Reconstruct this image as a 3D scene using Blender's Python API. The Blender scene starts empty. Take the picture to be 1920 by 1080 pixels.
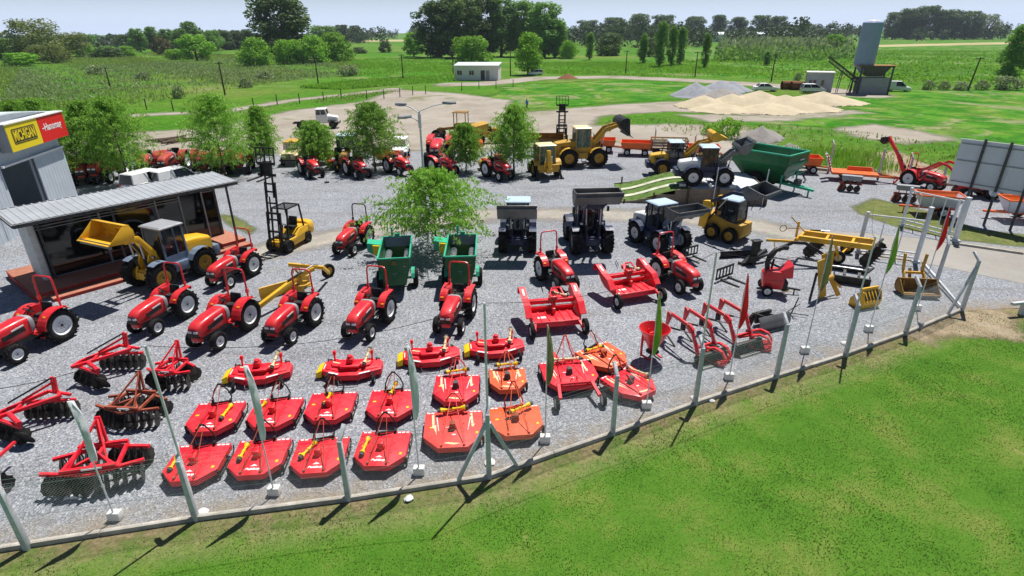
import bpy, bmesh, math, random
import numpy as np
from mathutils import Vector, Matrix, Euler

R = math.radians
rnd = random.Random(7)
nrg = np.random.default_rng(7)
scene = bpy.context.scene
COL = scene.collection

# ------------------------------------------------------------------ camera, sky, sun, exposure
CAM_H, PITCH, ROLL = 11.0, R(24.3), R(-0.37)
fwd = Vector((0, math.cos(PITCH), -math.sin(PITCH)))
rgt0 = Vector((1, 0, 0))
up0 = rgt0.cross(fwd)
rgt = rgt0 * math.cos(ROLL) + up0 * math.sin(ROLL)
upv = up0 * math.cos(ROLL) - rgt0 * math.sin(ROLL)
cam = bpy.data.cameras.new('camera')
cam.lens, cam.sensor_width, cam.clip_start, cam.clip_end = 20.0, 36.0, 0.1, 6000.0
camo = bpy.data.objects.new('camera', cam)
COL.objects.link(camo)
M4 = Matrix.Identity(4)
for i in range(3):
    M4[i][0], M4[i][1], M4[i][2] = rgt[i], upv[i], -fwd[i]
M4[2][3] = CAM_H
camo.matrix_world = M4
scene.camera = camo

SUN_ELEV, SUN_AZ = R(64.5), math.atan2(0.855, 0.52)      # towards the sun: right and ahead of the camera
to_sun = Vector((math.cos(SUN_ELEV) * math.cos(SUN_AZ), math.cos(SUN_ELEV) * math.sin(SUN_AZ), math.sin(SUN_ELEV)))
world = bpy.data.worlds.new('World')
scene.world = world
world.use_nodes = True
wn = world.node_tree
bgn = wn.nodes['Background']
sky = wn.nodes.new('ShaderNodeTexSky')
sky.sky_type = 'NISHITA'
sky.sun_disc = False
sky.sun_elevation = SUN_ELEV
sky.sun_rotation = R(90) - SUN_AZ
sky.air_density, sky.dust_density, sky.ozone_density = 1.0, .3, 4.0
SKY = 0.05
geo = wn.nodes.new('ShaderNodeTexCoord')
sep = wn.nodes.new('ShaderNodeSeparateXYZ')
wn.links.new(geo.outputs['Generated'], sep.inputs[0])
mr = wn.nodes.new('ShaderNodeMapRange')           # milky air low over the whole horizon, the same all round
mr.interpolation_type = 'SMOOTHSTEP'
mr.inputs[1].default_value, mr.inputs[2].default_value, mr.inputs[3].default_value, mr.inputs[4].default_value = 0.0, .10, 1.0, 0.0
wn.links.new(sep.outputs[2], mr.inputs[0])
mxw = wn.nodes.new('ShaderNodeMix')
mxw.data_type = 'RGBA'
mxw.inputs[7].default_value = (.58 / SKY, .68 / SKY, .86 / SKY, 1)
wn.links.new(mr.outputs[0], mxw.inputs[0])
wn.links.new(sky.outputs[0], mxw.inputs[6])
wn.links.new(mxw.outputs[2], bgn.inputs[0])
bgn.inputs[1].default_value = SKY
sun = bpy.data.lights.new('sun', 'SUN')
sun.energy, sun.angle, sun.color = 5.0, R(0.53), (1.0, 0.965, 0.90)
suno = bpy.data.objects.new('sun', sun)
suno.rotation_euler = to_sun.to_track_quat('Z', 'Y').to_euler()
COL.objects.link(suno)
vs = scene.view_settings
vs.view_transform, vs.look, vs.gamma, vs.exposure = 'Standard', 'None', 1.0, 0.32
vs.use_curve_mapping = False
scene.cycles.use_denoising = True
scene.cycles.max_bounces = 6
scene.cycles.transparent_max_bounces = 8
scene.cycles.caustics_reflective = scene.cycles.caustics_refractive = False

# ------------------------------------------------------------------ materials
def nodes_of(name):
    m = bpy.data.materials.new(name)
    m.use_nodes = True
    p = m.node_tree.nodes['Principled BSDF']
    p.inputs['Specular IOR Level'].default_value = .06
    return m, m.node_tree, p

def N(nt, kind, **kw):
    n = nt.nodes.new(kind)
    for k, v in kw.items():
        if k in ('op', 'operation'): n.operation = v
        elif k == 'blend': n.blend_type = v
        elif hasattr(n, k) and not k.startswith('i_'): setattr(n, k, v)
        else: n.inputs[k].default_value = v
    return n

def ramp(nt, fac, stops):
    n = nt.nodes.new('ShaderNodeValToRGB')
    e = n.color_ramp.elements
    while len(e) < len(stops): e.new(0.5)
    for q, (p, c) in zip(e, stops):
        q.position = p
        q.color = (*c, 1) if len(c) == 3 else c
    nt.links.new(fac, n.inputs[0])
    return n.outputs[0]

def mixc(nt, fac, a, b, blend='MIX'):
    n = nt.nodes.new('ShaderNodeMix')
    n.data_type = 'RGBA'
    n.blend_type = blend
    for s, v in ((0, fac), (6, a), (7, b)):
        if isinstance(v, (int, float)): n.inputs[s].default_value = v
        elif isinstance(v, tuple): n.inputs[s].default_value = (*v, 1) if len(v) == 3 else v
        else: nt.links.new(v, n.inputs[s])
    return n.outputs[2]

def noise(nt, scale, detail=3, rough=.55, coord='Object', dist=0.0):
    tc = nt.nodes.new('ShaderNodeTexCoord') if coord != 'Geo' else nt.nodes.new('ShaderNodeNewGeometry')
    n = nt.nodes.new('ShaderNodeTexNoise')
    n.inputs['Scale'].default_value = scale
    n.inputs['Detail'].default_value = detail
    n.inputs['Roughness'].default_value = rough
    n.inputs['Distortion'].default_value = dist
    nt.links.new(tc.outputs[coord if coord != 'Geo' else 'Position'], n.inputs['Vector'])
    return n.outputs[0]

def mat(name, col, rough=.45, metal=0.0, var=.10, sc=3.0, dust=0.0, bump=0.0, coat=0.0, bsc=None, dustcol=(.33, .29, .24)):
    m, nt, p = nodes_of(name)
    a = tuple(c * (1 - var) for c in col)
    b = tuple(min(1, c * (1 + var)) for c in col)
    f = noise(nt, sc, 4)
    c = ramp(nt, f, [(.3, a), (.7, b)])
    if dust:
        d = ramp(nt, noise(nt, sc * .7 + 1.3, 6, .7), [(.42, (0, 0, 0)), (.75, (dust, dust, dust))])
        c = mixc(nt, d, c, dustcol)
        nt.links.new(ramp(nt, d, [(0, (rough,) * 3), (max(.05, dust), (min(1, rough + .35),) * 3)]), p.inputs['Roughness'])
    else:
        p.inputs['Roughness'].default_value = rough
    nt.links.new(c, p.inputs['Base Color'])
    p.inputs['Metallic'].default_value = metal
    p.inputs['Specular IOR Level'].default_value = .45 if rough < .36 else .3 if rough < .6 else .12
    if coat:
        p.inputs['Coat Weight'].default_value = coat
        p.inputs['Coat Roughness'].default_value = .12
    if bump:
        bn = N(nt, 'ShaderNodeBump', Strength=bump, Distance=.02)
        nt.links.new(noise(nt, bsc or sc * 6, 5), bn.inputs['Height'])
        nt.links.new(bn.outputs[0], p.inputs['Normal'])
    return m

def leafmat(name, dark, light, trans=.35, zvar=.5):
    m, nt, p = nodes_of(name)
    out = nt.nodes['Material Output']
    g = nt.nodes.new('ShaderNodeNewGeometry')
    c = ramp(nt, g.outputs['Random Per Island'], [(0, dark), (.5, tuple((x + y) / 2 for x, y in zip(dark, light))), (1, light)])
    oi = nt.nodes.new('ShaderNodeObjectInfo')
    h = nt.nodes.new('ShaderNodeHueSaturation')
    mr = N(nt, 'ShaderNodeMapRange')
    mr.inputs[3].default_value, mr.inputs[4].default_value = .82, 1.18
    nt.links.new(oi.outputs['Random'], mr.inputs[0])
    nt.links.new(mr.outputs[0], h.inputs['Value'])
    nt.links.new(c, h.inputs['Color'])
    nt.links.new(h.outputs[0], p.inputs['Base Color'])
    p.inputs['Roughness'].default_value = .6
    p.inputs['Specular IOR Level'].default_value = .25
    tr = nt.nodes.new('ShaderNodeBsdfTranslucent')
    nt.links.new(mixc(nt, .35, h.outputs[0], (.25, .4, .02)), tr.inputs[0])
    mx = nt.nodes.new('ShaderNodeMixShader')
    mx.inputs[0].default_value = trans
    nt.links.new(p.outputs[0], mx.inputs[1])
    nt.links.new(tr.outputs[0], mx.inputs[2])
    nt.links.new(mx.outputs[0], out.inputs[0])
    return m

def glassmat(name, col=(.02, .03, .035), rough=.06, alpha=.5):
    m, nt, p = nodes_of(name)
    p.inputs['Base Color'].default_value = (*col, 1)
    p.inputs['Roughness'].default_value = rough
    p.inputs['Specular IOR Level'].default_value = .7
    p.inputs['Alpha'].default_value = alpha
    return m

M = {}
RED = (.70, .012, .020)
M['red'] = mat('red_paint', RED, .34, var=.10, coat=.35, dust=.14)
M['red2'] = mat('red_deck_paint', (.80, .014, .032),   .42, var=.10, sc=2.2, dust=.12, coat=.04, bump=.12, bsc=3.0)
M['redold'] = mat('faded_red_paint', (.62, .085, .045), .55, var=.15, sc=2.5, dust=.3)
M['dullred'] = mat('dull_red_tractor_paint', (.42, .03, .018), .5, var=.2, sc=2.5, dust=.3)
M['orangedeck'] = mat('faded_orange_red_paint', (.74, .10, .025), .5, var=.12, sc=2, dust=.22)
M['pinkred'] = mat('sun_bleached_red_paint', (.76, .06, .05), .45, var=.08, sc=2, dust=.15)
M['rustred'] = mat('rusty_red_oxide', (.30, .065, .035), .75, var=.25, sc=4, dust=.25)
M['orange'] = mat('orange_paint', (.83, .15, .012), .42, var=.08, sc=2, dust=.18, coat=.2)
M['yellow'] = mat('machine_yellow_paint', (.80, .44, .012), .38, var=.08, sc=2, dust=.15, coat=.3)
M['yellow2'] = mat('dull_yellow_paint', (.55, .31, .025), .5, var=.15, sc=2.5, dust=.3)
M['oldyellow'] = mat('weathered_brown_yellow_paint', (.28, .15, .035), .65, var=.3, sc=3, dust=.35)
M['chrome_yellow'] = mat('bright_yellow_plastic', (.85, .60, .015), .4, var=.05, sc=4)
M['cream'] = mat('cream_plastic_wrap', (.75, .62, .36), .4, var=.15, sc=9)
M['green'] = mat('green_paint', (.005, .115, .034), .38, var=.12, sc=2, dust=.12, coat=.25)
M['mint'] = mat('light_green_paint', (.03, .42, .24), .38, var=.1, sc=2, dust=.1)
M['navy'] = mat('dark_blue_paint', (.018, .028, .075), .36, var=.15, sc=3, dust=.08, coat=.2)
M['steelblue'] = mat('blue_grey_paint', (.15, .20, .28), .45, var=.12, sc=3, dust=.15)
M['bucket'] = mat('grey_bucket_steel', (.17, .175, .18), .4, .3, var=.25, sc=2, dust=.25)
M['black'] = mat('black_paint', (.012, .012, .013), .45, var=.25, sc=4, dust=.15)
M['rubber'] = mat('tyre_rubber', (.014, .014, .015), .8, var=.25, sc=6, dust=.18, dustcol=(.12, .105, .09))
M['white'] = mat('white_paint', (.80, .80, .80), .4, var=.04, sc=3, dust=.12, coat=.2)
M['rimwhite'] = mat('white_rim_paint', (.78, .79, .80), .4, var=.06, sc=8, dust=.2)
M['grey'] = mat('grey_paint', (.30, .31, .33), .5, var=.12, sc=3, dust=.15)
M['dgrey'] = mat('dark_grey_castings', (.07, .072, .075), .6, var=.25, sc=6, dust=.3)
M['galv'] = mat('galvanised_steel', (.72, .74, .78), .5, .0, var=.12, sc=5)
M['kerbcon'] = mat('stained_kerb_concrete', (.46, .43, .38), .9, var=.25, sc=2.2, bump=.5, dust=.5, dustcol=(.22, .17, .11))
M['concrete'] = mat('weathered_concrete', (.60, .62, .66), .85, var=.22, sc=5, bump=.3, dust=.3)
M['whitecon'] = mat('whitewashed_concrete', (.74, .73, .70), .8, var=.12, sc=6, bump=.2, dust=.25)
M['lightblue'] = mat('pale_blue_cab_roof', (.45, .57, .68), .4, var=.06, sc=3, dust=.12)
M['glass'] = glassmat('tinted_cab_glass')
M['darkglass'] = glassmat('dark_shopfront_glass', (.004, .005, .006), .05, .9)
M['tealglass'] = glassmat('teal_windscreen_glass', (.05, .16, .17), .08, .55)
M['lamp'] = mat('clear_headlamp_lens', (.75, .76, .78), .12, .0, var=.1, sc=20, coat=.8)
M['amber'] = mat('amber_lamp_lens', (.9, .30, .01), .25, var=.05)
M['redlens'] = mat('red_lamp_lens', (.6, .01, .01), .25, var=.05)
M['seat'] = mat('black_vinyl_seat', (.022, .022, .025), .6, var=.2, sc=5, dust=.2)
M['wood'] = mat('grey_weathered_wood', (.25, .20, .15), .85, var=.25, sc=5, bump=.3)
M['brownwood'] = mat('dark_creosote_wood', (.09, .065, .045), .9, var=.3, sc=4, bump=.3)
M['bark'] = mat('tree_bark', (.12, .09, .065), .9, var=.3, sc=4, bump=.5)
M['rust'] = mat('rusted_iron', (.20, .085, .04), .8, var=.35, sc=3)
M['silver'] = mat('bright_steel', (.55, .56, .58), .3, .8, var=.1, sc=5)
M['tile'] = mat('terracotta_tile', (.42, .17, .11), .7, var=.15, sc=4, dust=.2)
M['curbred'] = mat('red_painted_step', (.35, .035, .03), .6, var=.15, sc=3, dust=.2)
M['tin'] = mat('blue_grey_profiled_sheet', (.50, .55, .61), .5, .1, var=.06, sc=1.2, dust=.08)
M['tinroof'] = mat('grey_painted_roof_sheet', (.36, .38, .41), .5, .1, var=.10, sc=.9, dust=.15)
M['rooflight'] = mat('white_galvanised_roof', (.66, .72, .74), .4, .25, var=.06, sc=.6, dust=.1)

# ------------------------------------------------------------------ mesh builder
class MB:
    def __init__(s):
        s.v, s.f, s.m = [], [], []
    def add(s, vs_, fs, m=0):
        o = len(s.v)
        s.v += [tuple(p) for p in vs_]
        s.f += [tuple(i + o for i in f) for f in fs]
        s.m += [m] * len(fs)
        return s
    def hexa(s, b, t, m=0):
        "b, t: four bottom and four top corners, counter-clockwise"
        return s.add(list(b) + list(t), [(3, 2, 1, 0), (4, 5, 6, 7), (0, 1, 5, 4), (1, 2, 6, 5), (2, 3, 7, 6), (3, 0, 4, 7)], m)
    def box(s, c, d, rot=None, m=0):
        x, y, z = d[0] / 2, d[1] / 2, d[2] / 2
        p = [Vector(q) for q in ((-x, -y, -z), (x, -y, -z), (x, y, -z), (-x, y, -z), (-x, -y, z), (x, -y, z), (x, y, z), (-x, y, z))]
        if rot:
            e = Euler([R(a) for a in rot])
            for q in p: q.rotate(e)
        p = [q + Vector(c) for q in p]
        return s.hexa(p[:4], p[4:], m)
    def beam(s, p, q, w, h=None, m=0, up=(0, 0, 1)):
        h = h or w
        p, q = Vector(p), Vector(q)
        d = (q - p).normalized()
        u = Vector(up)
        if abs(d.dot(u)) > .98: u = Vector((1, 0, 0))
        sd = d.cross(u).normalized() * (w / 2)
        u = sd.cross(d).normalized() * (h / 2)
        b = [p - sd - u, p + sd - u, p + sd + u, p - sd + u]
        t = [x + (q - p) for x in b]
        return s.hexa(b, t, m)
    def cyl(s, p, q, r0, r1=None, n=10, m=0, caps=True):
        r1 = r0 if r1 is None else r1
        p, q = Vector(p), Vector(q)
        d = (q - p).normalized()
        u = Vector((0, 0, 1)) if abs(d.z) < .9 else Vector((1, 0, 0))
        a = d.cross(u).normalized()
        b = d.cross(a)
        vs_ = []
        for c, r in ((p, r0), (q, r1)):
            for i in range(n):
                t = 2 * math.pi * i / n
                vs_.append(c + (a * math.cos(t) + b * math.sin(t)) * r)
        fs = [(i, (i + 1) % n, n + (i + 1) % n, n + i) for i in range(n)]
        if caps: fs += [tuple(range(n))[::-1], tuple(range(n, 2 * n))]
        return s.add(vs_, fs, m)
    def path(s, pts, r, n=6, m=0, closed=False):
        pts = [Vector(p) for p in pts]
        k = len(pts)
        vs_, fs = [], []
        ref = None
        for i, p in enumerate(pts):
            if closed: t = (pts[(i + 1) % k] - pts[i - 1]).normalized()
            else: t = (pts[min(i + 1, k - 1)] - pts[max(i - 1, 0)]).normalized()
            if ref is None: ref = Vector((0, 0, 1)) if abs(t.z) < .9 else Vector((1, 0, 0))
            a = t.cross(ref).normalized()
            b = a.cross(t).normalized()
            ref = b
            for j in range(n):
                an = 2 * math.pi * j / n
                vs_.append(p + (a * math.cos(an) + b * math.sin(an)) * r)
        for i in range(k if closed else k - 1):
            i2 = (i + 1) % k
            for j in range(n):
                fs.append((i * n + j, i * n + (j + 1) % n, i2 * n + (j + 1) % n, i2 * n + j))
        if not closed: fs += [tuple(range(n))[::-1], tuple(range((k - 1) * n, k * n))]
        return s.add(vs_, fs, m)
    def extr(s, poly, a, b, axis='y', m=0):
        "polygon (2d) extruded along an axis: y -> poly in xz, x -> poly in yz, z -> poly in xy"
        n = len(poly)
        def P(u, w, t): return {'y': (u, t, w), 'x': (t, u, w), 'z': (u, w, t)}[axis]
        vs_ = [P(u, w, a) for u, w in poly] + [P(u, w, b) for u, w in poly]
        fs = [tuple(range(n)), tuple(range(n, 2 * n))[::-1]] + [(i, n + i, n + (i + 1) % n, (i + 1) % n) for i in range(n)]
        return s.add(vs_, fs, m)
    def lathe(s, prof, c=(0, 0, 0), axis='y', n=20, m=0, closed=False):
        vs_, fs = [], []
        k = len(prof)
        for i in range(n):
            t = 2 * math.pi * i / n
            co, si = math.cos(t), math.sin(t)
            for r, h in prof:
                q = {'y': (r * co, h, r * si), 'z': (r * co, r * si, h), 'x': (h, r * co, r * si)}[axis]
                vs_.append((q[0] + c[0], q[1] + c[1], q[2] + c[2]))
        for i in range(n):
            j = (i + 1) % n
            for a in range(k if closed else k - 1):
                b = (a + 1) % k
                fs.append((i * k + a, i * k + b, j * k + b, j * k + a))
        return s.add(vs_, fs, m)
    def loft(s, secs, m=0, caps=True):
        n = len(secs[0])
        vs_ = [p for q in secs for p in q]
        fs = []
        for i in range(len(secs) - 1):
            for j in range(n):
                fs.append((i * n + j, i * n + (j + 1) % n, (i + 1) * n + (j + 1) % n, (i + 1) * n + j))
        if caps: fs += [tuple(range(n))[::-1], tuple(range((len(secs) - 1) * n, len(secs) * n))]
        return s.add(vs_, fs, m)
    def quad(s, *p, m=0):
        return s.add(p, [tuple(range(len(p)))], m)
    def mesh(s, name, mats, smooth=True, bev=0, ang=38, fixn=True):
        me = bpy.data.meshes.new(name)
        me.from_pydata(s.v, [], s.f)
        for mm in (mats if isinstance(mats, (list, tuple)) else [mats]):
            me.materials.append(M[mm] if isinstance(mm, str) else mm)
        if any(s.m): me.polygons.foreach_set('material_index', s.m)
        if bev or fixn:
            b = bmesh.new()
            b.from_mesh(me)
            if fixn: bmesh.ops.recalc_face_normals(b, faces=b.faces)
            if bev:
                es = [e for e in b.edges if len(e.link_faces) == 2 and e.calc_face_angle(0) > R(30)]
                bmesh.ops.bevel(b, geom=es, offset=bev, segments=2, affect='EDGES', profile=.5, clamp_overlap=True)
            b.to_mesh(me)
            b.free()
        if smooth:
            me.shade_smooth()
            me.set_sharp_from_angle(angle=R(ang))
        return me
    def obj(s, name, mats, parent=None, bev=0, smooth=True, loc=None, rot=None, **kw):
        return link(name, s.mesh(name, mats, smooth, bev, **kw), parent, loc, rot)

def link(name, me, parent=None, loc=None, rot=None):
    o = bpy.data.objects.new(name, me)
    COL.objects.link(o)
    if parent is not None: o.parent = parent
    if loc: o.location = loc
    if rot: o.rotation_euler = rot
    return o

def tag(o, label=None, cat=None, group=None, kind=None):
    if label: o['label'] = label
    if cat: o['category'] = cat
    if group: o['group'] = group
    if kind: o['kind'] = kind
    return o

def thing(name, label, cat, loc=(0, 0, 0), deg=0, group=None, s=1.0):
    o = bpy.data.objects.new(name, None)
    COL.objects.link(o)
    o.empty_display_size = .1
    o.location = (loc[0], loc[1], loc[2] if len(loc) > 2 else 0)
    o.rotation_euler = (0, 0, R(deg))
    o.scale = (s, s, s)
    return tag(o, label, cat, group)

def dup(root, loc=None, deg=None, label=None, group=None, s=None, kids=None):
    c = root.copy()
    COL.objects.link(c)
    if loc is not None: c.location = (loc[0], loc[1], loc[2] if len(loc) > 2 else 0)
    if deg is not None: c.rotation_euler = (0, 0, R(deg))
    if label: c['label'] = label
    if group: c['group'] = group
    if s: c.scale = (s, s, s)
    for ch in root.children:
        d = ch.copy()
        COL.objects.link(d)
        d.parent = c
        for g in ch.children:
            e = g.copy()
            COL.objects.link(e)
            e.parent = d
    return c

def rrect(x, w, z0, z1, r, n=3, y0=0.0):
    "rounded rectangle section in the yz plane at x"
    pts = []
    r = min(r, w / 2 - 1e-3, (z1 - z0) / 2 - 1e-3)
    for cx, cz, a0 in ((w / 2 - r, z1 - r, 0), (-w / 2 + r, z1 - r, 90), (-w / 2 + r, z0 + r, 180), (w / 2 - r, z0 + r, 270)):
        for i in range(n + 1):
            a = R(a0 + 90 * i / n)
            pts.append((x, y0 + cx + r * math.cos(a), cz + r * math.sin(a)))
    return pts

WC = {}
def wheel(parent, loc, rad, wid, rim=.55, rimm='rimwhite', lug='ag', name='wheel', n=28, flip=1):
    "a tyre with tread and a dished rim, axis along y; outer face towards +y (flip=1) or -y"
    key = (rad, wid, rim, rimm, lug, flip)
    if key not in WC:
        b, h = MB(), wid / 2
        rr = rad * rim
        t = rad * .965 if lug in ('ag', 'lug') else rad
        b.lathe([(rr, -h * .72), (rr + (t - rr) * .35, -h * .98), (rr + (t - rr) * .72, -h), (t * .985, -h * .82), (t, -h * .5), (t, h * .5), (t * .985, h * .82),
                 (rr + (t - rr) * .72, h), (rr + (t - rr) * .35, h * .98), (rr, h * .72)], n=n)
        if lug in ('ag', 'lug'):
            k = 16 if lug == 'ag' else 20
            tw = .34 if lug == 'ag' else .20
            for i in range(k):
                for sd in (-1, 1):
                    a = 2 * math.pi * (i + (.5 if sd > 0 else 0)) / k
                    p = []
                    for aa, yy in ((a, h * 1.0), (a + .13, h * 1.0), (a + .13 + tw * .6, -h * .04), (a + tw * .6, -h * .04)):
                        p.append((aa, yy * sd))
                    lo = [(math.cos(x) * t * .96, y, math.sin(x) * t * .96) for x, y in p]
                    hi = [(math.cos(x) * rad * 1.005, y, math.sin(x) * rad * 1.005) for x, y in p]
                    b.hexa(lo, hi)
        tm = b.mesh('tyre', 'rubber', ang=50)
        b = MB()
        f = flip
        b.lathe([(rr * 1.02, f * h * .74), (rr * .95, f * h * .80), (rr * .86, f * h * .62), (rr * .80, f * h * .30), (rr * .45, f * h * .36), (rr * .40, f * h * .52), (rr * .22, f * h * .56), (.001, f * h * .58)], n=20)
        b.lathe([(rr * 1.02, -f * h * .74), (rr * .9, -f * h * .5), (.001, -f * h * .45)], n=14)
        nb = 6
        for i in range(nb):
            a = 2 * math.pi * i / nb
            b.cyl((math.cos(a) * rr * .31, f * h * .5, math.sin(a) * rr * .31), (math.cos(a) * rr * .31, f * h * .62, math.sin(a) * rr * .31), rr * .045, n=6, m=1)
        b.cyl((0, f * h * .5, 0), (0, f * h * .68, 0), rr * .15, n=8, m=1)
        WC[key] = (tm, b.mesh('rim', [rimm, 'dgrey']))
    tm, rm = WC[key]
    w = link(name, tm, parent, loc)
    w.rotation_euler = (0, rnd.uniform(0, 6), 0)
    link('rim', rm, w)
    return w

def text_mesh(txt, size, name='lettering', ext=.004, bold=0.0, shear=0.0, squeeze=1.0):
    cu = bpy.data.curves.new(name, 'FONT')
    cu.body, cu.size, cu.extrude, cu.offset, cu.shear = txt, size, ext, bold, shear
    cu.align_x, cu.align_y = 'CENTER', 'CENTER'
    o = bpy.data.objects.new(name, cu)
    COL.objects.link(o)
    bpy.context.view_layer.update()
    dg = bpy.context.evaluated_depsgraph_get()
    me = bpy.data.meshes.new_from_object(o.evaluated_get(dg))
    bpy.data.objects.remove(o)
    bpy.data.curves.remove(cu)
    if squeeze != 1.0:
        for v in me.vertices: v.co.x *= squeeze
    return me

# ------------------------------------------------------------------ ground sheets
def seg_dist(px, py, poly, closed=True):
    d = np.full(px.shape, 1e9)
    n = len(poly)
    for i in range(n if closed else n - 1):
        ax, ay = poly[i]
        bx, by = poly[(i + 1) % n]
        dx, dy = bx - ax, by - ay
        t = np.clip(((px - ax) * dx + (py - ay) * dy) / (dx * dx + dy * dy + 1e-9), 0, 1)
        d = np.minimum(d, np.hypot(px - ax - t * dx, py - ay - t * dy))
    return d

def inside(px, py, poly):
    r = np.zeros(px.shape, bool)
    j = len(poly) - 1
    for i in range(len(poly)):
        xi, yi = poly[i]
        xj, yj = poly[j]
        r ^= ((yi > py) != (yj > py)) & (px < (xj - xi) * (py - yi) / (yj - yi + 1e-12) + xi)
        j = i
    return r

def region(name, poly, z, cell, material, line=None, halfw=None, margin=.5):
    "a flat sheet over a polygon (or a strip of given half width along a polyline), with its signed distance to the edge stored"
    src_ = line or poly
    pad = (halfw or 0) + margin + cell
    xs = np.arange(min(p[0] for p in src_) - pad, max(p[0] for p in src_) + pad, cell)
    ys = np.arange(min(p[1] for p in src_) - pad, max(p[1] for p in src_) + pad, cell)
    X, Y = np.meshgrid(xs, ys)
    if line: sd = halfw - seg_dist(X, Y, line, False)
    else: sd = seg_dist(X, Y, poly) * np.where(inside(X, Y, poly), 1, -1)
    keep = sd > -margin
    fq = keep[:-1, :-1] & keep[1:, :-1] & keep[:-1, 1:] & keep[1:, 1:]
    ny, nx = X.shape
    idx = np.arange(nx * ny).reshape(ny, nx)
    q = np.stack([idx[:-1, :-1][fq], idx[:-1, 1:][fq], idx[1:, 1:][fq], idx[1:, :-1][fq]], 1)
    used, inv = np.unique(q, return_inverse=True)
    q = inv.reshape(q.shape)
    co = np.stack([X.ravel()[used], Y.ravel()[used], np.full(len(used), z)], 1)
    me = bpy.data.meshes.new(name)
    me.from_pydata(co.tolist(), [], q.tolist())
    at = me.attributes.new('edge', 'FLOAT', 'POINT')
    at.data.foreach_set('value', sd.ravel()[used].astype(np.float32))
    me.materials.append(material)
    o = link(name, me)
    return tag(o, kind='structure')

def edge_alpha(nt, p, soft=.25, amp=.6, nsc=1.6, shift=0.0):
    a = nt.nodes.new('ShaderNodeAttribute')
    a.attribute_name = 'edge'
    n = noise(nt, nsc, 5, .65)
    m1 = N(nt, 'ShaderNodeMath', op='MULTIPLY_ADD')
    nt.links.new(n, m1.inputs[0])
    m1.inputs[1].default_value, m1.inputs[2].default_value = amp * 2, -amp + shift
    m2 = N(nt, 'ShaderNodeMath', op='ADD')
    nt.links.new(a.outputs['Fac'], m2.inputs[0])
    nt.links.new(m1.outputs[0], m2.inputs[1])
    mr = N(nt, 'ShaderNodeMapRange')
    mr.inputs[1].default_value, mr.inputs[2].default_value = -soft, soft
    nt.links.new(m2.outputs[0], mr.inputs[0])
    if p is not None: nt.links.new(mr.outputs[0], p.inputs['Alpha'])
    return a.outputs['Fac'], mr.outputs[0]

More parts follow.
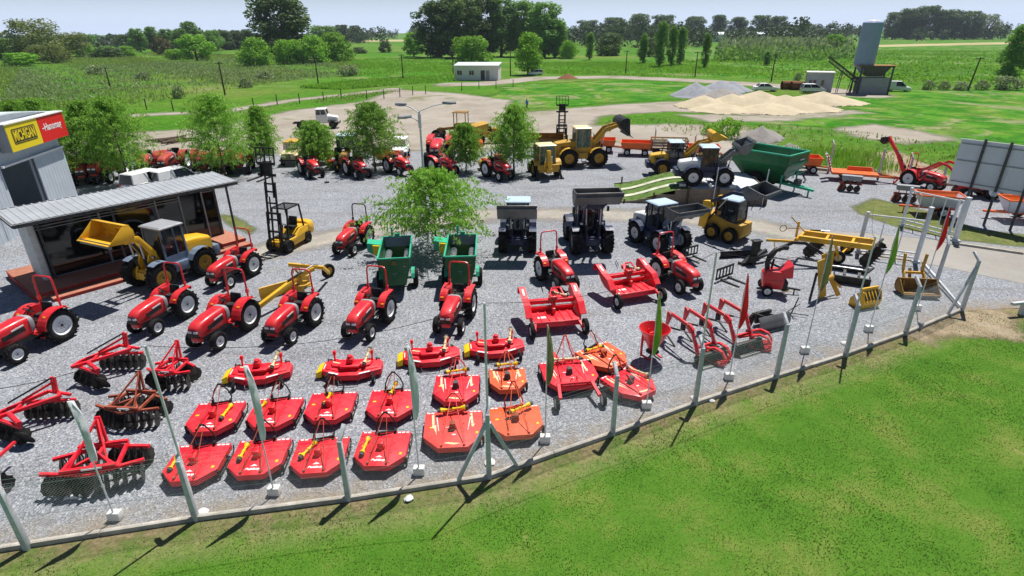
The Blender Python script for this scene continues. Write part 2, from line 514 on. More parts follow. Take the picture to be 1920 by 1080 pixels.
def ground_mats():
    # crushed grey stone
    m, nt, p = nodes_of('crushed_grey_stone')
    tc = nt.nodes.new('ShaderNodeTexCoord')
    v = nt.nodes.new('ShaderNodeTexVoronoi')
    v.inputs['Scale'].default_value = 21
    nt.links.new(tc.outputs['Object'], v.inputs['Vector'])
    c = ramp(nt, v.outputs['Color'], [(0, (.12, .13, .155)), (.35, (.235, .25, .28)), (.7, (.335, .35, .385)), (1, (.56, .57, .59))])
    big = noise(nt, .35, 6, .65)
    c = mixc(nt, ramp(nt, big, [(.3, (0, 0, 0)), (.75, (.4, .4, .4))]), c, mixc(nt, 1.0, c, (.62, .58, .55), 'MULTIPLY'))
    mid = noise(nt, 1.7, 5, .7)
    c = mixc(nt, ramp(nt, mid, [(.35, (0, 0, 0)), (.8, (.45, .45, .45))]), c, mixc(nt, 1.0, c, (1.2, 1.18, 1.15), 'MULTIPLY'))
    mp = nt.nodes.new('ShaderNodeMapping')
    mp.inputs['Rotation'].default_value = (0, 0, .35)
    mp.inputs['Scale'].default_value = (.10, .75, 1)
    nt.links.new(tc.outputs['Object'], mp.inputs[0])
    rn = nt.nodes.new('ShaderNodeTexNoise')
    rn.inputs['Scale'].default_value, rn.inputs['Detail'].default_value, rn.inputs['Roughness'].default_value = 1.0, 5, .6
    nt.links.new(mp.outputs[0], rn.inputs[0])
    c = mixc(nt, ramp(nt, rn.outputs[0], [(.50, (0, 0, 0)), (.66, (.5, .5, .5))]), c, mixc(nt, 1.0, c, (.74, .70, .66), 'MULTIPLY'))
    oil = ramp(nt, noise(nt, .9, 3, .5, dist=.3), [(.70, (0, 0, 0)), (.78, (.55, .55, .55))])
    c = mixc(nt, oil, c, (.10, .095, .09))
    thin = ramp(nt, noise(nt, .55, 7, .75, dist=.6), [(.58, (0, 0, 0)), (.72, (.65, .65, .65))])
    c = mixc(nt, thin, c, (.34, .295, .235))
    e, _ = edge_alpha(nt, None)
    cutoff = N(nt, 'ShaderNodeMath', op='GREATER_THAN')
    cutoff.inputs[1].default_value = -.05
    nt.links.new(e, cutoff.inputs[0])
    nt.links.new(cutoff.outputs[0], p.inputs['Alpha'])
    de = N(nt, 'ShaderNodeMapRange')
    de.inputs[1].default_value, de.inputs[2].default_value, de.inputs[3].default_value, de.inputs[4].default_value = .05, 1.1, .95, 0
    nt.links.new(e, de.inputs[0])
    dm = N(nt, 'ShaderNodeMath', op='MULTIPLY')
    nt.links.new(de.outputs[0], dm.inputs[0])
    nt.links.new(ramp(nt, noise(nt, 1.3, 6, .7), [(.35, (0, 0, 0)), (.6, (1, 1, 1))]), dm.inputs[1])
    soil = ramp(nt, noise(nt, 9, 5, .7), [(.3, (.17, .125, .075)), (.7, (.36, .29, .19))])
    c = mixc(nt, dm.outputs[0], c, soil)
    nt.links.new(c, p.inputs['Base Color'])
    p.inputs['Roughness'].default_value = .85
    b = N(nt, 'ShaderNodeBump', Strength=.8, Distance=.03)
    nt.links.new(v.outputs['Distance'], b.inputs['Height'])
    nt.links.new(b.outputs[0], p.inputs['Normal'])
    M['gravel'] = m
    # compacted earth, three tints
    def earth(key, a, bcol, cc, nsc, amp, soft, sc=.5, ov=.2, grass=0):
        m, nt, p = nodes_of(key)
        c = ramp(nt, noise(nt, sc, 7, .7), [(.28, a), (.52, bcol), (.75, cc)])
        sp = nt.nodes.new('ShaderNodeTexVoronoi')
        sp.inputs['Scale'].default_value = 14
        tc = nt.nodes.new('ShaderNodeTexCoord')
        nt.links.new(tc.outputs['Object'], sp.inputs['Vector'])
        c = mixc(nt, ov, c, sp.outputs['Color'], 'OVERLAY')
        if grass:
            gf = ramp(nt, noise(nt, .09, 8, .7, dist=.5), [(grass - .05, (0, 0, 0)), (grass + .05, (.75, .75, .75))])
            c = mixc(nt, gf, c, ramp(nt, noise(nt, 3, 5, .7), [(.3, (.085, .12, .03)), (.7, (.19, .20, .08))]))
        nt.links.new(c, p.inputs['Base Color'])
        p.inputs['Roughness'].default_value = .9
        edge_alpha(nt, p, soft, amp, nsc)
        bn = N(nt, 'ShaderNodeBump', Strength=.4, Distance=.05)
        nt.links.new(noise(nt, 6, 6, .7), bn.inputs['Height'])
        nt.links.new(bn.outputs[0], p.inputs['Normal'])
        M[key] = m
    earth('worn_track_earth', (.27, .24, .21), (.35, .32, .28), (.42, .39, .35), 1.1, .9, .6)
    earth('pale_sandy_earth', (.25, .21, .165), (.345, .305, .255), (.42, .375, .32), .3, 1.8, .8, .12, grass=.60)
    earth('bare_soil', (.20, .15, .10), (.32, .255, .17), (.42, .355, .26), .9, .8, .3, .9, .08)
    earth('dry_verge', (.085, .11, .03), (.14, .16, .05), (.21, .20, .10), 1.2, .35, .25, 1.2, .25)
    earth('concrete_drive', (.27, .25, .225), (.32, .30, .275), (.37, .35, .32), 1.3, .12, .1, .25, .06)
    # mown lawn
    m, nt, p = nodes_of('mown_lawn_soil')
    c = ramp(nt, noise(nt, .5, 6, .65), [(.3, (.045, .13, .012)), (.5, (.072, .165, .018)), (.68, (.14, .185, .04))])
    fine = noise(nt, 28, 4, .8)
    c = mixc(nt, .7, c, ramp(nt, fine, [(.3, (.25, .25, .25)), (.7, (.8, .8, .75))]), 'OVERLAY')
    e, _ = edge_alpha(nt, None)
    de = N(nt, 'ShaderNodeMapRange')
    de.inputs[1].default_value, de.inputs[2].default_value, de.inputs[3].default_value, de.inputs[4].default_value = .1, 1.5, 1.15, 0
    nt.links.new(e, de.inputs[0])
    dm = N(nt, 'ShaderNodeMath', op='MULTIPLY')
    nt.links.new(de.outputs[0], dm.inputs[0])
    nt.links.new(ramp(nt, noise(nt, 1.1, 6, .75), [(.3, (0, 0, 0)), (.58, (1, 1, 1))]), dm.inputs[1])
    c = mixc(nt, dm.outputs[0], c, ramp(nt, noise(nt, 7, 5, .7), [(.3, (.13, .10, .05)), (.7, (.33, .27, .15))]))
    bare = ramp(nt, noise(nt, .8, 4, .6, dist=.4), [(.69, (0, 0, 0)), (.75, (.85, .85, .85))])
    c = mixc(nt, bare, c, (.36, .27, .14))
    nt.links.new(c, p.inputs['Base Color'])
    p.inputs['Roughness'].default_value = .9
    M['lawn'] = m
    # rough fields out to the horizon
    m, nt, p = nodes_of('rough_field')
    c = ramp(nt, noise(nt, .02, 8, .62), [(.30, (.054, .135, .014)), (.45, (.081, .223, .014)), (.55, (.121, .223, .027)), (.66, (.216, .243, .068)), (.78, (.351, .324, .149))])
    c = mixc(nt, .75, c, ramp(nt, noise(nt, .9, 7, .8), [(.3, (.22, .22, .22)), (.7, (.78, .78, .72))]), 'OVERLAY')
    dk = ramp(nt, noise(nt, .16, 7, .75, dist=.5), [(.40, (0, 0, 0)), (.62, (.75, .75, .75))])
    c = mixc(nt, dk, c, mixc(nt, 1.0, c, (.55, .72, .55), 'MULTIPLY'))
    straw = ramp(nt, noise(nt, .045, 8, .75, dist=.8), [(.55, (0, 0, 0)), (.68, (.7, .7, .7))])
    c = mixc(nt, straw, c, (.32, .29, .17))
    nt.links.new(c, p.inputs['Base Color'])
    p.inputs['Roughness'].default_value = .9
    bn = N(nt, 'ShaderNodeBump', Strength=.8, Distance=.4)
    nt.links.new(noise(nt, 1.5, 6, .75), bn.inputs['Height'])
    nt.links.new(bn.outputs[0], p.inputs['Normal'])
    M['field'] = m
    # short bright pasture
    m, nt, p = nodes_of('bright_pasture')
    c = ramp(nt, noise(nt, .14, 7, .65), [(.32, (.038, .169, .008)), (.47, (.068, .223, .012)), (.58, (.135, .236, .030)), (.70, (.270, .270, .095))])
    c = mixc(nt, .6, c, ramp(nt, noise(nt, 2.2, 6, .8), [(.3, (.28, .28, .28)), (.7, (.75, .75, .7))]), 'OVERLAY')
    dk = ramp(nt, noise(nt, .22, 7, .75, dist=.6), [(.45, (0, 0, 0)), (.54, (.9, .9, .9))])
    c = mixc(nt, dk, c, mixc(nt, 1.0, c, (.42, .66, .4), 'MULTIPLY'))
    br = ramp(nt, noise(nt, .075, 8, .72, dist=1.2), [(.53, (0, 0, 0)), (.60, (.8, .8, .8))])
    c = mixc(nt, br, c, ramp(nt, noise(nt, 1.1, 6, .8), [(.35, (.14, .17, .05)), (.65, (.38, .33, .21))]))
    nt.links.new(c, p.inputs['Base Color'])
    p.inputs['Roughness'].default_value = .9
    edge_alpha(nt, p, .8, 5.0, .12)
    M['pasture'] = m
    m, nt, p = nodes_of('dry_crop_strip')
    c = ramp(nt, noise(nt, .03, 6, .6), [(.3, (.36, .31, .15)), (.7, (.50, .43, .24))])
    nt.links.new(c, p.inputs['Base Color'])
    p.inputs['Roughness'].default_value = .95
    edge_alpha(nt, p, 2, 4.0, .03)
    M['straw'] = m
ground_mats()

KERB = [(-34.0, 4.0), (-12.01, 9.64), (-7.87, 10.53), (-4.25, 11.15), (-0.65, 11.91), (2.97, 13.67), (5.87, 15.16), (9.13, 16.67), (12.29, 18.09), (15.50, 19.67), (19.22, 21.73)]
BACK = [(9.55, 60.49), (14.62, 57.13), (25.73, 48.89), (29.93, 46.01), (34.16, 42.58), (36.25, 39.19)]
fld = MB().quad((-3500, -500, -.03), (3500, -500, -.03), (3500, 5500, -.03), (-3500, 5500, -.03)).obj('ground', 'field', smooth=False)
tag(fld, kind='structure')
lawn_poly = KERB + [(26.0, 21.0), (40.0, 19.0), (40.0, -4.0), (-34.0, -4.0)]
region('lawn', lawn_poly, -.012, .3, M['lawn'], margin=.5)
yard_poly = KERB + [(24.0, 22.2), (44.0, 19.8), (44.0, 34.0)] + BACK[::-1] + [(0.0, 59.0), (-14.0, 58.0), (-30.0, 57.5), (-62.0, 55.0), (-62.0, 4.0)]
region('gravel_yard', yard_poly, .0, .35, M['gravel'], margin=.6)
region('dirt_road', [(-75, 66), (-44.29, 72.07), (-37.80, 74.34), (-34.29, 91.11), (-25.79, 103.75), (-23.67, 125.40), (-11.29, 117.83), (0.21, 103.91), (-0.65, 92.00), (3.37, 88.59), (16.69, 96.68), (31.30, 102.10), (44.73, 108.30), (56.07, 104.02), (48.70, 88.17), (33.43, 83.56), (23.25, 88.21), (12.16, 82.90), (10.26, 74.08), (20.06, 75.48), (29.21, 72.41), (28.68, 63.31), (23.63, 53.71), (17.85, 56.21), (9.50, 60.19), (0, 59.2), (-14, 58.2), (-30, 57.7), (-62, 55)], -.014, .9, M['pale_sandy_earth'], margin=5)
region('dirt_road', None, -.016, .8, M['pale_sandy_earth'], line=[(-13.10, 137.66), (-6.44, 138.60), (7.20, 155.42), (26.71, 157.44), (42.74, 145.50), (54.32, 132.55), (61.98, 121.81), (64.45, 108.95)], halfw=4.5, margin=5)
region('dirt_path', None, -.016, .8, M['pale_sandy_earth'], line=[(-55.77, 87.27), (-44.37, 91.62), (-38.34, 107.90), (-31.01, 117.01), (-24.69, 127.89)], halfw=1.6, margin=4)
region('pasture', [(-6.84, 97.98), (0.29, 133.86), (22.42, 147.17), (40.57, 137.89), (47.41, 120.50), (29.96, 103.86), (15.30, 99.03), (3.49, 91.79)], -.02, 1.2, M['pasture'], margin=5)
region('pasture', [(52.25, 107.83), (73.15, 118.73), (200, 112), (150, 60), (46.75, 52.02), (48.00, 70.77), (34.97, 73.47), (24.81, 75.27), (35.13, 84.04), (51.36, 88.66)], -.02, 1.6, M['pasture'], margin=5)
region('pasture', [(-71.62, 267.94), (-44.38, 325.59), (-24.39, 261.29), (-14.90, 157.32), (-38.44, 136.74)], -.02, 1.2, M['pasture'], margin=5)
region('crop_field', [(82.98, 394.99), (637.66, 786.66), (175.94, 209.22), (134.02, 200.75), (68.73, 143.36), (37.97, 164.34)], -.022, 6, M['pasture'], margin=6)
region('stubble_field', [(273.20, 463.38), (447.04, 539.08), (387.37, 466.48), (241.21, 408.55)], -.018, 6, M['straw'], margin=6)
region('stubble_field', [(-315.32, 924.90), (-155.09, 966.04), (-125.03, 777.78), (-263.34, 771.59)], -.018, 6, M['straw'], margin=6)
region('bare_earth', [(38.71, 70.33), (45.94, 73.90), (47.97, 68.75), (48.00, 62.60), (41.34, 60.28), (39.15, 64.28)], -.012, .5, M['pale_sandy_earth'], margin=2.5)
region('bare_earth', [(32.05, 54.44), (38.13, 56.89), (36.79, 48.77), (34.87, 43.56), (31.66, 45.04), (30.90, 48.12)], -.012, .4, M['bare_soil'], margin=2)
region('bare_earth', [(23.87, 84.59), (34.69, 82.93), (51.02, 88.05), (50.56, 84.44), (36.82, 77.60), (26.08, 77.10)], -.012, .6, M['pale_sandy_earth'], margin=2.5)
region('worn_track', None, .004, .3, M['worn_track_earth'], line=[(-15.42, 27.28), (-13.13, 30.01), (-10.65, 31.77), (-7.24, 33.71), (-1.02, 36.16), (4.93, 36.03), (10.07, 35.56), (14.59, 33.79), (16.94, 31.71), (18.53, 30.56)], halfw=1.25, margin=1.2)
region('driveway', [(18.25, 32.47), (20.78, 32.02), (25.14, 30.26), (27.79, 29.09), (44, 26), (44, 21.0), (24.09, 24.41), (21.60, 26.79), (19.28, 27.72), (17.78, 29.70)], .006, .25, M['concrete_drive'], margin=.25)
region('bare_soil', [(15.53, 19.63), (17.48, 20.63), (19.80, 22.24), (20.55, 22.08), (21.09, 21.30), (19.67, 19.07), (17.55, 19.51), (16.03, 19.11)], -.006, .25, M['bare_soil'], margin=.8)
region('grass_verge', [(23.17, 37.35), (25.84, 39.44), (27.70, 35.53), (27.85, 32.47), (29.85, 31.45), (38, 27.5), (28.13, 29.50), (25.39, 30.61), (23.42, 33.08), (22.71, 35.87)], .005, .25, M['dry_verge'], margin=.5)
region('grass_verge', [(-19.55, 36.57), (-18.24, 36.18), (-15.69, 33.36), (-15.60, 32.35), (-17.99, 34.47)], .005, .2, M['dry_verge'], margin=.3)

# kerb of cast concrete lengths along the front fence
def kerb(pts, w, h, name, label_len=2.5, z=0.0):
    root = tag(bpy.data.objects.new(name, None), kind='structure')
    COL.objects.link(root)
    for a, b in zip(pts[:-1], pts[1:]):
        a, b = Vector((*a, 0)), Vector((*b, 0))
        L = (b - a).length
        k = max(1, round(L / label_len))
        d = (b - a) / k
        for i in range(k):
            p, q = a + d * i, a + d * (i + 1)
            e = d.normalized() * .008
            dz = rnd.uniform(-.012, .012)
            MB().beam((p.x + e.x, p.y + e.y, z + dz), (q.x - e.x, q.y - e.y, z + dz), w, h).obj('kerb_stone', 'kerbcon', root, bev=.012)
    return root
kerb(KERB[1:], .125, .20, 'kerb', z=.02)
kerb([(0.0, 59.0)] + BACK, .2, .3, 'kerb', 3.0, .05)
kerb([(24.74, 29.91), (27.25, 28.28)], .15, .16, 'kerb', 2.0, .03)

# blades of grass on the lawn, denser towards the camera
def grass_blades():
    n = 400000
    x = nrg.uniform(-16, 30, n)
    y = nrg.uniform(5.5, 23, n)
    ok = inside(x, y, lawn_poly) & (np.abs(x) < y * 1.0 + 3.5)
    e = seg_dist(x, y, KERB, False)
    def vn(s, a, b):       # cheap smooth value noise
        return (np.sin(x * s + a) * np.cos(y * s * 1.13 + b) + np.sin((x + y) * s * .61 + b * 2) * .6 + np.sin((x - 1.7 * y) * s * 1.7 + a * 3) * .4) / 2
    g = vn(.9, 1, 2) + .5 * vn(2.7, 4, 5)
    keep = ok & (nrg.random(n) < np.clip((e - .12) * .75 + .25 * g, .03, 1)) & ~((g < -.82) & (nrg.random(n) < .8))
    x, y, e, g = x[keep], y[keep], e[keep], g[keep]
    n = len(x)
    a = nrg.uniform(0, 2 * np.pi, n)
    h = nrg.uniform(.012, .03, n) * (1 + .5 * np.clip(g, -.6, .8)) * np.where(e < 1.0, 1.3, 1)
    w = nrg.uniform(.009, .019, n)
    tuft = (e < .35) & (vn(4.3, 3, 1) > .1)
    h = np.where(tuft, h * 2.0, h)
    h = h * np.where(np.sin((x * .82 + y * .57) * 3.4) > 0, 1.12, .85)      # passes of the mower
    ln = nrg.uniform(.2, 1.1, n)
    la = nrg.uniform(0, 2 * np.pi, n)
    V = np.empty((n, 3, 3))
    V[:, 0] = np.stack([x - np.cos(a) * w, y - np.sin(a) * w, np.full(n, -.014)], 1)
    V[:, 1] = np.stack([x + np.cos(a) * w, y + np.sin(a) * w, np.full(n, -.014)], 1)
    V[:, 2] = np.stack([x + np.cos(la) * h * ln, y + np.sin(la) * h * ln, h - .012], 1)
    me = bpy.data.meshes.new('grass')
    me.vertices.add(3 * n)
    me.vertices.foreach_set('co', V.ravel())
    me.loops.add(3 * n)
    me.loops.foreach_set('vertex_index', np.arange(3 * n))
    me.polygons.add(n)
    me.polygons.foreach_set('loop_start', np.arange(0, 3 * n, 3))
    me.polygons.foreach_set('loop_total', np.full(n, 3))
    me.update()
    m, nt, p = nodes_of('lawn_grass_blades')
    gm = nt.nodes.new('ShaderNodeNewGeometry')
    c = ramp(nt, gm.outputs['Random Per Island'], [(0, (.040, .125, .012)), (.5, (.075, .185, .020)), (.85, (.15, .235, .045)), (1, (.34, .31, .13))])
    dry = ramp(nt, noise(nt, .42, 6, .7), [(.42, (0, 0, 0)), (.62, (.75, .75, .75))])
    c = mixc(nt, dry, c, mixc(nt, .5, c, (.27, .25, .085)))
    lush = ramp(nt, noise(nt, .23, 4, .6), [(.50, (0, 0, 0)), (.66, (.4, .4, .4))])
    c = mixc(nt, lush, c, mixc(nt, 1.0, c, (.62, 1.0, .6), 'MULTIPLY'))
    nt.links.new(c, p.inputs['Base Color'])
    p.inputs['Roughness'].default_value = .6
    tr = nt.nodes.new('ShaderNodeBsdfTranslucent')
    nt.links.new(c, tr.inputs[0])
    mx = nt.nodes.new('ShaderNodeMixShader')
    mx.inputs[0].default_value = .45
    nt.links.new(p.outputs[0], mx.inputs[1])
    nt.links.new(tr.outputs[0], mx.inputs[2])
    nt.links.new(mx.outputs[0], nt.nodes['Material Output'].inputs[0])
    me.materials.append(m)
    tag(link('grass', me), 'short green and straw coloured grass of the mown lawn', 'grass', kind='stuff')
grass_blades()

# ------------------------------------------------------------------ compact tractors
def arc_fender(b, c, r, a0, a1, y0, y1, th=.025, n=8, side=None, m=0):
    "curved mudguard over a wheel centred at c=(x,z); side: y at which a web closes it"
    o, i_ = [], []
    for k in range(n + 1):
        a = R(a0 + (a1 - a0) * k / n)
        o.append((c[0] + r * math.cos(a), c[1] + r * math.sin(a)))
        i_.append((c[0] + (r - th) * math.cos(a), c[1] + (r - th) * math.sin(a)))
    for k in range(n):
        p = [i_[k], o[k], o[k + 1], i_[k + 1]]
        b.hexa([(x, y0, z) for x, z in p], [(x, y1, z) for x, z in p], m)
    if side is not None:
        w = [(c[0] + r * .55 * math.cos(R(a0 + (a1 - a0) * k / n)), c[1] + r * .55 * math.sin(R(a0 + (a1 - a0) * k / n))) for k in range(n + 1)]
        for k in range(n):
            p = [w[k], o[k], o[k + 1], w[k + 1]]
            b.hexa([(x, side, z) for x, z in p], [(x, side + .02, z) for x, z in p], m)

def make_tractor(big=False, front='turf', rear='ag', rops='red', paint='red', hood_h=0.0):
    t = thing('compact_tractor', 'red compact tractor', 'tractor')
    wb, rr, fr = 1.62, .60, .345
    tr, tf = .535, .50
    for s in (1, -1):
        wheel(t, (0, s * tr, rr), rr, .33, .60, lug=rear, flip=s, name='rear_wheel')
        wheel(t, (wb, s * tf, fr), fr, .21 if front == 'turf' else .22, .56, lug=front, flip=s, name='front_wheel')
    b = MB()
    b.loft([rrect(.74, .56, .60, 1.25, .12), rrect(1.0, .56, .58, 1.26, .13), rrect(1.45, .54, .58, 1.23, .13), rrect(1.85, .51, .60, 1.17, .13), rrect(2.03, .48, .64, 1.10, .13), rrect(2.10, .42, .70, 1.02, .11)])
    hood = b.obj('hood', paint, t)
    b = MB()
    for s in (1, -1):
        b.box((1.32, s * .281, .90), (.78, .012, .16), (0, 4, 0))
    b.obj('side_grille', 'black', hood)
    b = MB()
    for s in (1, -1): b.box((1.15, s * .285, 1.04), (.42, .012, .05), (0, 5, 0))
    b.obj('side_stripe', 'rimwhite', hood)
    MB().box((2.075, 0, .80), (.10, .40, .28)).obj('grille', 'black', t, bev=.02)
    MB().box((2.0, 0, .56), (.18, .34, .16)).obj('front_bumper', paint, t, bev=.02)
    for s in (1, -1):
        MB().box((2.115, s * .115, .885), (.06, .17, .09), (0, -8, 0)).obj('headlight', 'lamp', t, bev=.015)
    MB().loft([rrect(.60, .60, .70, 1.24, .18), rrect(.68, .62, .62, 1.27, .18), rrect(.75, .60, .62, 1.26, .18)]).obj('cowl', 'grey', t)
    b = MB()
    b.box((.95, 0, .50), (1.9, .30, .24))
    b.box((0, 0, .58), (.42, .62, .36))
    b.box((1.25, 0, .62), (.8, .38, .25))
    b.cyl((0, -.5, rr), (0, .5, rr), .09)
    b.obj('engine_and_gearbox', 'dgrey', t, bev=.02)
    b = MB()
    b.beam((wb, -.46, .37), (wb, .46, .37), .12, .12)
    b.cyl((wb, 0, .3), (wb, 0, .5), .08)
    for s in (1, -1): b.cyl((wb, s * .40, .26), (wb, s * .40, .48), .05)
    b.obj('front_axle', 'dgrey', t)
    b = MB()
    b.box((.45, 0, .60), (.62, .92, .04))
    for s in (1, -1): b.box((.50, s * .44, .42), (.30, .16, .03))
    b.obj('floor_plate', paint if big else 'dgrey', t)
    for s in (1, -1):
        b = MB()
        y0, y1 = (.34, .74) if big else (.35, .66)
        if s < 0: y0, y1 = -y1, -y0
        if big: arc_fender(b, (0, rr), rr + .07, 8, 128, y0, y1, side=(.34 if s > 0 else -.36))
        else:
            arc_fender(b, (0, rr), rr + .07, 28, 84, y0, y1, n=5, side=(.34 if s > 0 else -.36))
            b.box((-.17, (y0 + y1) / 2, rr + .665), (.46, y1 - y0, .03), (0, 4, 0))
            b.box((-.40, (y0 + y1) / 2, rr + .63), (.03, y1 - y0, .08))
            b.hexa([(.2, s * .34, .6), (-.3, s * .34, .6), (-.3, s * .36, .6), (.2, s * .36, .6)], [(.3, s * .34, 1.2), (-.38, s * .34, 1.27), (-.38, s * .36, 1.27), (.3, s * .36, 1.2)])
        f = b.obj('fender', paint, t)
        MB().box((.50 if not big else .42, s * .56, 1.02 if not big else 1.10), (.05, .13, .07), (0, -50, 0)).obj('turn_signal', 'amber', f, bev=.01)
        MB().box((-.42 if not big else -.38, s * .54, 1.16), (.03, .12, .06)).obj('tail_light', 'redlens', f)
    b = MB()
    b.box((.02, 0, .98), (.42, .46, .10), (0, 4, 0))
    b.box((-.19, 0, 1.18), (.09, .44, .36), (0, -12, 0))
    b.obj('seat', 'seat', t, bev=.035)
    MB().box((-.02, 0, .86), (.34, .3, .16)).obj('seat_base', 'dgrey', t)
    b = MB()
    b.cyl((.62, 0, 1.05), (.44, 0, 1.32), .025)
    ring = [(.43 + .15 * math.cos(a) * .6, .19 * math.sin(a), 1.34 + .19 * math.cos(a) * .55) for a in [i * math.pi / 8 for i in range(16)]]
    b.path(ring, .015, 5, closed=True)
    b.cyl((.42, 0, 1.32), (.44, 0, 1.36), .05)
    for s in (1, -1): b.cyl((.43, 0, 1.34), (.43, s * .18, 1.34), .012, n=5)
    b.obj('steering_wheel', 'black', t)
    b = MB()
    h = 2.28
    pts = [(-.34, -.43, .78), (-.34, -.43, 1.35), (-.36, -.41, h - .16), (-.37, -.37, h - .04), (-.37, -.27, h), (-.37, .27, h), (-.37, .37, h - .04), (-.36, .41, h - .16), (-.34, .43, 1.35), (-.34, .43, .78)]
    b.path(pts, .034, 8)
    for s in (1, -1):
        b.box((-.34, s * .43, 1.42), (.09, .09, .13))
        b.box((-.34, s * .40, .8), (.1, .12, .3))
    b.obj('roll_bar', rops, t)
    b = MB()
    b.box((-.40, 0, .92), (.16, .60, .22))
    b.obj('tool_box', paint, t, bev=.02)
    b = MB()
    for s in (1, -1):
        b.beam((-.2, s * .18, .45), (-.95, s * .34, .42), .06, .04)
        b.beam((-.3, s * .22, .85), (-.75, s * .30, .44), .04, .03)
    b.beam((-.3, 0, .78), (-.85, 0, .82), .05, .04)
    b.obj('three_point_hitch', 'black', t)
    if front == 'ag':
        MB().box((2.16, 0, .50), (.12, .40, .05)).obj('weight_bracket', 'black', t)
    return t

TX = {'compact_turf': make_tractor(), 'compact_ag': make_tractor(front='ag'), 'full_ag': make_tractor(True, 'ag', 'ag'), 'full_turf': make_tractor(True, 'turf', 'turf'), 'dark': make_tractor(front='ag', rops='black'), 'old': make_tractor(True, 'ag', 'ag', 'black', 'dullred')}
TUSED = set()
def put_tractor(kind, rear_near, deg, label, group, s=1.0, side=1, rops=True):
    "rear_near: ground point under the rear wheel on the left (side=1) or right (side=-1) of the tractor"
    a = R(deg)
    off = -side * .535 * s
    loc = (rear_near[0] - math.sin(a) * off, rear_near[1] + math.cos(a) * off)
    if kind in TUSED: t = dup(TX[kind], loc, deg, label, group, s)
    else:
        TUSED.add(kind)
        t = TX[kind]
        t.location, t.rotation_euler, t.scale = (*loc, 0), (0, 0, R(deg)), (s, s, s)
        tag(t, label, None, group)
    if not rops:
        for c in list(t.children):
            if c.name.split('.')[0] == 'roll_bar': bpy.data.objects.remove(c)
    return t
G1 = 'red compact tractors set out in the middle of the yard'
put_tractor('full_ag', (-17.65, 19.68), -103, 'red tractor with large white rims and lugged tyres at the left edge of the yard', G1, 1.10)
put_tractor('compact_turf', (-13.76, 21.60), -103, 'red compact tractor standing left of the yellow pull grader, nearest the red steps', G1)
put_tractor('full_turf', (-10.67, 20.51), -104, 'red tractor with rounded mudguards in front of the yellow grader beam', G1, 1.07)
put_tractor('compact_ag', (-8.11, 20.80), -103, 'red compact tractor with lugged front tyres just right of the yellow grader blade', G1)
put_tractor('compact_turf', (-5.13, 21.09), -103, 'red compact tractor parked in front of the left green feed wagon', G1)
put_tractor('compact_turf', (-1.73, 21.53), -99, 'red compact tractor parked in front of the right green feed wagon', G1)
put_tractor('compact_turf', (-12.82, 26.11), -106, 'red compact tractor beside the yellow wheel loader and the forklift', G1)
put_tractor('dark', (-8.10, 30.35), -104, 'red compact tractor with black roll bar standing behind the green wagons', G1)
put_tractor('compact_turf', (1.40, 25.35), -70, 'red compact tractor in front of the tallest dark blue loader', G1, side=-1)
put_tractor('compact_turf', (6.98, 25.06), -68, 'red compact tractor in front of the white and blue loader', G1, side=-1)
G2 = 'red compact tractors in the row before the willows'
put_tractor('compact_ag', (-17.69, 47.91), -55, 'leftmost red tractor in the row before the young willows', G2, 1.1, side=-1, rops=False)
put_tractor('dark', (-13.77, 47.60), -53, 'second red tractor from the left in the row before the willows', G2, 1.1, side=-1, rops=False)
put_tractor('compact_turf', (-10.53, 48.50), -48, 'third red tractor in the willow row, left of the lamp post', G2, 1.1, side=-1, rops=False)
put_tractor('compact_turf', (-6.68, 48.39), -48, 'fourth red tractor in the willow row, half hidden by the big middle tree', G2, 1.1, side=-1, rops=False)
put_tractor('dark', (-2.06, 46.70), -55, 'rightmost red tractor in the willow row, under two young trees', G2, 1.15, side=-1, rops=False)

# ------------------------------------------------------------------ rotary cutters
def deckpoly(w, f, r, c, flat):
    return [(f, w / 2), (f, -w / 2), (-c, -w / 2), (-r, -flat / 2), (-r, flat / 2), (-c, w / 2)]

def pto_shaft(root, p, q, col='chrome_yellow', name='drive_shaft'):
    p, q = Vector(p), Vector(q)
    d = (q - p)
    b = MB()
    b.cyl(p + d * .10, p + d * .90, .036, n=9)
    b.cyl(p + d * .08, p + d * .24, .085, .045, n=9)
    b.cyl(q - d * .08, q - d * .24, .085, .045, n=9)
    b.cyl(p + d * .48, p + d * .53, .052, n=9)
    o = b.obj(name, col, root)
    b = MB()
    b.cyl(p - d * .04, p + d * .09, .062, n=8)
    b.cyl(q + d * .04, q - d * .09, .062, n=8)
    b.obj('joint', 'dgrey', o)
    return o

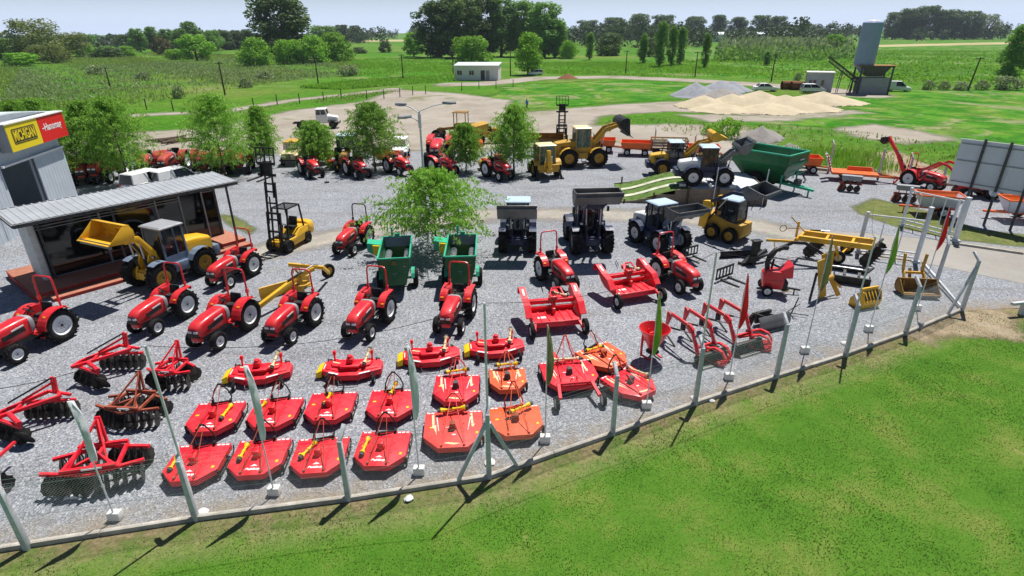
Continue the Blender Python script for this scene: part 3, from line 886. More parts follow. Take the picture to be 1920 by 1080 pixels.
DZ = .37
LOGO = text_mesh('Baldany', .115, ext=.0015, bold=.006, shear=.25, squeeze=1.12)
LOGO.materials.append(M['white'])
def make_cutter(name, label, loc, deg, col='red2', w=1.42, f=.70, r=.74, c=.34, flat=.66, style='logo', pto=None, ptocol='chrome_yellow', hitch='black', hleft=False, group=None, wheels=False, apex=1.0, gear='red'):
    t = thing(name, label, 'mower', loc, deg, group)
    b = MB()
    b.extr(deckpoly(w, f, r, c, flat), DZ - .03, DZ, 'z')
    deck = b.obj('deck', col, t, bev=.008)
    P = deckpoly(w - .03, f - .015, r - .015, c - .01, flat - .01)
    b = MB()
    for (x0, y0), (x1, y1) in zip(P, P[1:] + P[:1]):
        b.beam((x0, y0, DZ - .10), (x1, y1, DZ - .10), .02, .15)
    b.obj('side_skirt', col, t)
    for s in (1, -1):
        b = MB()
        b.beam((f - .05, s * (w / 2 + .005), .04), (-c, s * (w / 2 + .005), .04), .03, .05)
        b.beam((f * .4, s * (w / 2 + .005), .04), (f * .4, s * (w / 2 + .005), .3), .03, .05)
        b.path([(f - .05, s * w / 2, .07), (f + .05, s * w / 2, .12), (f + .06, s * w / 2, .25)], .02, 5)
        b.beam((-c, s * (w / 2 + .01), .30), (-c, s * (w / 2 + .01), .05), .06, .05)
        b.obj('skid_runner', 'black', t)
    b = MB()
    for s in (1, -1):
        b.beam((f - .05, s * .20, DZ + .008), (-r + .06, s * flat * .40, DZ + .008), .05, .02)
    b.obj('deck_rib', col, deck)
    b = MB()
    b.cyl((-.02, .02, DZ), (-.02, .02, DZ + .12), .12, .10, 12)
    b.box((-.02, .02, DZ + .16), (.17, .17, .12))
    b.cyl((.06, .02, DZ + .16), (.20, .02, DZ + .16), .035)
    b.obj('gearbox', gear, t, bev=.012)
    # A-frame hitch
    b = MB()
    for s in (1, -1):
        b.path([(f - .04, s * .27, DZ), (f + .06, s * .29, .55), (f + .08, s * .20, .78), (f + .07, s * .04, apex)], .022, 6)
        b.box((f - .03, s * .27, DZ + .06), (.10, .05, .14))
    b.cyl((f + .07, -.06, apex), (f + .07, .06, apex), .03)
    b.beam((f - .02, -.27, DZ + .06), (f - .14, .27, DZ + .06), .05, .04)
    b.obj('hitch_frame', hitch, t)
    b = MB()
    for s in (1, -1):
        b.cyl((f + .07, s * .04, apex - .02), (-r + .10, s * flat * .38, DZ + .03), .013, n=5)
        b.box((-r + .09, s * flat * .38, DZ + .03), (.08, .05, .06))
    b.obj('brace_rod', 'rustred' if style == 'logo' else col, t)
    b = MB()
    for y in ((w / 2 - .10, w / 2 - .22), (-w / 2 + .09, -w / 2 + .21, -w / 2 + .33)):
        for q in y: b.box((f - .05, q, DZ + .004), (.05, .09, .006))
    b.obj('reflector_strip', 'white', deck)
    b = MB()
    b.extr([(.10, w * .40), (.10, w * .40 - .10), (.04, w * .40 - .10), (.04, w * .40)], DZ + .001, DZ + .003, 'z')
    b.extr([(-.2, -w * .42), (-.2, -w * .42 + .07), (-.29, -w * .42 + .07), (-.29, -w * .42)], DZ + .001, DZ + .003, 'z')
    b.obj('warning_sticker', 'chrome_yellow', deck)
    b = MB()
    for x in (f - .12, .2, -.2, -r + .12):
        for s in (1, -1): b.cyl((x, s * .30, DZ), (x, s * .30, DZ + .018), .018, n=6)
    b.obj('bolt', 'dgrey', deck)['kind'] = 'stuff'
    if style == 'logo':
        o = link('lettering', LOGO, deck, (-r + .23, 0, DZ + .005), (0, 0, R(-90)))
        MB().extr([(-r + .34, -.10), (-r + .34, .10), (-r + .42, 0)], DZ + .001, DZ + .005, 'z').obj('emblem', 'white', deck)
    elif style == 'chevron':
        b = MB()
        for s in (1, -1):
            y = s * w * .335
            b.extr([(f - .16, y + .085), (f - .10, y + .02), (.14, y - s * .0 - .02), (.18, y - .065), (-.30, y - s * .10), (.02, y - .01), (.05, y + .04)], DZ + .0012, DZ + .0045, 'z')
            b.extr([(f - .22, y - s * .05), (f - .20, y - s * .075), (-.1, y - s * .16), (-.12, y - s * .145)], DZ + .0012, DZ + .0045, 'z', m=1)
        b.extr([(-r + .24, .16), (-r + .20, .26), (-r + .12, -.02), (-r + .17, -.22)], DZ + .0012, DZ + .0045, 'z')
        b.box((.05, .16, DZ + .004), (.03, .14, .004), m=1)
        b.box((-.30, -.02, DZ + .004), (.05, .10, .004), m=1)
        b.obj('flash_decal', ['cream', 'white'], deck)
    if pto: pto_shaft(t, (pto[0][0], pto[0][1], pto[0][2] + .065), (pto[1][0], pto[1][1], pto[1][2] + .065), ptocol)
    if wheels:
        b = MB()
        b.beam((-r + .05, -.62, .46), (-r + .05, .62, .46), .08, .08)
        for s in (1, -1):
            b.beam((-r + .03, s * .56, .46), (-r - .62, s * .64, .36), .10, .10)
            b.path([(-r + .05, s * .1, .42), (-r + .16, s * .08, .62), (-r + .35, s * .1, .32)], .018, 5)
        b.obj('wheel_arm', col, t)
        for s in (1, -1):
            wheel(t, (-r - .66, s * .76, .22), .22, .13, .80, lug='plain', flip=s, name='gauge_wheel')
        b = MB()
        b.hexa([(f, .16, .42), (f + .48, .28, .46), (f + .48, .52, .46), (f, .55, .42)], [(f, .16, .46), (f + .48, .28, .50), (f + .48, .52, .50), (f, .55, .46)])
        b.obj('belt_shield', col, t)
    return t

GC = 'red rotary cutters laid out along the front fence'
def cut(u, deg, label, **k):
    return make_cutter('rotary_cutter', label, u, deg, group=GC, **k)
cut((-8.66, 12.20), 94, 'red rotary cutter nearest the fence in the left corner, behind the doubled fence post', pto=((.15, .52, .36), (-.36, .50, .36)))
cut((-7.02, 12.40), 95, 'red rotary cutter, second from left in the row nearest the fence', pto=((.48, .42, .38), (-.20, .44, .38)))
cut((-5.36, 12.46), 95, 'red rotary cutter, third from left in the row nearest the fence', pto=((.45, .16, .40), (-.18, .46, .38)))
cut((-3.68, 12.72), 90, 'red rotary cutter, fourth in the fence row, its yellow shaft along the left edge', pto=((.36, .44, .38), (-.38, .48, .38)))
cut((-9.10, 14.22), 95, 'red rotary cutter at the left end of the second row, shaft on its right', pto=((.46, -.38, .38), (-.26, -.30, .38)))
cut((-7.36, 14.42), 92, 'red rotary cutter behind the white feather flag in the second row', pto=((.42, .36, .38), (-.05, .50, .36)))
cut((-5.72, 14.72), 93, 'red rotary cutter in the second row with a shaft lying beside its gearbox', pto=((.48, .05, .44), (-.10, .16, .40)))
cut((-3.84, 14.84), 91, 'red rotary cutter at the right end of the second row, shaft propped on the gearbox', pto=((.66, -.10, .62), (.20, .04, .46)))
cut((-1.84, 15.68), 91, 'red rotary cutter with pale flash decals and a yellow shaft across its front', w=1.47, f=.72, r=.80, style='chevron', pto=((.68, .44, .44), (.78, -.36, .50)), hitch='red', gear='dgrey')
cut((-1.75, 13.56), 94, 'large sun-bleached rotary cutter with white flash decals left of the braced fence post', col='pinkred', w=1.72, f=.80, r=.86, c=.36, flat=.84, style='chevron', pto=((.66, .46, .46), (.74, -.42, .50)), hitch='redold', gear='rustred')
cut((-.16, 16.20), 94, 'small orange rotary cutter with cream flash decals behind the bare pole', col='orangedeck', w=1.23, f=.60, r=.68, c=.26, flat=.62, style='chevron', pto=((.58, .40, .46), (.62, -.44, .48)), hitch='redold', gear='dgrey')
cut((.10, 13.95), 96, 'faded orange rotary cutter right of the braced fence post with a tall round hitch', col='orangedeck', w=1.55, f=.66, r=.74, c=.30, flat=.78, style='plain', pto=((.10, .22, .5), (.52, -.52, .46)), hitch='redold', apex=1.25, gear='rustred')
cut((1.95, 16.48), 98, 'wide red rotary cutter with two white rear wheels on arms', w=1.85, f=.78, r=.80, c=.30, flat=1.15, style='chevron', pto=((.66, .60, .48), (.62, -.55, .46)), ptocol='cream', hitch='redold', wheels=True, apex=1.35, gear='dgrey')
cut((3.28, 17.62), 122, 'orange rotary cutter with black hitch lying behind the bent fence post', col='orangedeck', w=1.5, f=.74, r=.80, c=.30, flat=.75, style='chevron', pto=((.45, .50, .42), (.30, -.20, .48)), gear='rustred')
cut((3.92, 15.92), 124, 'red rotary cutter beside the white flag block, cream wrapped shaft on its edge', w=1.42, f=.74, r=.80, c=.3, flat=.70, style='chevron', pto=((.58, -.42, .40), (-.20, -.68, .40)), ptocol='cream', gear='dgrey')

# ------------------------------------------------------------------ finishing mowers
def make_mower():
    t = thing('finishing_mower', 'red finishing mower', 'mower')
    # local: x towards the hitch side, y across the working width, discharge chute at +y
    P = [(.42, .86), (.46, .3), (.46, -.3), (.42, -.86), (.28, -1.0), (-.12, -1.0), (-.30, -.55), (-.42, -.30), (-.42, .30), (-.30, .55), (-.12, .92), (.30, .92)]
    deck = MB().extr(P, .10, .30, 'z').obj('deck', 'red2', t, bev=.02)
    b = MB()
    b.extr([(.30, .80), (.34, .1), (.34, -.1), (.30, -.90), (-.06, -.90), (-.20, -.40), (-.20, .40), (-.06, .80)], .302, .325, 'z')
    b.obj('top_plate', 'red2', deck, bev=.006)
    for s in (1, -1):
        b = MB()
        b.extr([(.24, s * .70), (.0, s * .62), (-.14, s * .14), (.06, s * .10)], .325, .40, 'z')
        b.obj('belt_cover', 'red2', t, bev=.02)
        MB().extr([(.20, s * .62), (.14, s * .60), (.02, s * .22), (.05, s * .21)], .401, .405, 'z').obj('flash_decal', 'cream', deck)
    b = MB()
    b.extr([(.10, .24), (.12, -.24), (-.06, -.38), (-.20, -.28), (-.22, .28), (-.06, .38)], .40, .47, 'z')
    b.obj('belt_cover', 'red2', t, bev=.02)
    b = MB()
    b.box((.02, 0, .56), (.2, .2, .16))
    b.cyl((.02, 0, .64), (.02, 0, .72), .09, .07)
    b.cyl((.1, 0, .56), (.24, 0, .56), .035)
    b.obj('gearbox', 'red2', t, bev=.015)
    b = MB()
    for s in (1, -1):
        b.beam((-.24, s * .66, .308), (-.36, s * .33, .308), .06, .006)
        b.beam((.22, s * .87, .306), (-.05, s * .87, .306), .03, .006)
    b.obj('warning_strip', 'white', deck)
    b = MB()
    b.hexa([(-.16, .93, .08), (.32, .93, .08), (.32, 1.12, .05), (-.16, 1.12, .05)], [(-.16, .93, .31), (.32, .93, .31), (.32, 1.12, .22), (-.16, 1.12, .22)])
    b.obj('discharge_chute', 'chrome_yellow', t, bev=.008)
    b = MB()
    for s in (1, -1):
        b.beam((.40, s * .62, .3), (.44, s * .62, .62), .05, .05)
        b.box((.44, s * .62, .56), (.07, .09, .12))
        b.beam((.42, s * .62, .34), (.02, s * .06, .50), .03, .02)
    b.obj('hitch_post', 'red2', t)
    for x, y in ((-.44, .66), (-.44, -.80), (.52, .82), (.52, -.78)):
        wheel(t, (x, y, .13), .13, .09, .5, rimm='grey', lug='plain', flip=1, name='caster_wheel', n=16)
    for x, y in ((-.44, .66), (-.44, -.80), (.52, .82), (.52, -.78)):
        b = MB()
        b.beam((x, y + .06, .13), (x, y + .06, .30), .02, .04)
        b.beam((x, y + .06, .29), (x * .6, y, .29), .05, .03)
        b.obj('caster_bracket', 'black', t)
    b = MB()
    b.path([(-.40, .35, .2), (-.55, .3, .08), (-.60, .0, .06), (-.56, -.30, .08), (-.40, -.35, .2)], .014, 5)
    b.obj('rear_guard', 'black', t)
    pto_shaft(t, (-.10, -.46, .46), (.42, -.58, .70), 'cream')
    return t
GM = 'red finishing mowers with yellow chutes'
mw = make_mower()
spots = [((-8.77, 16.75), 98, 'red finishing mower with yellow chute behind the white feather flag, leftmost of four'), ((-5.64, 16.98), 93, 'red finishing mower with yellow chute, second from left, nothing in front of it'),
         ((-2.97, 17.79), 98, 'red finishing mower with yellow chute behind the grey feather flag, third from left'), ((-0.61, 18.37), 97, 'red finishing mower with yellow chute behind the bare pole, rightmost of four')]
for i, (p, a, l) in enumerate(spots):
    o = mw if i == 0 else dup(mw)
    o.location, o.rotation_euler = (*p, 0), (0, 0, R(a))
    o.scale = (1.22, 1.06, 1.12)
    tag(o, l, 'mower', GM)

# ------------------------------------------------------------------ disc harrows
DISC = {}
def disc_mesh(r):
    if r not in DISC:
        b = MB()
        n = 20
        rim = [r if i % 2 else r * .90 for i in range(n)]
        vs_ = [(0, .035, 0), (0, .030, 0)]
        for k, yy in ((1, 0.0), (1, -.008)):
            vs_ += [(rim[i] * math.cos(2 * math.pi * i / n), yy, rim[i] * math.sin(2 * math.pi * i / n)) for i in range(n)]
        fs = []
        for i in range(n):
            j = (i + 1) % n
            fs += [(0, 2 + i, 2 + j), (1, 2 + n + j, 2 + n + i), (2 + i, 2 + n + i, 2 + n + j, 2 + j)]
        b.add(vs_, fs)
        DISC[r] = b.mesh('disc', 'blackdisc', fixn=False)
    return DISC[r]
M['blackdisc'] = mat('black_painted_disc_steel', (.022, .021, .02), .42, .3, var=.4, sc=5, dust=.25)

def gang(root, p, q, n, r, hang=.30, col='red2', bar=.08):
    "an axle with n dished discs hanging from a square bar"
    p, q = Vector(p), Vector(q)
    d = (q - p)
    L = d.length
    dn = d.normalized()
    b = MB()
    b.cyl(p - dn * .05, q + dn * .05, .03)
    for k in range(n - 1):
        c = p + d * ((k + .5) / (n - 1)) if n > 1 else p
        if k % 2 == 0:
            b.path([c + Vector((0, 0, 0)), c + Vector((.06, 0, hang * .45)), c + Vector((0, 0, hang))], .022, 5)
        b.beam(c + Vector((-.16, 0, .10)), c + Vector((-.05, 0, hang)), .03, .02)
    g = b.obj('disc_gang', 'black', root)
    bb = MB().beam(p + Vector((0, 0, hang)) - dn * .12, q + Vector((0, 0, hang)) + dn * .12, bar, bar).obj('gang_beam', col, root)
    a = math.atan2(dn.y, dn.x) - math.pi / 2
    for k in range(n):
        c = p + d * (k / (n - 1))
        link('disc', disc_mesh(r), g, tuple(c), (0, rnd.uniform(0, 3), a))
    return g

def offset_harrow(loc, deg, label, n=7):
    t = thing('offset_harrow', label, 'harrow', loc, deg, 'disc harrows at the left of the yard')
    gang(t, (-.20, .30, .28), (1.12, .36, .28), n, .28, .34, 'red2', .08)
    gang(t, (-.43, -.56, .27), (.44, -.94, .27), 4, .27, .36, 'red2', .09)
    b = MB()
    A0, A1, B0, B1 = (-.50, -.74, .72), (.90, .26, .82), (-.45, -.34, .72), (.36, .56, .82)
    b.beam(A0, A1, .09, .10)
    b.beam(B0, B1, .08, .10)
    b.beam(A0, B0, .08, .10)
    b.beam(A1, (.55, .62, .82), .09, .10)
    b.beam(B1, (1.12, .40, .78), .07, .08)
    b.beam((0, -.40, .76), (-.08, .06, .76), .07, .09)
    b.obj('main_frame', 'red2', t)
    b = MB()
    for d in (0, .12): b.beam((.60 + d, .46 - d * .4, .82), (.66 + d, .50 - d * .4, 1.38), .07, .06)
    b.beam((.70, .48, 1.22), (-.05, .02, .86), .05, .06)
    b.obj('mast', 'red2', t)
    MB().cyl((.58, .52, 1.30), (-.30, -.18, .92), .03, n=8).obj('hydraulic_hose_bundle', 'black', t)
    MB().cyl((-.08, -.50, .74), (.56, -.98, .74), .075, n=10).obj('cross_tube', 'red2', t)
    MB().lathe([(.001, -.03), (.20, -.02), (.29, .0), (.29, .012), (.20, -.008), (.001, -.015)], n=24).obj('gauge_disc', 'blackdisc', t, loc=(.58, -1.02, .29), rot=(R(20), 0, R(-12)))
    return t
offset_harrow((-14.42, 17.22), 0, 'red offset disc harrow at the back left, a round disc at its near corner')
offset_harrow((-14.85, 14.36), 2, 'red offset disc harrow at the left edge, in front of the other one like it')

def tandem_harrow(loc, deg, label, col, w, l, n, r, mast=1.15, slim=.07, name='tandem_harrow'):
    # x: forward (hitch); gangs form an X
    t = thing(name, label, 'harrow', loc, deg, 'disc harrows at the left of the yard')
    fx, bx, hz = l / 2, -l / 2, .36
    for s in (1, -1):
        gang(t, (fx - .05, s * .12, r), (fx - .28, s * w, r), n, r, hz, col, slim)
        gang(t, (bx + .05, s * .12, r), (bx + .10 + .20, s * (w + .05), r), n, r, hz, col, slim)
    b = MB()
    z = r + hz + slim * .7
    for s in (1, -1):
        b.beam((fx - .1, s * w * .55, z), (bx + .1, s * w * .62, z), slim, slim)
        b.beam((bx + .12, s * w * .62, z + slim * .3), (fx * .2, 0, z + slim * .3), slim * .8, slim * .8)
    b.beam((bx + .12, -w * .62, z + slim * .9), (bx + .12, w * .62, z + slim * .9), slim, slim)
    b.beam((fx - .1, -w * .58, z + slim * .9), (fx - .1, w * .58, z + slim * .9), slim, slim)
    b.beam((bx + .1, 0, z), (fx - .1, 0, z), slim, slim)
    b.obj('main_frame', col, t)
    b = MB()
    b.beam((fx - .06, .08, z), (fx + .06, .03, z + mast * .62), slim * .8, slim * .8)
    b.beam((fx - .06, -.08, z), (fx + .06, -.03, z + mast * .62), slim * .8, slim * .8)
    b.beam((fx + .05, 0, z + mast * .60), (bx + .14, w * .45, z + .05), slim * .6, slim * .6)
    b.beam((fx + .05, 0, z + mast * .60), (bx + .14, -w * .45, z + .05), slim * .5, slim * .5)
    b.obj('mast', col, t)
    MB().box((bx + .06, -.1, z + slim * .9), (.012, w * .45, .05)).obj('name_strip', 'white', t)
    return t
tandem_harrow((-11.62, 16.58), 83, 'small bright red tandem disc harrow beside the tall thin pole', 'red2', .62, 1.0, 4, .26)
tandem_harrow((-11.76, 14.60), 85, 'rusty brown tandem disc harrow between the red harrows', 'rustred', .85, 1.1, 5, .25)
tandem_harrow((-11.08, 11.96), 103, 'largest red tandem disc harrow, near the fence corner', 'red2', 1.05, 1.2, 6, .29, 1.4, .085)
t = thing('disc_gang_unit', 'black discs of a harrow cut off by the left picture edge', 'harrow', (-13.79, 11.84), 70, 'disc harrows at the left of the yard')
gang(t, (-.2, -.6, .28), (-.2, .5, .28), 5, .28, .34, 'black', .07)
MB().beam((-.2, 0, .62), (.8, .4, .64), .07, .07).obj('frame_beam', 'red2', t)
# a white sack left under the big harrow
b = MB()
for k in range(5):
    pass
pts = []
for i in range(7):
    a = i / 6
    pts.append(rrect(-.3 + .6 * a, .10 + .22 * math.sin(math.pi * a) + rnd.uniform(-.03, .03), 0.003, .05 + .07 * math.sin(math.pi * a) + rnd.uniform(-.015, .02), .04, y0=rnd.uniform(-.04, .04)))
o = MB().loft(pts).obj('plastic_sack', 'white', loc=(*(-11.37, 11.34), 0), rot=(0, 0, R(20)))
tag(o, 'crumpled white plastic sack on the gravel under the largest red harrow', 'sack')

# ------------------------------------------------------------------ front fence, poles and flags
GP = 'cast concrete posts of the front fence'
FT = KERB[1:]
def fence_post(p, h, lean, label, brace=(), group=GP, pipe=0.0, name='fence_post', arm=True):
    "tapered square post with an inclined top arm; lean: unit xy direction of the arm"
    t = thing(name, label, 'post', (*p, 0), 0, group)
    b = MB()
    w0, w1 = .07, .055
    b.hexa([(-w0, -w0, -.1), (w0, -w0, -.1), (w0, w0, -.1), (-w0, w0, -.1)], [(-w1, -w1, h), (w1, -w1, h), (w1, w1, h), (-w1, w1, h)])
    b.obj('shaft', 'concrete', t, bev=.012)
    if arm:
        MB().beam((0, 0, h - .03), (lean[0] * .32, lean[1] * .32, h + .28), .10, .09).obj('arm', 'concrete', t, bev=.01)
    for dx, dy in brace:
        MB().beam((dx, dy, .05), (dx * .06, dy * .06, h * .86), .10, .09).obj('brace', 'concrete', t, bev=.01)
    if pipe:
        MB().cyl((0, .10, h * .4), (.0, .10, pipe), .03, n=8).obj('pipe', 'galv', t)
    return t
ln = (.45, -.55)
fence_post(FT[1], 1.85, (-.4, .9), 'concrete fence post with a tall steel pipe strapped to it, left of the cutters', pipe=4.9)
fence_post((-11.41, 9.69), 1.85, (-.5, .85), 'leaning top concrete fence post at the left picture edge')
fence_post(FT[2], 1.9, (.25, .9), 'concrete fence post in front of the fourth cutter from the left')
d1 = Vector((*FT[2], 0)) - Vector((*FT[3], 0))
d2 = Vector((*FT[4], 0)) - Vector((*FT[3], 0))
d1, d2 = d1.normalized() * .85, d2.normalized() * .85
fence_post(FT[3], 2.1, (.1, .9), 'corner fence post with two slanting braces and a tall steel pipe', brace=((d1.x, d1.y), (d2.x, d2.y)), pipe=5.2)
fence_post(FT[4], 2.1, (-.2, .9), 'concrete fence post with bent top beside the diamond-set cutters')
fence_post(FT[5], 2.1, (-.2, .9), 'concrete fence post with bent top in front of the red loader frames', pipe=5.2)
fence_post(FT[6], 2.1, (-.2, .9), 'concrete fence post with bent top in front of the grey blade')
fence_post(FT[7], 2.1, (-.2, .9), 'concrete fence post with bent top beside the slotted yellow bucket', pipe=4.6)
fence_post(FT[8], 2.1, (-.2, .9), 'concrete fence post with bent top in front of the yellow bucket with arms')
d1 = (Vector((*FT[8], 0)) - Vector((*FT[9], 0))).normalized() * 1.2
fence_post(FT[9], 2.3, (-.3, .9), 'last concrete fence post with one slanting brace, by the gate', brace=((d1.x, d1.y),))

# chain link and strand wires, one panel of mesh between each two posts
def chain_link(a, b, h, label):
    a, b = Vector((*a, 0)), Vector((*b, 0))
    L = (b - a).length
    d = (b - a) / L
    t = thing('wire_fence', label, 'fence', (a.x, a.y, 0), 0, 'chain link panels of the front fence')
    o = MB()
    pitch, r = .075, .0016
    def wire(x0, z0, x1, z1, rr):
        p, q = d * x0 + Vector((0, 0, z0)), d * x1 + Vector((0, 0, z1))
        n = Vector((-d.y, d.x, 0)) * rr
        u = Vector((0, 0, rr * 1.4))
        o.add([p + n, p - n * .5 + u, p - n * .5 - u, q + n, q - n * .5 + u, q - n * .5 - u], [(0, 1, 4, 3), (1, 2, 5, 4), (2, 0, 3, 5)])
    x = -h
    while x < L:
        for s in (0, 1):
            x0, z0, x1, z1 = x, .08, x + h, .08 + h
            if x0 < 0: z0, x0 = z0 - x0, 0
            if x1 > L: z1, x1 = z1 - (x1 - L), L
            if x1 > x0 + .02:
                if s: z0, z1 = h + .16 - z0, h + .16 - z1
                wire(x0, z0, x1, z1, r)
        x += pitch
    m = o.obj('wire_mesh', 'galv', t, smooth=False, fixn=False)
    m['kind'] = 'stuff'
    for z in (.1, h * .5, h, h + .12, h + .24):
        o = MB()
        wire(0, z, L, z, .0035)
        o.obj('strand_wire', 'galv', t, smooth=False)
    return t
names = ['left corner stretch of chain link fence', 'chain link fence in front of the two left cutters', 'chain link fence between the plain post and the braced corner post', 'chain link fence right of the braced corner post', 'chain link fence in front of the diamond-set cutters',
         'chain link fence in front of the red grapples', 'chain link fence in front of the grey blade', 'chain link fence in front of the yellow spoked implement', 'last chain link stretch before the gate']
for i, nm in enumerate(names):
    chain_link(FT[i], FT[i + 1], 1.75, nm)

# flag poles on white blocks
GF = 'flag poles along the front fence'
def flag_pole(p, h, label, flag=None, lean=(0, 0), rz=0, z0=.3, z1=.98, block=True):
    t = thing('flag_pole', label, 'flag pole', (*p, 0), 0, GF)
    b = MB()
    top_ = (lean[0] * h, lean[1] * h, h)
    b.cyl((0, 0, 0), top_, .022, .014, 8)
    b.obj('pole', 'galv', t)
    if block:
        MB().box((0, .03, .13), (.30, .19, .24), (0, 0, rz)).obj('base_block', 'whitecon', t, bev=.015)
    if flag:
        # a furled feather banner hanging close to the pole
        sec = []
        n = 14
        for i in range(n + 1):
            f = i / n
            z = h * (z0 + (z1 - z0) * f)
            w = .21 * math.sin(math.pi * min(1, (1 - f) * .92 + .05)) ** .7 * (1 - .45 * f) + .02
            x, y = lean[0] * z, lean[1] * z
            ph = f * 7
            ring = []
            for k in range(10):
                a = 2 * math.pi * k / 10
                ring.append((x + w * .5 + w * .55 * math.cos(a), y + .035 * math.sin(a) + .05 * math.sin(ph + 2.5 * math.cos(a)), z - .06 * math.cos(a)))
            sec.append(ring)
        MB().loft(sec).obj('banner', flag, t)
    return t
M['flagwhite'] = mat('pale_flag_cloth', (.74, .76, .80), .8, var=.1, sc=3, bump=.2)
M['flaggreen'] = mat('green_flag_cloth', (.24, .46, .05), .8, var=.15, sc=3, bump=.2)
M['flagolive'] = mat('olive_flag_cloth', (.26, .26, .12), .8, var=.25, sc=3, bump=.2)
M['flagred'] = mat('red_flag_cloth', (.85, .03, .035), .7, var=.1, sc=3, bump=.2)
flag_pole((-9.87, 10.53), 3.6, 'leftmost flag pole with a narrow pale furled banner', 'flagwhite', (.0, .0), z0=.52)
flag_pole((-6.23, 11.33), 4.0, 'flag pole with a long pale grey furled banner between the cutters', 'flagwhite', (.0, .0), z0=.45)
flag_pole((-2.56, 12.04), 4.1, 'flag pole with a grey furled banner left of the sun-bleached cutter', 'flagwhite', (-.0, 0), z0=.45)
flag_pole((0.94, 13.33), 3.9, 'flag pole with a thin dark olive banner by the wheeled cutter', 'flagolive', (.0, 0), z0=.52)
flag_pole((4.26, 14.95), 4.1, 'flag pole with a bright green banner before the red spreader cone', 'flaggreen', z0=.48)
flag_pole((7.46, 16.56), 4.0, 'flag pole with a red banner in front of the red grapple', 'flagred', z0=.50)
flag_pole((10.89, 18.30), 4.6, 'flag pole with an olive banner beside the yellow spoked implement', 'flagolive', z0=.55)
flag_pole((14.20, 19.91), 4.6, 'flag pole with a slim green banner right of the slotted yellow bucket', 'flaggreen', z0=.55, z1=.96)
flag_pole((17.32, 21.76), 4.6, 'rightmost flag pole with a bright red banner near the gate', 'flagred', z0=.60)
# sagging cable from pole to pole
def cable(pts, sag, name, label, r=.007):
    b = MB()
    out = []
    for a, c in zip(pts[:-1], pts[1:]):
        a, c = Vector(a), Vector(c)
        for i in range(12):
            f = i / 12
            out.append(a.lerp(c, f) - Vector((0, 0, sag * 4 * f * (1 - f))))
    out.append(Vector(pts[-1]))
    return tag(b.path(out, r, 5).obj(name, 'black'), label, 'cable')
PT = [(FT[1][0], FT[1][1] + .1, 4.9), (FT[3][0], FT[3][1] + .1, 5.2), (FT[5][0], FT[5][1] + .1, 5.2), (FT[7][0], FT[7][1] + .1, 4.6)]
cable([(-13.5, 9.6, 4.4)] + PT + [(*(19.17, 29.16), 2.5)], .45, 'overhead_cable', 'thin dark cable slung from pole to pole above the front fence')

# ------------------------------------------------------------------ wheel loaders
def rot2(pts, a, o):
    c, s = math.cos(R(a)), math.sin(R(a))
    return [(o[0] + x * c - z * s, o[1] + x * s + z * c) for x, z in pts]

def bucket(parent, tip, ang, w, col, size=1.0, teeth=0, name='bucket'):
    "scoop whose pin sits at tip=(x,z); ang 0 = floor level, opening forwards"
    k = size
    prof = [(-.05, .62), (-.18, .45), (-.22, .22), (-.12, .02), (.10, -.06), (.92, -.06)]
    prof = [(x * k, z * k) for x, z in prof]
    inn = [(x + .03 * k * (1 if i < 4 else 0), z + .035 * k * (1 if i > 2 else 0)) for i, (x, z) in enumerate(prof)]
    O, I = rot2(prof, ang, tip), rot2(inn, ang, tip)
    b = MB()
    for i in range(len(O) - 1):
        p = [O[i], O[i + 1], I[i + 1], I[i]]
        b.hexa([(x, -w / 2, z) for x, z in p], [(x, w / 2, z) for x, z in p])
    S = rot2([(x * k, z * k) for x, z in [(-.05, .62), (-.18, .45), (-.22, .22), (-.12, .02), (.10, -.06), (.92, -.06), (.62, .22), (.22, .66)]], ang, tip)
    for s in (1, -1):
        b.extr(S, s * w / 2, s * (w / 2 - .03), 'y')
    # spill guard along the back lip
    T = rot2([(-.05 * k, .62 * k), (.22 * k, .67 * k), (.22 * k, .70 * k), (-.05 * k, .66 * k)], ang, tip)
    b.extr(T, -w / 2, w / 2, 'y')
    o = b.obj(name, col, parent, bev=.006)
    b = MB()
    e0, e1 = rot2([(.78 * k, -.085 * k), (1.0 * k, -.085 * k)], ang, tip)
    b.beam((e0[0], -w / 2, e0[1]), (e0[0], w / 2, e0[1]), .2 * k, .03, up=(e1[0] - e0[0], 0, e1[1] - e0[1]))
    for i in range(teeth):
        y = -w / 2 + w * (i + .5) / teeth
        t0, t1 = rot2([(.86 * k, -.07 * k), (1.16 * k, -.05 * k)], ang, tip)
        b.beam((t0[0], y, t0[1]), (t1[0], y, t1[1]), .08, .05)
    b.obj('cutting_edge', 'bucket', o)
    return o

def rod(root, p, q, r=.05, f=.55, name='hydraulic_cylinder', col='black'):
    p, q = Vector(p), Vector(q)
    m = p.lerp(q, f)
    o = MB().cyl(p, m, r, n=8).obj(name, col, root)
    MB().cyl(m, q, r * .55, n=8).obj('piston_rod', 'silver', o)

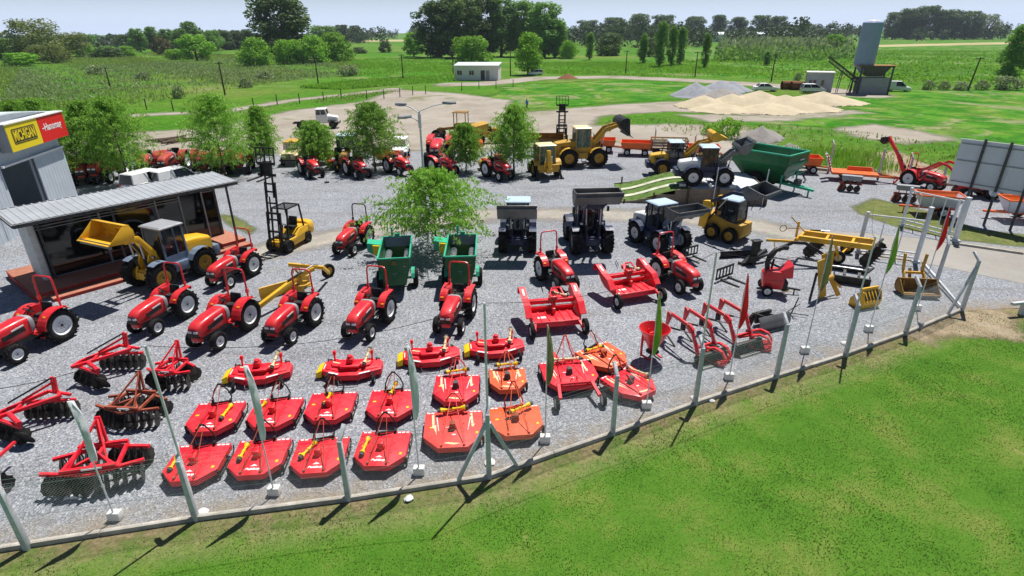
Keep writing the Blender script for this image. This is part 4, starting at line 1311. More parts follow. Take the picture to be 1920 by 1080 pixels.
def cab(root, x0, x1, w, z0, z1, frame, roof, glass='glass', inner=True, over=.08, lean=.06, solid_below=None):
    b = MB()
    P = []
    for x, s in ((x0, 1), (x0, -1), (x1, 1), (x1, -1)):
        dx = lean if x == x1 else -lean * .3
        P.append(((x, s * w / 2, z0), (x - dx, s * w / 2 * .94, z1)))
    for a, c in P: b.beam(a, c, .07, .07)
    for s in (1, -1):
        xm = (x0 + x1) / 2 - .1
        b.beam((xm, s * w / 2, z0), (xm, s * w / 2 * .94, z1), .05, .05)
        b.beam((x0, s * w / 2, z0), (x1, s * w / 2, z0), .06, .08)
    b.beam((x0, -w / 2, z0), (x0, w / 2, z0), .06, .08)
    b.beam((x1, -w / 2, z0), (x1, w / 2, z0), .06, .08)
    cb = b.obj('cab_frame', frame, root)
    b = MB()
    b.loft([[(x0 - over - .0, -w / 2 - over, z1), (x1 + over - lean, -w / 2 - over, z1), (x1 + over - lean, w / 2 + over, z1), (x0 - over, w / 2 + over, z1)],
            [(x0 - over, -w / 2 - over, z1 + .05), (x1 + over - lean, -w / 2 - over, z1 + .05), (x1 + over - lean, w / 2 + over, z1 + .05), (x0 - over, w / 2 + over, z1 + .05)],
            [(x0 - over + .08, -w / 2 - over + .08, z1 + .10), (x1 + over - lean - .08, -w / 2 - over + .08, z1 + .10), (x1 + over - lean - .08, w / 2 + over - .08, z1 + .10), (x0 - over + .08, w / 2 + over - .08, z1 + .10)]])
    b.obj('cab_roof', roof, root, ang=20)
    zg = z0 if solid_below is None else solid_below
    for s in (1, -1):
        t = (zg - z0) / (z1 - z0)
        yy = s * w / 2 * (1 - .06 * t)
        MB().hexa([(x0 + .04, yy - .008, zg), (x1 - .04 - lean * t, yy - .008, zg), (x1 - .04 - lean * t, yy + .008, zg), (x0 + .04, yy + .008, zg)],
                  [(x0 + .04, s * w * .47 - .008, z1), (x1 - .04 - lean, s * w * .47 - .008, z1), (x1 - .04 - lean, s * w * .47 + .008, z1), (x0 + .04, s * w * .47 + .008, z1)]).obj('side_window', glass, cb)
        if solid_below: MB().box(((x0 + x1) / 2, s * w / 2, (z0 + zg) / 2), (x1 - x0, .03, zg - z0)).obj('door_panel', frame, cb)
    MB().hexa([(x1 - .01, -w / 2 + .05, z0 + .04), (x1 + .01, -w / 2 + .05, z0 + .04), (x1 + .01, w / 2 - .05, z0 + .04), (x1 - .01, w / 2 - .05, z0 + .04)],
              [(x1 - lean - .01, -w * .44, z1), (x1 - lean + .01, -w * .44, z1), (x1 - lean + .01, w * .44, z1), (x1 - lean - .01, w * .44, z1)]).obj('windscreen', glass, cb)
    MB().box((x0, 0, (z0 + z1) / 2 + .02), (.016, w - .12, z1 - z0 - .06)).obj('rear_window', glass, cb)
    if inner:
        b = MB()
        b.box((x0 + .38, 0, z0 + .22), (.45, .48, .16))
        b.box((x0 + .2, 0, z0 + .5), (.12, .46, .5))
        b.box((x1 - .22, 0, z0 + .25), (.2, .5, .5))
        b.obj('seat_and_console', 'seat', cb)
    return cb

def wheel_loader(label, loc, deg, s=1.0, body='navy', hood='navy', arm='steelblue', bk='bucket', rimm='grey', roof='lightblue', cabm='navy', tip=(2.0, 1.9), bang=55, bw=2.0, bs=1.0, teeth=0, glass='glass', name='wheel_loader', z=0.0, elbow=(.55, .28), lettering=None, panel=None):
    t = thing(name, label, 'loader', (loc[0], loc[1], z), deg, 'wheel loaders of the yard', s)
    RW = .64
    for x in (1.05, -1.05):
        for q in (1, -1): wheel(t, (x, q * .80, RW), RW, .44, .52, rimm=rimm, lug='lug', flip=q)
    b = MB()
    b.box((-1.05, 0, .78), (1.7, .86, .44))
    b.box((-1.05, 0, .64), (.3, 1.3, .26))
    b.box((.95, 0, .66), (.3, 1.3, .26))
    b.box((0, 0, .72), (.6, .5, .4))
    b.obj('chassis', body, t, bev=.03)
    b = MB()
    b.loft([rrect(-1.98, .92, .98, 1.52, .10), rrect(-1.9, .98, .95, 1.62, .12), rrect(-1.2, 1.02, .95, 1.74, .12), rrect(-.52, 1.04, .95, 1.78, .10)])
    hd = b.obj('engine_hood', hood, t)
    for i in range(4):
        for q in (1, -1): MB().box((-1.55 + i * .12, q * .515, 1.30), (.05, .02, .26)).obj('vent', 'black', hd)
    MB().cyl((-1.1, -.25, 1.7), (-1.1, -.25, 2.15), .04, n=8).obj('exhaust_pipe', 'black', t)
    MB().box((-2.08, 0, .86), (.34, 1.2, .50)).obj('counterweight', body, t, bev=.06)
    for q in (1, -1):
        b = MB()
        arc_fender(b, (-1.05, RW), RW + .10, 25, 155, q * .62 if q > 0 else -1.02, 1.02 if q > 0 else -.62, n=6)
        b.obj('rear_fender', body, t)
        b = MB()
        arc_fender(b, (1.05, RW), RW + .10, 60, 150, q * .62 if q > 0 else -1.02, 1.02 if q > 0 else -.62, n=5)
        b.obj('front_fender', body, t)
        b = MB()
        b.box((-.05, q * .62, .80), (.7, .36, .42))
        b.obj('side_tank', body, t, bev=.03)
        b = MB()
        b.box((.0, q * .85, .42), (.36, .12, .03))
        b.beam((-.15, q * .85, .42), (-.15, q * .80, .66), .03, .03)
        b.beam((.15, q * .85, .42), (.15, q * .80, .66), .03, .03)
        b.obj('step', 'black', t)
    cab(t, -.55, .52, 1.22, 1.02, 2.58, cabm, roof, glass, solid_below=1.34)
    # front frame tower
    b = MB()
    for q in (1, -1):
        b.extr([(.62, .52), (1.45, .50), (1.40, .86), (1.02, 1.62), (.74, 1.72), (.60, 1.30)], q * .26, q * .34, 'y')
    b.box((1.05, 0, .72), (.5, .52, .4))
    b.box((1.36, 0, .66), (.06, .6, .34))
    b.obj('front_frame', arm, t, bev=.015)
    px, pz = .86, 1.58
    tx, tz = tip
    ex, ez = px + (tx - px) * elbow[0] - (tz - pz) * .12, pz + (tz - pz) * elbow[0] + elbow[1]
    for q in (1, -1):
        y = q * .42
        prof = [(px - .10, pz - .12), (px - .10, pz + .14), (ex - .06, ez + .12), (tx - .02, tz + .11), (tx + .10, tz - .02), (tx - .06, tz - .12), (ex, ez - .16), (px + .08, pz - .14)]
        MB().extr(prof, y - .045, y + .045, 'y').obj('lift_arm', arm, t, bev=.01)
        rod(t, (1.22, q * .30, .78), (ex * .9 + px * .1, q * .36, ez * .9 + pz * .1 - .1), .065, .5)
    b = MB()
    mx, mz = px + (tx - px) * .68, pz + (tz - pz) * .68 + elbow[1] * .55
    b.beam((mx, -.42, mz), (mx, .42, mz), .16, .16)
    b.obj('arm_cross_tube', arm, t, bev=.02)
    k0, k1 = (mx - .05, mz + .30), (mx - .02, mz - .22)
    MB().beam((k0[0], 0, k0[1]), (k1[0], 0, k1[1]), .12, .16).obj('bell_crank', arm, t, bev=.01)
    rod(t, (1.0, 0, 1.36), (k0[0], 0, k0[1]), .07, .6)
    bp = rot2([(-.12, .34)], bang, tip)[0]
    MB().beam((k1[0], 0, k1[1]), (bp[0], 0, bp[1]), .08, .10).obj('tilt_link', arm, t)
    bucket(t, tip, bang, bw, bk, bs, teeth)
    for q in (1, -1):
        o = MB().box((.98, q * .52, 1.52), (.08, .16, .12)).obj('work_light', 'black', t, bev=.01)
        MB().box((1.025, q * .52, 1.52), (.012, .13, .09)).obj('lens', 'lamp', o)
        MB().path([(.5, q * .62, 2.3), (.62, q * .80, 2.34), (.62, q * .84, 2.2)], .015, 5).obj('mirror_arm', 'black', t)
        MB().box((.62, q * .85, 2.15), (.04, .12, .26)).obj('mirror', 'black', t, bev=.01)
    if lettering:
        for q in (1, -1):
            b = MB()
            for i in range(5):
                b.extr(rot2([(-.05, -.12), (.02, -.12), (.07, .12), (.0, .12)], 0, (-1.65 + i * .15, 1.42)), q * .515, q * .522, 'y')
            b.obj('lettering', lettering, hd)
    if panel:
        for q in (1, -1):
            MB().hexa([(-1.95, q * .525, 1.0), (-.3, q * .60, 1.0), (-.3, q * .615, 1.0), (-1.95, q * .54, 1.0)], [(-1.9, q * .525, 1.52), (-.62, q * .56, 1.62), (-.62, q * .575, 1.62), (-1.9, q * .54, 1.52)]).obj('side_cover', panel, t)
    return t

def at_axle(fl, fr, deg, fx=1.05, s=1.0):
    "machine origin from the mid point of its two front wheel contacts"
    a = R(deg)
    return ((fl[0] + fr[0]) / 2 - math.cos(a) * fx * s, (fl[1] + fr[1]) / 2 - math.sin(a) * fx * s)
wheel_loader('dark blue wheel loader with grey bucket held low before its teal windscreen', at_axle((-0.45, 29.19), (1.09, 29.16), -92), -92, 1.0, body='navy', hood='steelblue', arm='navy', glass='tealglass', tip=(1.95, 2.2), bang=62, bw=2.05, roof='lightblue')
wheel_loader('dark blue wheel loader with its big grey bucket raised highest of the front row', at_axle((3.48, 29.12), (5.08, 28.93), -86), -86, 1.08, body='navy', hood='steelblue', arm='navy', tip=(1.85, 2.75), bang=48, bw=2.2, bs=1.08, roof='navy')
wheel_loader('white and blue wheel loader turned to the right with a pale roof', at_axle((7.82, 28.88), (9.38, 29.09), -66), -66, .96, body='navy', hood='white', arm='steelblue', cabm='navy', rimm='rimwhite', tip=(2.05, 2.25), bang=44, bw=2.1, roof='lightblue')
wheel_loader('yellow wheel loader with raised yellow bucket beside the showroom steps', at_axle((-17.64, 24.70), (-16.37, 24.74), -114.6), -114.6, 1.06, body='steelblue', hood='yellow', arm='yellow', bk='yellow', cabm='steelblue', rimm='yellow2', tip=(2.0, 2.65), bang=6, bw=2.0, bs=1.0, roof='grey', lettering='black', panel='yellow')
wheel_loader('white wheel loader displayed on the earth ramp with its bucket up', ((13.69, 38.81)[0], (13.69, 38.81)[1] + .85), -6, 1.0, body='navy', hood='white', arm='bucket', cabm='navy', rimm='rimwhite', tip=(2.3, 2.35), bang=66, bw=2.1, roof='lightblue', z=1.085, panel='white')
wheel_loader('big mustard yellow wheel loader with toothed dark bucket tipped down', at_axle((7.03, 50.07), (8.13, 52.51), 6, 1.05, 1.26), 6, 1.26, body='yellow2', hood='yellow2', arm='yellow2', bk='black', cabm='yellow2', rimm='yellow2', tip=(2.45, 2.75), bang=-38, bw=2.0, bs=1.05, teeth=7, roof='cream', glass='tealglass')
wheel_loader('yellow wheel loader with blue roof and raised yellow bucket near the stake trailer', (13.52, 47.23), -4, 1.04, body='navy', hood='yellow', arm='yellow2', bk='yellow', cabm='navy', rimm='yellow2', tip=(2.75, 2.75), bang=20, bw=1.9, roof='lightblue', lettering='black')

# ------------------------------------------------------------------ skid steer loader
t = thing('skid_steer_loader', 'mustard yellow skid steer loader with its bucket lifted high', 'loader', (12.45, 31.23), -48, None, 1.12)
for x in (.48, -.48):
    for q in (1, -1): wheel(t, (x, q * .70, .40), .40, .28, .55, rimm='yellow2', lug='lug', flip=q)
b = MB()
b.extr([(-1.15, .35), (.95, .30), (1.0, .62), (.95, .98), (.2, 1.05), (-.6, 1.25), (-1.2, 1.2)], -.54, .54, 'y')
b.obj('body', 'yellow2', t, bev=.03)
for q in (1, -1):
    MB().extr([(-1.25, .55), (-.85, .55), (-.62, 1.75), (-.75, 1.98), (-1.12, 1.92)], q * .58, q * .84, 'y').obj('rear_tower', 'yellow', t, bev=.04)
    prof = [(-.98, 1.86), (-.92, 1.74), (.35, 2.50), (1.05, 2.50), (1.22, 2.26), (1.32, 2.34), (1.12, 2.66), (.3, 2.66)]
    MB().extr(prof, q * .66, q * .76, 'y').obj('lift_arm', 'navy', t, bev=.01)
    rod(t, (-.8, q * .71, .95), (.1, q * .71, 2.25), .05)
cab(t, -.52, .62, 1.0, 1.05, 2.08, 'black', 'lightblue', lean=.02, over=.03)
MB().box((.98, 0, .75), (.06, .9, .5)).obj('front_plate', 'yellow2', t, bev=.01)
MB().beam((1.2, -.7, 2.36), (1.2, .7, 2.36), .1, .1).obj('arm_cross_tube', 'navy', t)
bucket(t, (1.28, 2.38), 30, 1.75, 'bucket', .95)
b = MB()
for q in (1, -1): b.path([(1.2, q * .4, 2.5), (1.05, q * .3, 2.2), (.9, q * .3, 1.6)], .02, 5)
b.obj('hydraulic_hose', 'black', t)

# ------------------------------------------------------------------ forklifts
def tilt(b, k=.12):
    b.v = [(x - k * (z - .3), y, z) for x, y, z in b.v]
    return b

def forklift(label, loc, deg, s, paint, top, extras=True):
    t = thing('forklift', label, 'forklift', loc, deg, None, s)
    for q in (1, -1):
        wheel(t, (.78, q * .48, .33), .33, .26, .5, rimm='dgrey', lug='plain', flip=q, name='front_wheel')
        wheel(t, (-.82, q * .44, .27), .27, .2, .5, rimm='dgrey', lug='plain', flip=q, name='rear_wheel')
    b = MB()
    b.extr([(.95, .28), (.95, .55), (.55, .62), (.12, .62), (-.30, .95), (-1.05, .98), (-1.30, .85), (-1.32, .42), (-1.1, .40), (-1.05, .58), (-.62, .58), (-.56, .26), (.4, .22)], -.50, .50, 'y')
    b.obj('body', paint, t, bev=.04)
    MB().loft([rrect(-1.45, .9, .42, 1.02, .2), rrect(-1.36, 1.04, .38, 1.08, .22), rrect(-.95, 1.04, .62, 1.08, .2)]).obj('counterweight', paint, t)
    MB().box((.25, 0, .66), (.75, .86, .06)).obj('floor_plate', 'black', t)
    b = MB()
    b.box((-.22, 0, 1.0), (.46, .5, .14))
    b.box((-.46, 0, 1.26), (.1, .46, .44), (0, -10, 0))
    b.obj('seat', 'seat', t, bev=.03)
    b = MB()
    b.cyl((.52, 0, .7), (.36, 0, 1.28), .03)
    b.path([(.35 + .17 * math.cos(i * math.pi / 7) * .7, .17 * math.sin(i * math.pi / 7), 1.30 + .08 * math.cos(i * math.pi / 7)) for i in range(14)], .015, 5, closed=True)
    b.obj('steering_wheel', 'black', t)
    b = MB()
    for q in (1, -1):
        b.beam((.66, q * .44, .6), (.40, q * .44, 2.12), .07, .06)
        b.beam((-.66, q * .44, .95), (-.52, q * .44, 2.12), .07, .06)
        b.beam((.42, q * .44, 2.12), (-.54, q * .44, 2.12), .06, .06)
    b.beam((.42, -.46, 2.12), (.42, .46, 2.12), .06, .06)
    b.beam((-.54, -.46, 2.12), (-.54, .46, 2.12), .06, .06)
    g = b.obj('overhead_guard', 'black', t)
    for i in range(7):
        MB().beam((.38 - i * .15, -.42, 2.14), (.38 - i * .15, .42, 2.14), .045, .02).obj('guard_bar', 'black', g)
    b = MB()
    for q in (1, -1):
        b.beam((1.06, q * .36, .1), (1.06, q * .36, 2.05), .10, .08)
    for z in (.25, 1.1, 2.0): b.beam((1.04, -.36, z), (1.04, .36, z), .08, .08)
    tilt(b).obj('outer_mast', 'black', t)
    b = MB()
    for q in (1, -1):
        b.beam((1.10, q * .28, 1.5), (1.10, q * .28, top * .78), .08, .07)
        b.beam((1.14, q * .20, top * .62), (1.14, q * .20, top), .07, .06)
        b.cyl((1.0, q * .18, .3), (1.0, q * .18, top * .62), .035)
    for z in (1.7, 2.5, top * .76): b.beam((1.08, -.28, z), (1.08, .28, z), .06, .07)
    for z in (top * .68, top * .88, top - .05): b.beam((1.12, -.2, z), (1.12, .2, z), .06, .07)
    tilt(b).obj('inner_mast', 'black', t)
    c = MB()
    for z in (top - .62, top - .1): c.beam((1.24, -.50, z), (1.24, .50, z), .06, .12)
    c.box((1.2, 0, top - .3), (.1, .5, .5))
    for q in (1, -1):
        c.beam((1.26, q * .5, top - .1), (1.26, q * .5, top + .62), .05, .05)
    for y in (-.25, 0, .25): c.beam((1.26, y, top - .1), (1.26, y, top + .62), .03, .03)
    for z in (top + .3, top + .62): c.beam((1.26, -.5, z), (1.26, .5, z), .05, .05)
    tilt(c).obj('load_backrest', 'black', t)
    for q in (1, -1):
        f = MB()
        f.beam((1.30, q * .26, top - .1), (1.30, q * .26, top - .68), .12, .04, up=(0, 1, 0))
        f.beam((1.28, q * .26, top - .68), (2.25, q * .26, top - .70), .12, .04)
        tilt(f).obj('fork', 'black', t)
    return t
forklift('yellow forklift with a tall black mast raised, standing right of the showroom', (-12.44, 30.26), -107.2, 1.1, 'yellow', 4.5)
forklift('black forklift mast with load grid rising behind the big yellow loader', (5.04, 58.01), -95, 1.15, 'oldyellow', 4.0)

# ------------------------------------------------------------------ towed box grader
def P3(p, z): return (p[0], p[1], z)
o0 = (-10.28, 23.35)
t = thing('box_grader', 'yellow towed grader blade with a long drawbar beam and a tail wheel', 'grader', o0)
def rl(p, z): return (p[0] - o0[0], p[1] - o0[1], z)
A, B_, C_, D_ = rl((-10.76, 21.37), .45), rl((-9.60, 23.58), 1.0), rl((-9.08, 24.15), 1.15), rl((-8.66, 24.34), .75)
b = MB()
b.beam(A, B_, .17, .20)
b.beam(B_, C_, .17, .20)
b.obj('main_beam', 'yellow', t, bev=.02)
E0, E1 = rl((-10.30, 24.38), 1.25), rl((-8.75, 24.46), 1.05)
b = MB()
b.beam(E0, E1, .13, .17)
b.beam(E1, rl((-8.85, 25.40), .42), .12, .15)
b.obj('rear_beam', 'yellow', t, bev=.02)
w0 = rl((-9.00, 25.78), .34)
wheel(t, w0, .36, .18, .55, rimm='yellow2', lug='plain', flip=1, name='tail_wheel').rotation_euler = (0, 0, R(60))
F0, F1 = rl((-11.29, 23.14), 0), rl((-9.53, 24.70), 0)
d = Vector(F1) - Vector(F0)
d.normalize()
n_ = Vector((-d.y, d.x, 0))
b = MB()
pr = [(.02, .03), (.10, .14), (.13, .34), (.10, .52), (.02, .62), (-.01, .60), (.07, .50), (.10, .34), (.07, .16), (-.01, .05)]
L = (Vector(rl((-9.53, 24.70), 0)) - Vector(F0)).length
vs_ = []
for e in (Vector(F0), Vector(F0) + d * L):
    vs_.append([tuple(e - n_ * (-x) + Vector((0, 0, z))) for x, z in pr])
b.loft(vs_)
b.obj('blade', 'yellow', t)
b = MB()
b.cyl(B_, Vector(B_) + Vector((0, 0, -.75)), .12, .16, 12)
b.lathe([(.34, 0), (.34, .06), (.22, .06), (.22, 0)], (B_[0] + .1, B_[1] + .05, .58), 'z', 18, closed=True)
b.beam(Vector(B_) + Vector((.05, 0, .1)), Vector(B_) + Vector((-.12, -.05, .42)), .05, .08)
b.obj('turntable', 'yellow2', t)
rod(t, Vector(A).lerp(Vector(B_), .75) + Vector((0, 0, .16)), Vector(C_) + Vector((0, 0, .16)), .05)
rod(t, E0, Vector(E1) + Vector((-.2, 0, .15)), .04)
b = MB()
b.path([Vector(B_) + Vector((-.2, 0, .15)), Vector(B_) + Vector((-.25, .1, .42)), Vector(B_) + Vector((.05, .12, .36)), Vector(B_) + Vector((.1, 0, .1))], .02, 5)
b.obj('hydraulic_hose', 'black', t)

# ------------------------------------------------------------------ green feed wagons
def feed_wagon(label, loc, deg, flip_chute=True):
    t = thing('feed_wagon', label, 'wagon', loc, deg, 'green auger feed wagons')
    # x: towards the drawbar (away from the camera); hopper open on top
    W, L, zt = .70, 1.5, 1.85
    th = .035
    b = MB()
    sec = [(-W, zt), (-W * .96, 1.35), (-W * .66, .52), (W * .66, .52), (W * .96, 1.35), (W, zt)]
    for (y0, z0), (y1, z1) in zip(sec[:-1], sec[1:]):
        b.hexa([(-L, y0, z0), (L, y0, z0), (L, y0 * .97, z0 + th), (-L, y0 * .97, z0 + th)], [(-L, y1, z1), (L, y1, z1), (L, y1 * .97, z1 + (th if z1 < zt else 0)), (-L, y1 * .97, z1 + (th if z1 < zt else 0))])
    hp = b.obj('hopper_side', 'green', t)
    for x in (-L, L):
        MB().extr(sec, x, x + (.035 if x < 0 else -.035), 'x').obj('hopper_end', 'green', t)
    b = MB()
    for y in (W, -W): b.beam((-L - .03, y, zt), (L + .03, y, zt), .07, .06)
    for x in (L, -L): b.beam((x, -W, zt), (x, W, zt), .07, .06)
    b.obj('top_rim', 'mint', t)
    b = MB()
    b.extr([(-W * .90, zt - .02), (-W * .86, 1.36), (W * .86, 1.36), (W * .90, zt - .02)], L - .05, L - .06, 'x')
    b.extr([(-W * .90, zt - .06), (-W * .88, 1.36), (-W * .60, .60), (W * .60, .60), (W * .88, 1.36), (W * .90, zt - .06)], -L + .045, -L + .05, 'x')
    b.obj('lining', 'steelblue', t)
    for q in (1, -1):
        b = MB()
        b.cyl((-L + .06, q * .45, 1.12), (L - .08, q * .45, 1.12), .06, n=8)
        g = b.obj('auger', 'silver', t)
        for k in range(13):
            MB().lathe([(.05, -.012), (.16, -.012), (.16, .012), (.05, .012)], (-L + .16 + k * .22, q * .45, 1.12), 'x', 14, closed=True).obj('flight', 'galv', g, rot=None)
    b = MB()
    b.extr([(-.32, .6), (-.22, 1.02), (0, 1.18), (.22, 1.02), (.32, .6)], -1.2, .2, 'x')
    b.obj('gearbox_cover', 'yellow2', t, bev=.02)
    for q in (1, -1):
        wheel(t, (-.30, q * .84, .40), .40, .22, .55, rimm='mint', lug='plain', flip=q)
        b = MB()
        arc_fender(b, (-.30, .40), .50, 20, 160, .66 if q > 0 else -.82, .82 if q > 0 else -.66, n=6)
        b.obj('mudguard', 'mint', t)
    b = MB()
    b.beam((-1.1, .35, .48), (2.2, .12, .48), .1, .12)
    b.beam((-1.1, -.35, .48), (2.2, -.12, .48), .1, .12)
    b.beam((-.3, -.8, .40), (-.3, .8, .40), .09, .09)
    b.beam((-1.2, .4, .0), (-1.2, .4, .5), .06, .06)
    b.obj('chassis', 'green', t)
    b = MB()
    b.beam((2.1, 0, .5), (2.1, 0, .0), .08, .08)
    b.box((1.56, 0, 1.6), (.10, .24, .8))
    b.cyl((1.6, .25, 1.8), (1.6, .25, 2.3), .05)
    b.obj('drawbar_jack', 'mint', t)
    # side discharge chute on the left when seen from behind
    b = MB()
    b.hexa([(.1, W, 1.25), (.75, W, 1.25), (.75, W + .62, 1.65), (.1, W + .62, 1.65)], [(.1, W, 1.95), (.75, W, 1.95), (.75, W + .60, 2.05), (.1, W + .60, 2.05)])
    c = b.obj('discharge_chute', 'mint', t)
    MB().hexa([(.0, W + .02, 1.35), (.09, W + .02, 1.35), (.09, W + .34, 1.55), (.0, W + .34, 1.55)], [(.0, W + .02, 1.92), (.09, W + .02, 1.92), (.09, W + .34, 1.96), (.0, W + .34, 1.96)]).obj('chute_flap', 'chrome_yellow', c)
    MB().beam((.2, W + .18, .1), (.2, W + .18, 1.5), .07, .07).obj('drive_column', 'black', t)
    b = MB()
    b.path([(-L - .006, .13 * math.cos(a), 1.62 + .075 * math.sin(a)) for a in [math.pi + .3 + i * (math.pi - .6) / 6 for i in range(7)]], .012, 5)
    for y in (-.05, 0, .05): b.beam((-L - .006, y + .015, 1.61), (-L - .006, y - .01, 1.68), .012, .02)
    b.obj('emblem', 'yellow2', t)
    b = MB()
    b.box((-L - .004, 0, 1.12), (.006, .2, .035))
    b.box((-L - .004, .0, 1.04), (.006, .1, .03))
    b.obj('lettering', 'steelblue', t)
    b = MB()
    for y, z in ((.45, 1.40), (-.45, 1.44)): b.box((-L - .004, y, z), (.006, .09, .02))
    b.obj('reflector', 'silver', t)
    return t
feed_wagon('left green feed wagon with an orange gearbox cover showing inside', (-5.43, 25.01), 97)
feed_wagon('right green feed wagon, empty grey inside, behind a red tractor', (-2.37, 25.21), 92)

# ------------------------------------------------------------------ offset shredders with tall side shields
def shredder(label, loc, deg):
    t = thing('offset_shredder', label, 'shredder', loc, deg, 'red offset shredders')
    # x: towards the camera end with the wheels
    W = 1.0
    b = MB()
    b.box((.35, 0, .52), (1.05, 1.85, .05))
    b.box((.86, 0, .42), (.05, 1.85, .22))
    b.box((-.15, 0, .60), (.05, 1.85, .2))
    dk = b.obj('deck', 'red2', t, bev=.01)
    b = MB()
    for y in (-.62, -.3, 0, .3, .62): b.beam((-.1, y, .56), (.8, y, .56), .05, .04)
    b.obj('deck_rib', 'red2', dk)
    MB().box((.5, -.55, .56), (.16, .34, .012)).obj('name_strip', 'white', dk)
    b = MB()
    b.beam((-.25, -.95, .92), (-.25, .95, .92), .20, .18)
    b.beam((-.10, -.95, .72), (-.10, .95, .72), .10, .12)
    b.obj('cross_beam', 'red2', t, bev=.02)
    for q in (1, -1):
        b = MB()
        prof = [(.70, .38), (.70, .66), (.30, 1.02), (-.20, 1.10), (-.85, 1.30), (-1.08, 1.22), (-1.10, .95), (-.70, .60), (-.30, .42)]
        b.extr(prof, q * 1.02, q * .97, 'y')
        for (x0, z0), (x1, z1) in zip(prof[1:6], prof[2:7]):
            b.hexa([(x0, q * .97, z0), (x1, q * .97, z1), (x1, q * 1.24, z1), (x0, q * 1.24, z0)], [(x0, q * .97, z0 + .03), (x1, q * .97, z1 + .03), (x1, q * 1.24, z1 + .03), (x0, q * 1.24, z0 + .03)])
        sh = b.obj('side_shield', 'red2', t)
        MB().hexa([(-.72, q * 1.06, 1.292), (-.36, q * 1.06, 1.183), (-.36, q * 1.14, 1.183), (-.72, q * 1.14, 1.292)], [(-.72, q * 1.06, 1.302), (-.36, q * 1.06, 1.193), (-.36, q * 1.14, 1.193), (-.72, q * 1.14, 1.302)]).obj('name_strip', 'white', sh)
        wheel(t, (1.12, q * 1.08, .33), .33, .17, .5, rimm='rimwhite', lug='plain', flip=q)
        b = MB()
        b.beam((.75, q * .86, .52), (1.12, q * .96, .36), .09, .09)
        b.cyl((1.12, q * .90, .33), (1.12, q * 1.02, .33), .04)
        b.obj('wheel_arm', 'red2', t)
    b = MB()
    b.beam((-.25, .35, .92), (-1.05, .30, .98), .26, .16)
    b.beam((-.25, -.1, 1.0), (-.75, .15, 1.25), .06, .05)
    b.beam((-.25, .6, 1.0), (-.75, .5, 1.25), .06, .05)
    b.beam((-.75, .15, 1.25), (-.75, .5, 1.25), .06, .05)
    b.obj('hitch_frame', 'red2', t)
    b = MB()
    b.box((-.12, .05, 1.08), (.28, .30, .26))
    b.cyl((-.05, .05, .6), (-.05, .05, 1.0), .10)
    b.cyl((.25, .0, .55), (.25, .0, .82), .08)
    b.obj('gearbox', 'red', t, bev=.03)
    pto_shaft(t, (-.30, .70, 1.06), (-.30, .05, 1.28), 'cream')
    b = MB()
    for dy in (-.1, 0, .12): b.path([(-.3, dy, 1.1), (-.1, dy + .2, 1.3), (.1, dy - .1, 1.0), (.3, dy, .7)], .015, 5)
    b.path([(-.6, -.25, 1.1), (-.8, -.3, 1.35), (-.6, -.35, 1.5), (-.45, -.3, 1.3)], .015, 5)
    b.obj('hydraulic_hose', 'black', t)
    return t
shredder('red offset shredder with two tall side shields, the nearer of two', (1.64, 20.81), -80)
shredder('red offset shredder with two tall side shields, between the two tractors on the right', (5.25, 23.51), -72)

# ------------------------------------------------------------------ spreader cone
t = thing('spreader', 'red conical fertiliser spreader hopper beside the loader frames', 'spreader', (5.12, 17.99), -60)
MB().lathe([(.20, .52), (.54, 1.22), (.565, 1.24), (.565, 1.27), (.54, 1.27), (.525, 1.23), (.18, .55)], axis='z', n=32, closed=True).obj('hopper', 'red', t)
MB().lathe([(.001, .50), (.20, .50), (.20, .56), (.001, .56)], axis='z', n=20).obj('hopper_floor', 'red', t)
b = MB()
for q in (1, -1):
    b.beam((-.28, q * .28, .05), (-.28, q * .28, .95), .06, .06)
    b.beam((-.28, q * .28, .1), (.25, q * .22, .1), .06, .05)
    b.beam((-.28, q * .28, .75), (.30, q * .30, .9), .04, .04)
b.beam((-.28, -.28, .9), (-.28, .28, .9), .06, .05)
b.beam((-.28, 0, .9), (-.30, 0, 1.1), .05, .05)
b.obj('frame', 'red', t)
MB().lathe([(.001, .30), (.24, .30), (.24, .33), (.001, .36)], axis='z', n=18).obj('spinner_disc', 'dgrey', t)
MB().box((0, 0, .40), (.2, .2, .2)).obj('gearbox', 'rustred', t, bev=.02)

# ------------------------------------------------------------------ red front loader frames with black buckets
def loader_frame(label, loc, deg):
    t = thing('front_loader_frame', label, 'loader', loc, deg, 'red tractor loader frames')
    for q in (1, -1):
        b = MB()
        pts = [(-.95, q * .42, .80), (-.80, q * .42, 1.22), (.10, q * .42, 1.20), (.42, q * .42, 1.0), (.86, q * .42, .22)]
        for a, c in zip(pts[:-1], pts[1:]): b.beam(a, c, .08, .13)
        b.extr(rot2([(-.16, -.10), (.16, -.10), (.18, .12), (-.12, .16)], -25, (.25, 1.10)), q * .47, q * .37, 'y')
        b.beam((-.95, q * .42, 1.25), (-.98, q * .42, .55), .07, .12)
        b.obj('lift_arm', 'red', t, bev=.008)
        rod(t, (-.88, q * .42, .62), (.30, q * .42, .95), .04)
        rod(t, (.2, q * .42, 1.28), (.84, q * .40, .55), .03)
        MB().box((-.98, q * .42, .42), (.16, .14, .36)).obj('mounting_bracket', 'black', t, bev=.01)
        MB().beam((-.98, q * .42, .3), (-.4, q * .42, .02), .05, .05).obj('parking_stand', 'black', t)
    MB().beam((.66, -.42, .52), (.66, .42, .52), .08, .10).obj('cross_beam', 'red', t)
    bucket(t, (.92, .12), -12, 1.25, 'black', .5)
    return t
loader_frame('red loader frame with black bucket next to the spreader cone', (6.74, 18.63), -65)
loader_frame('red loader frame with black bucket beside the grey angled blade', (8.35, 19.38), -65)

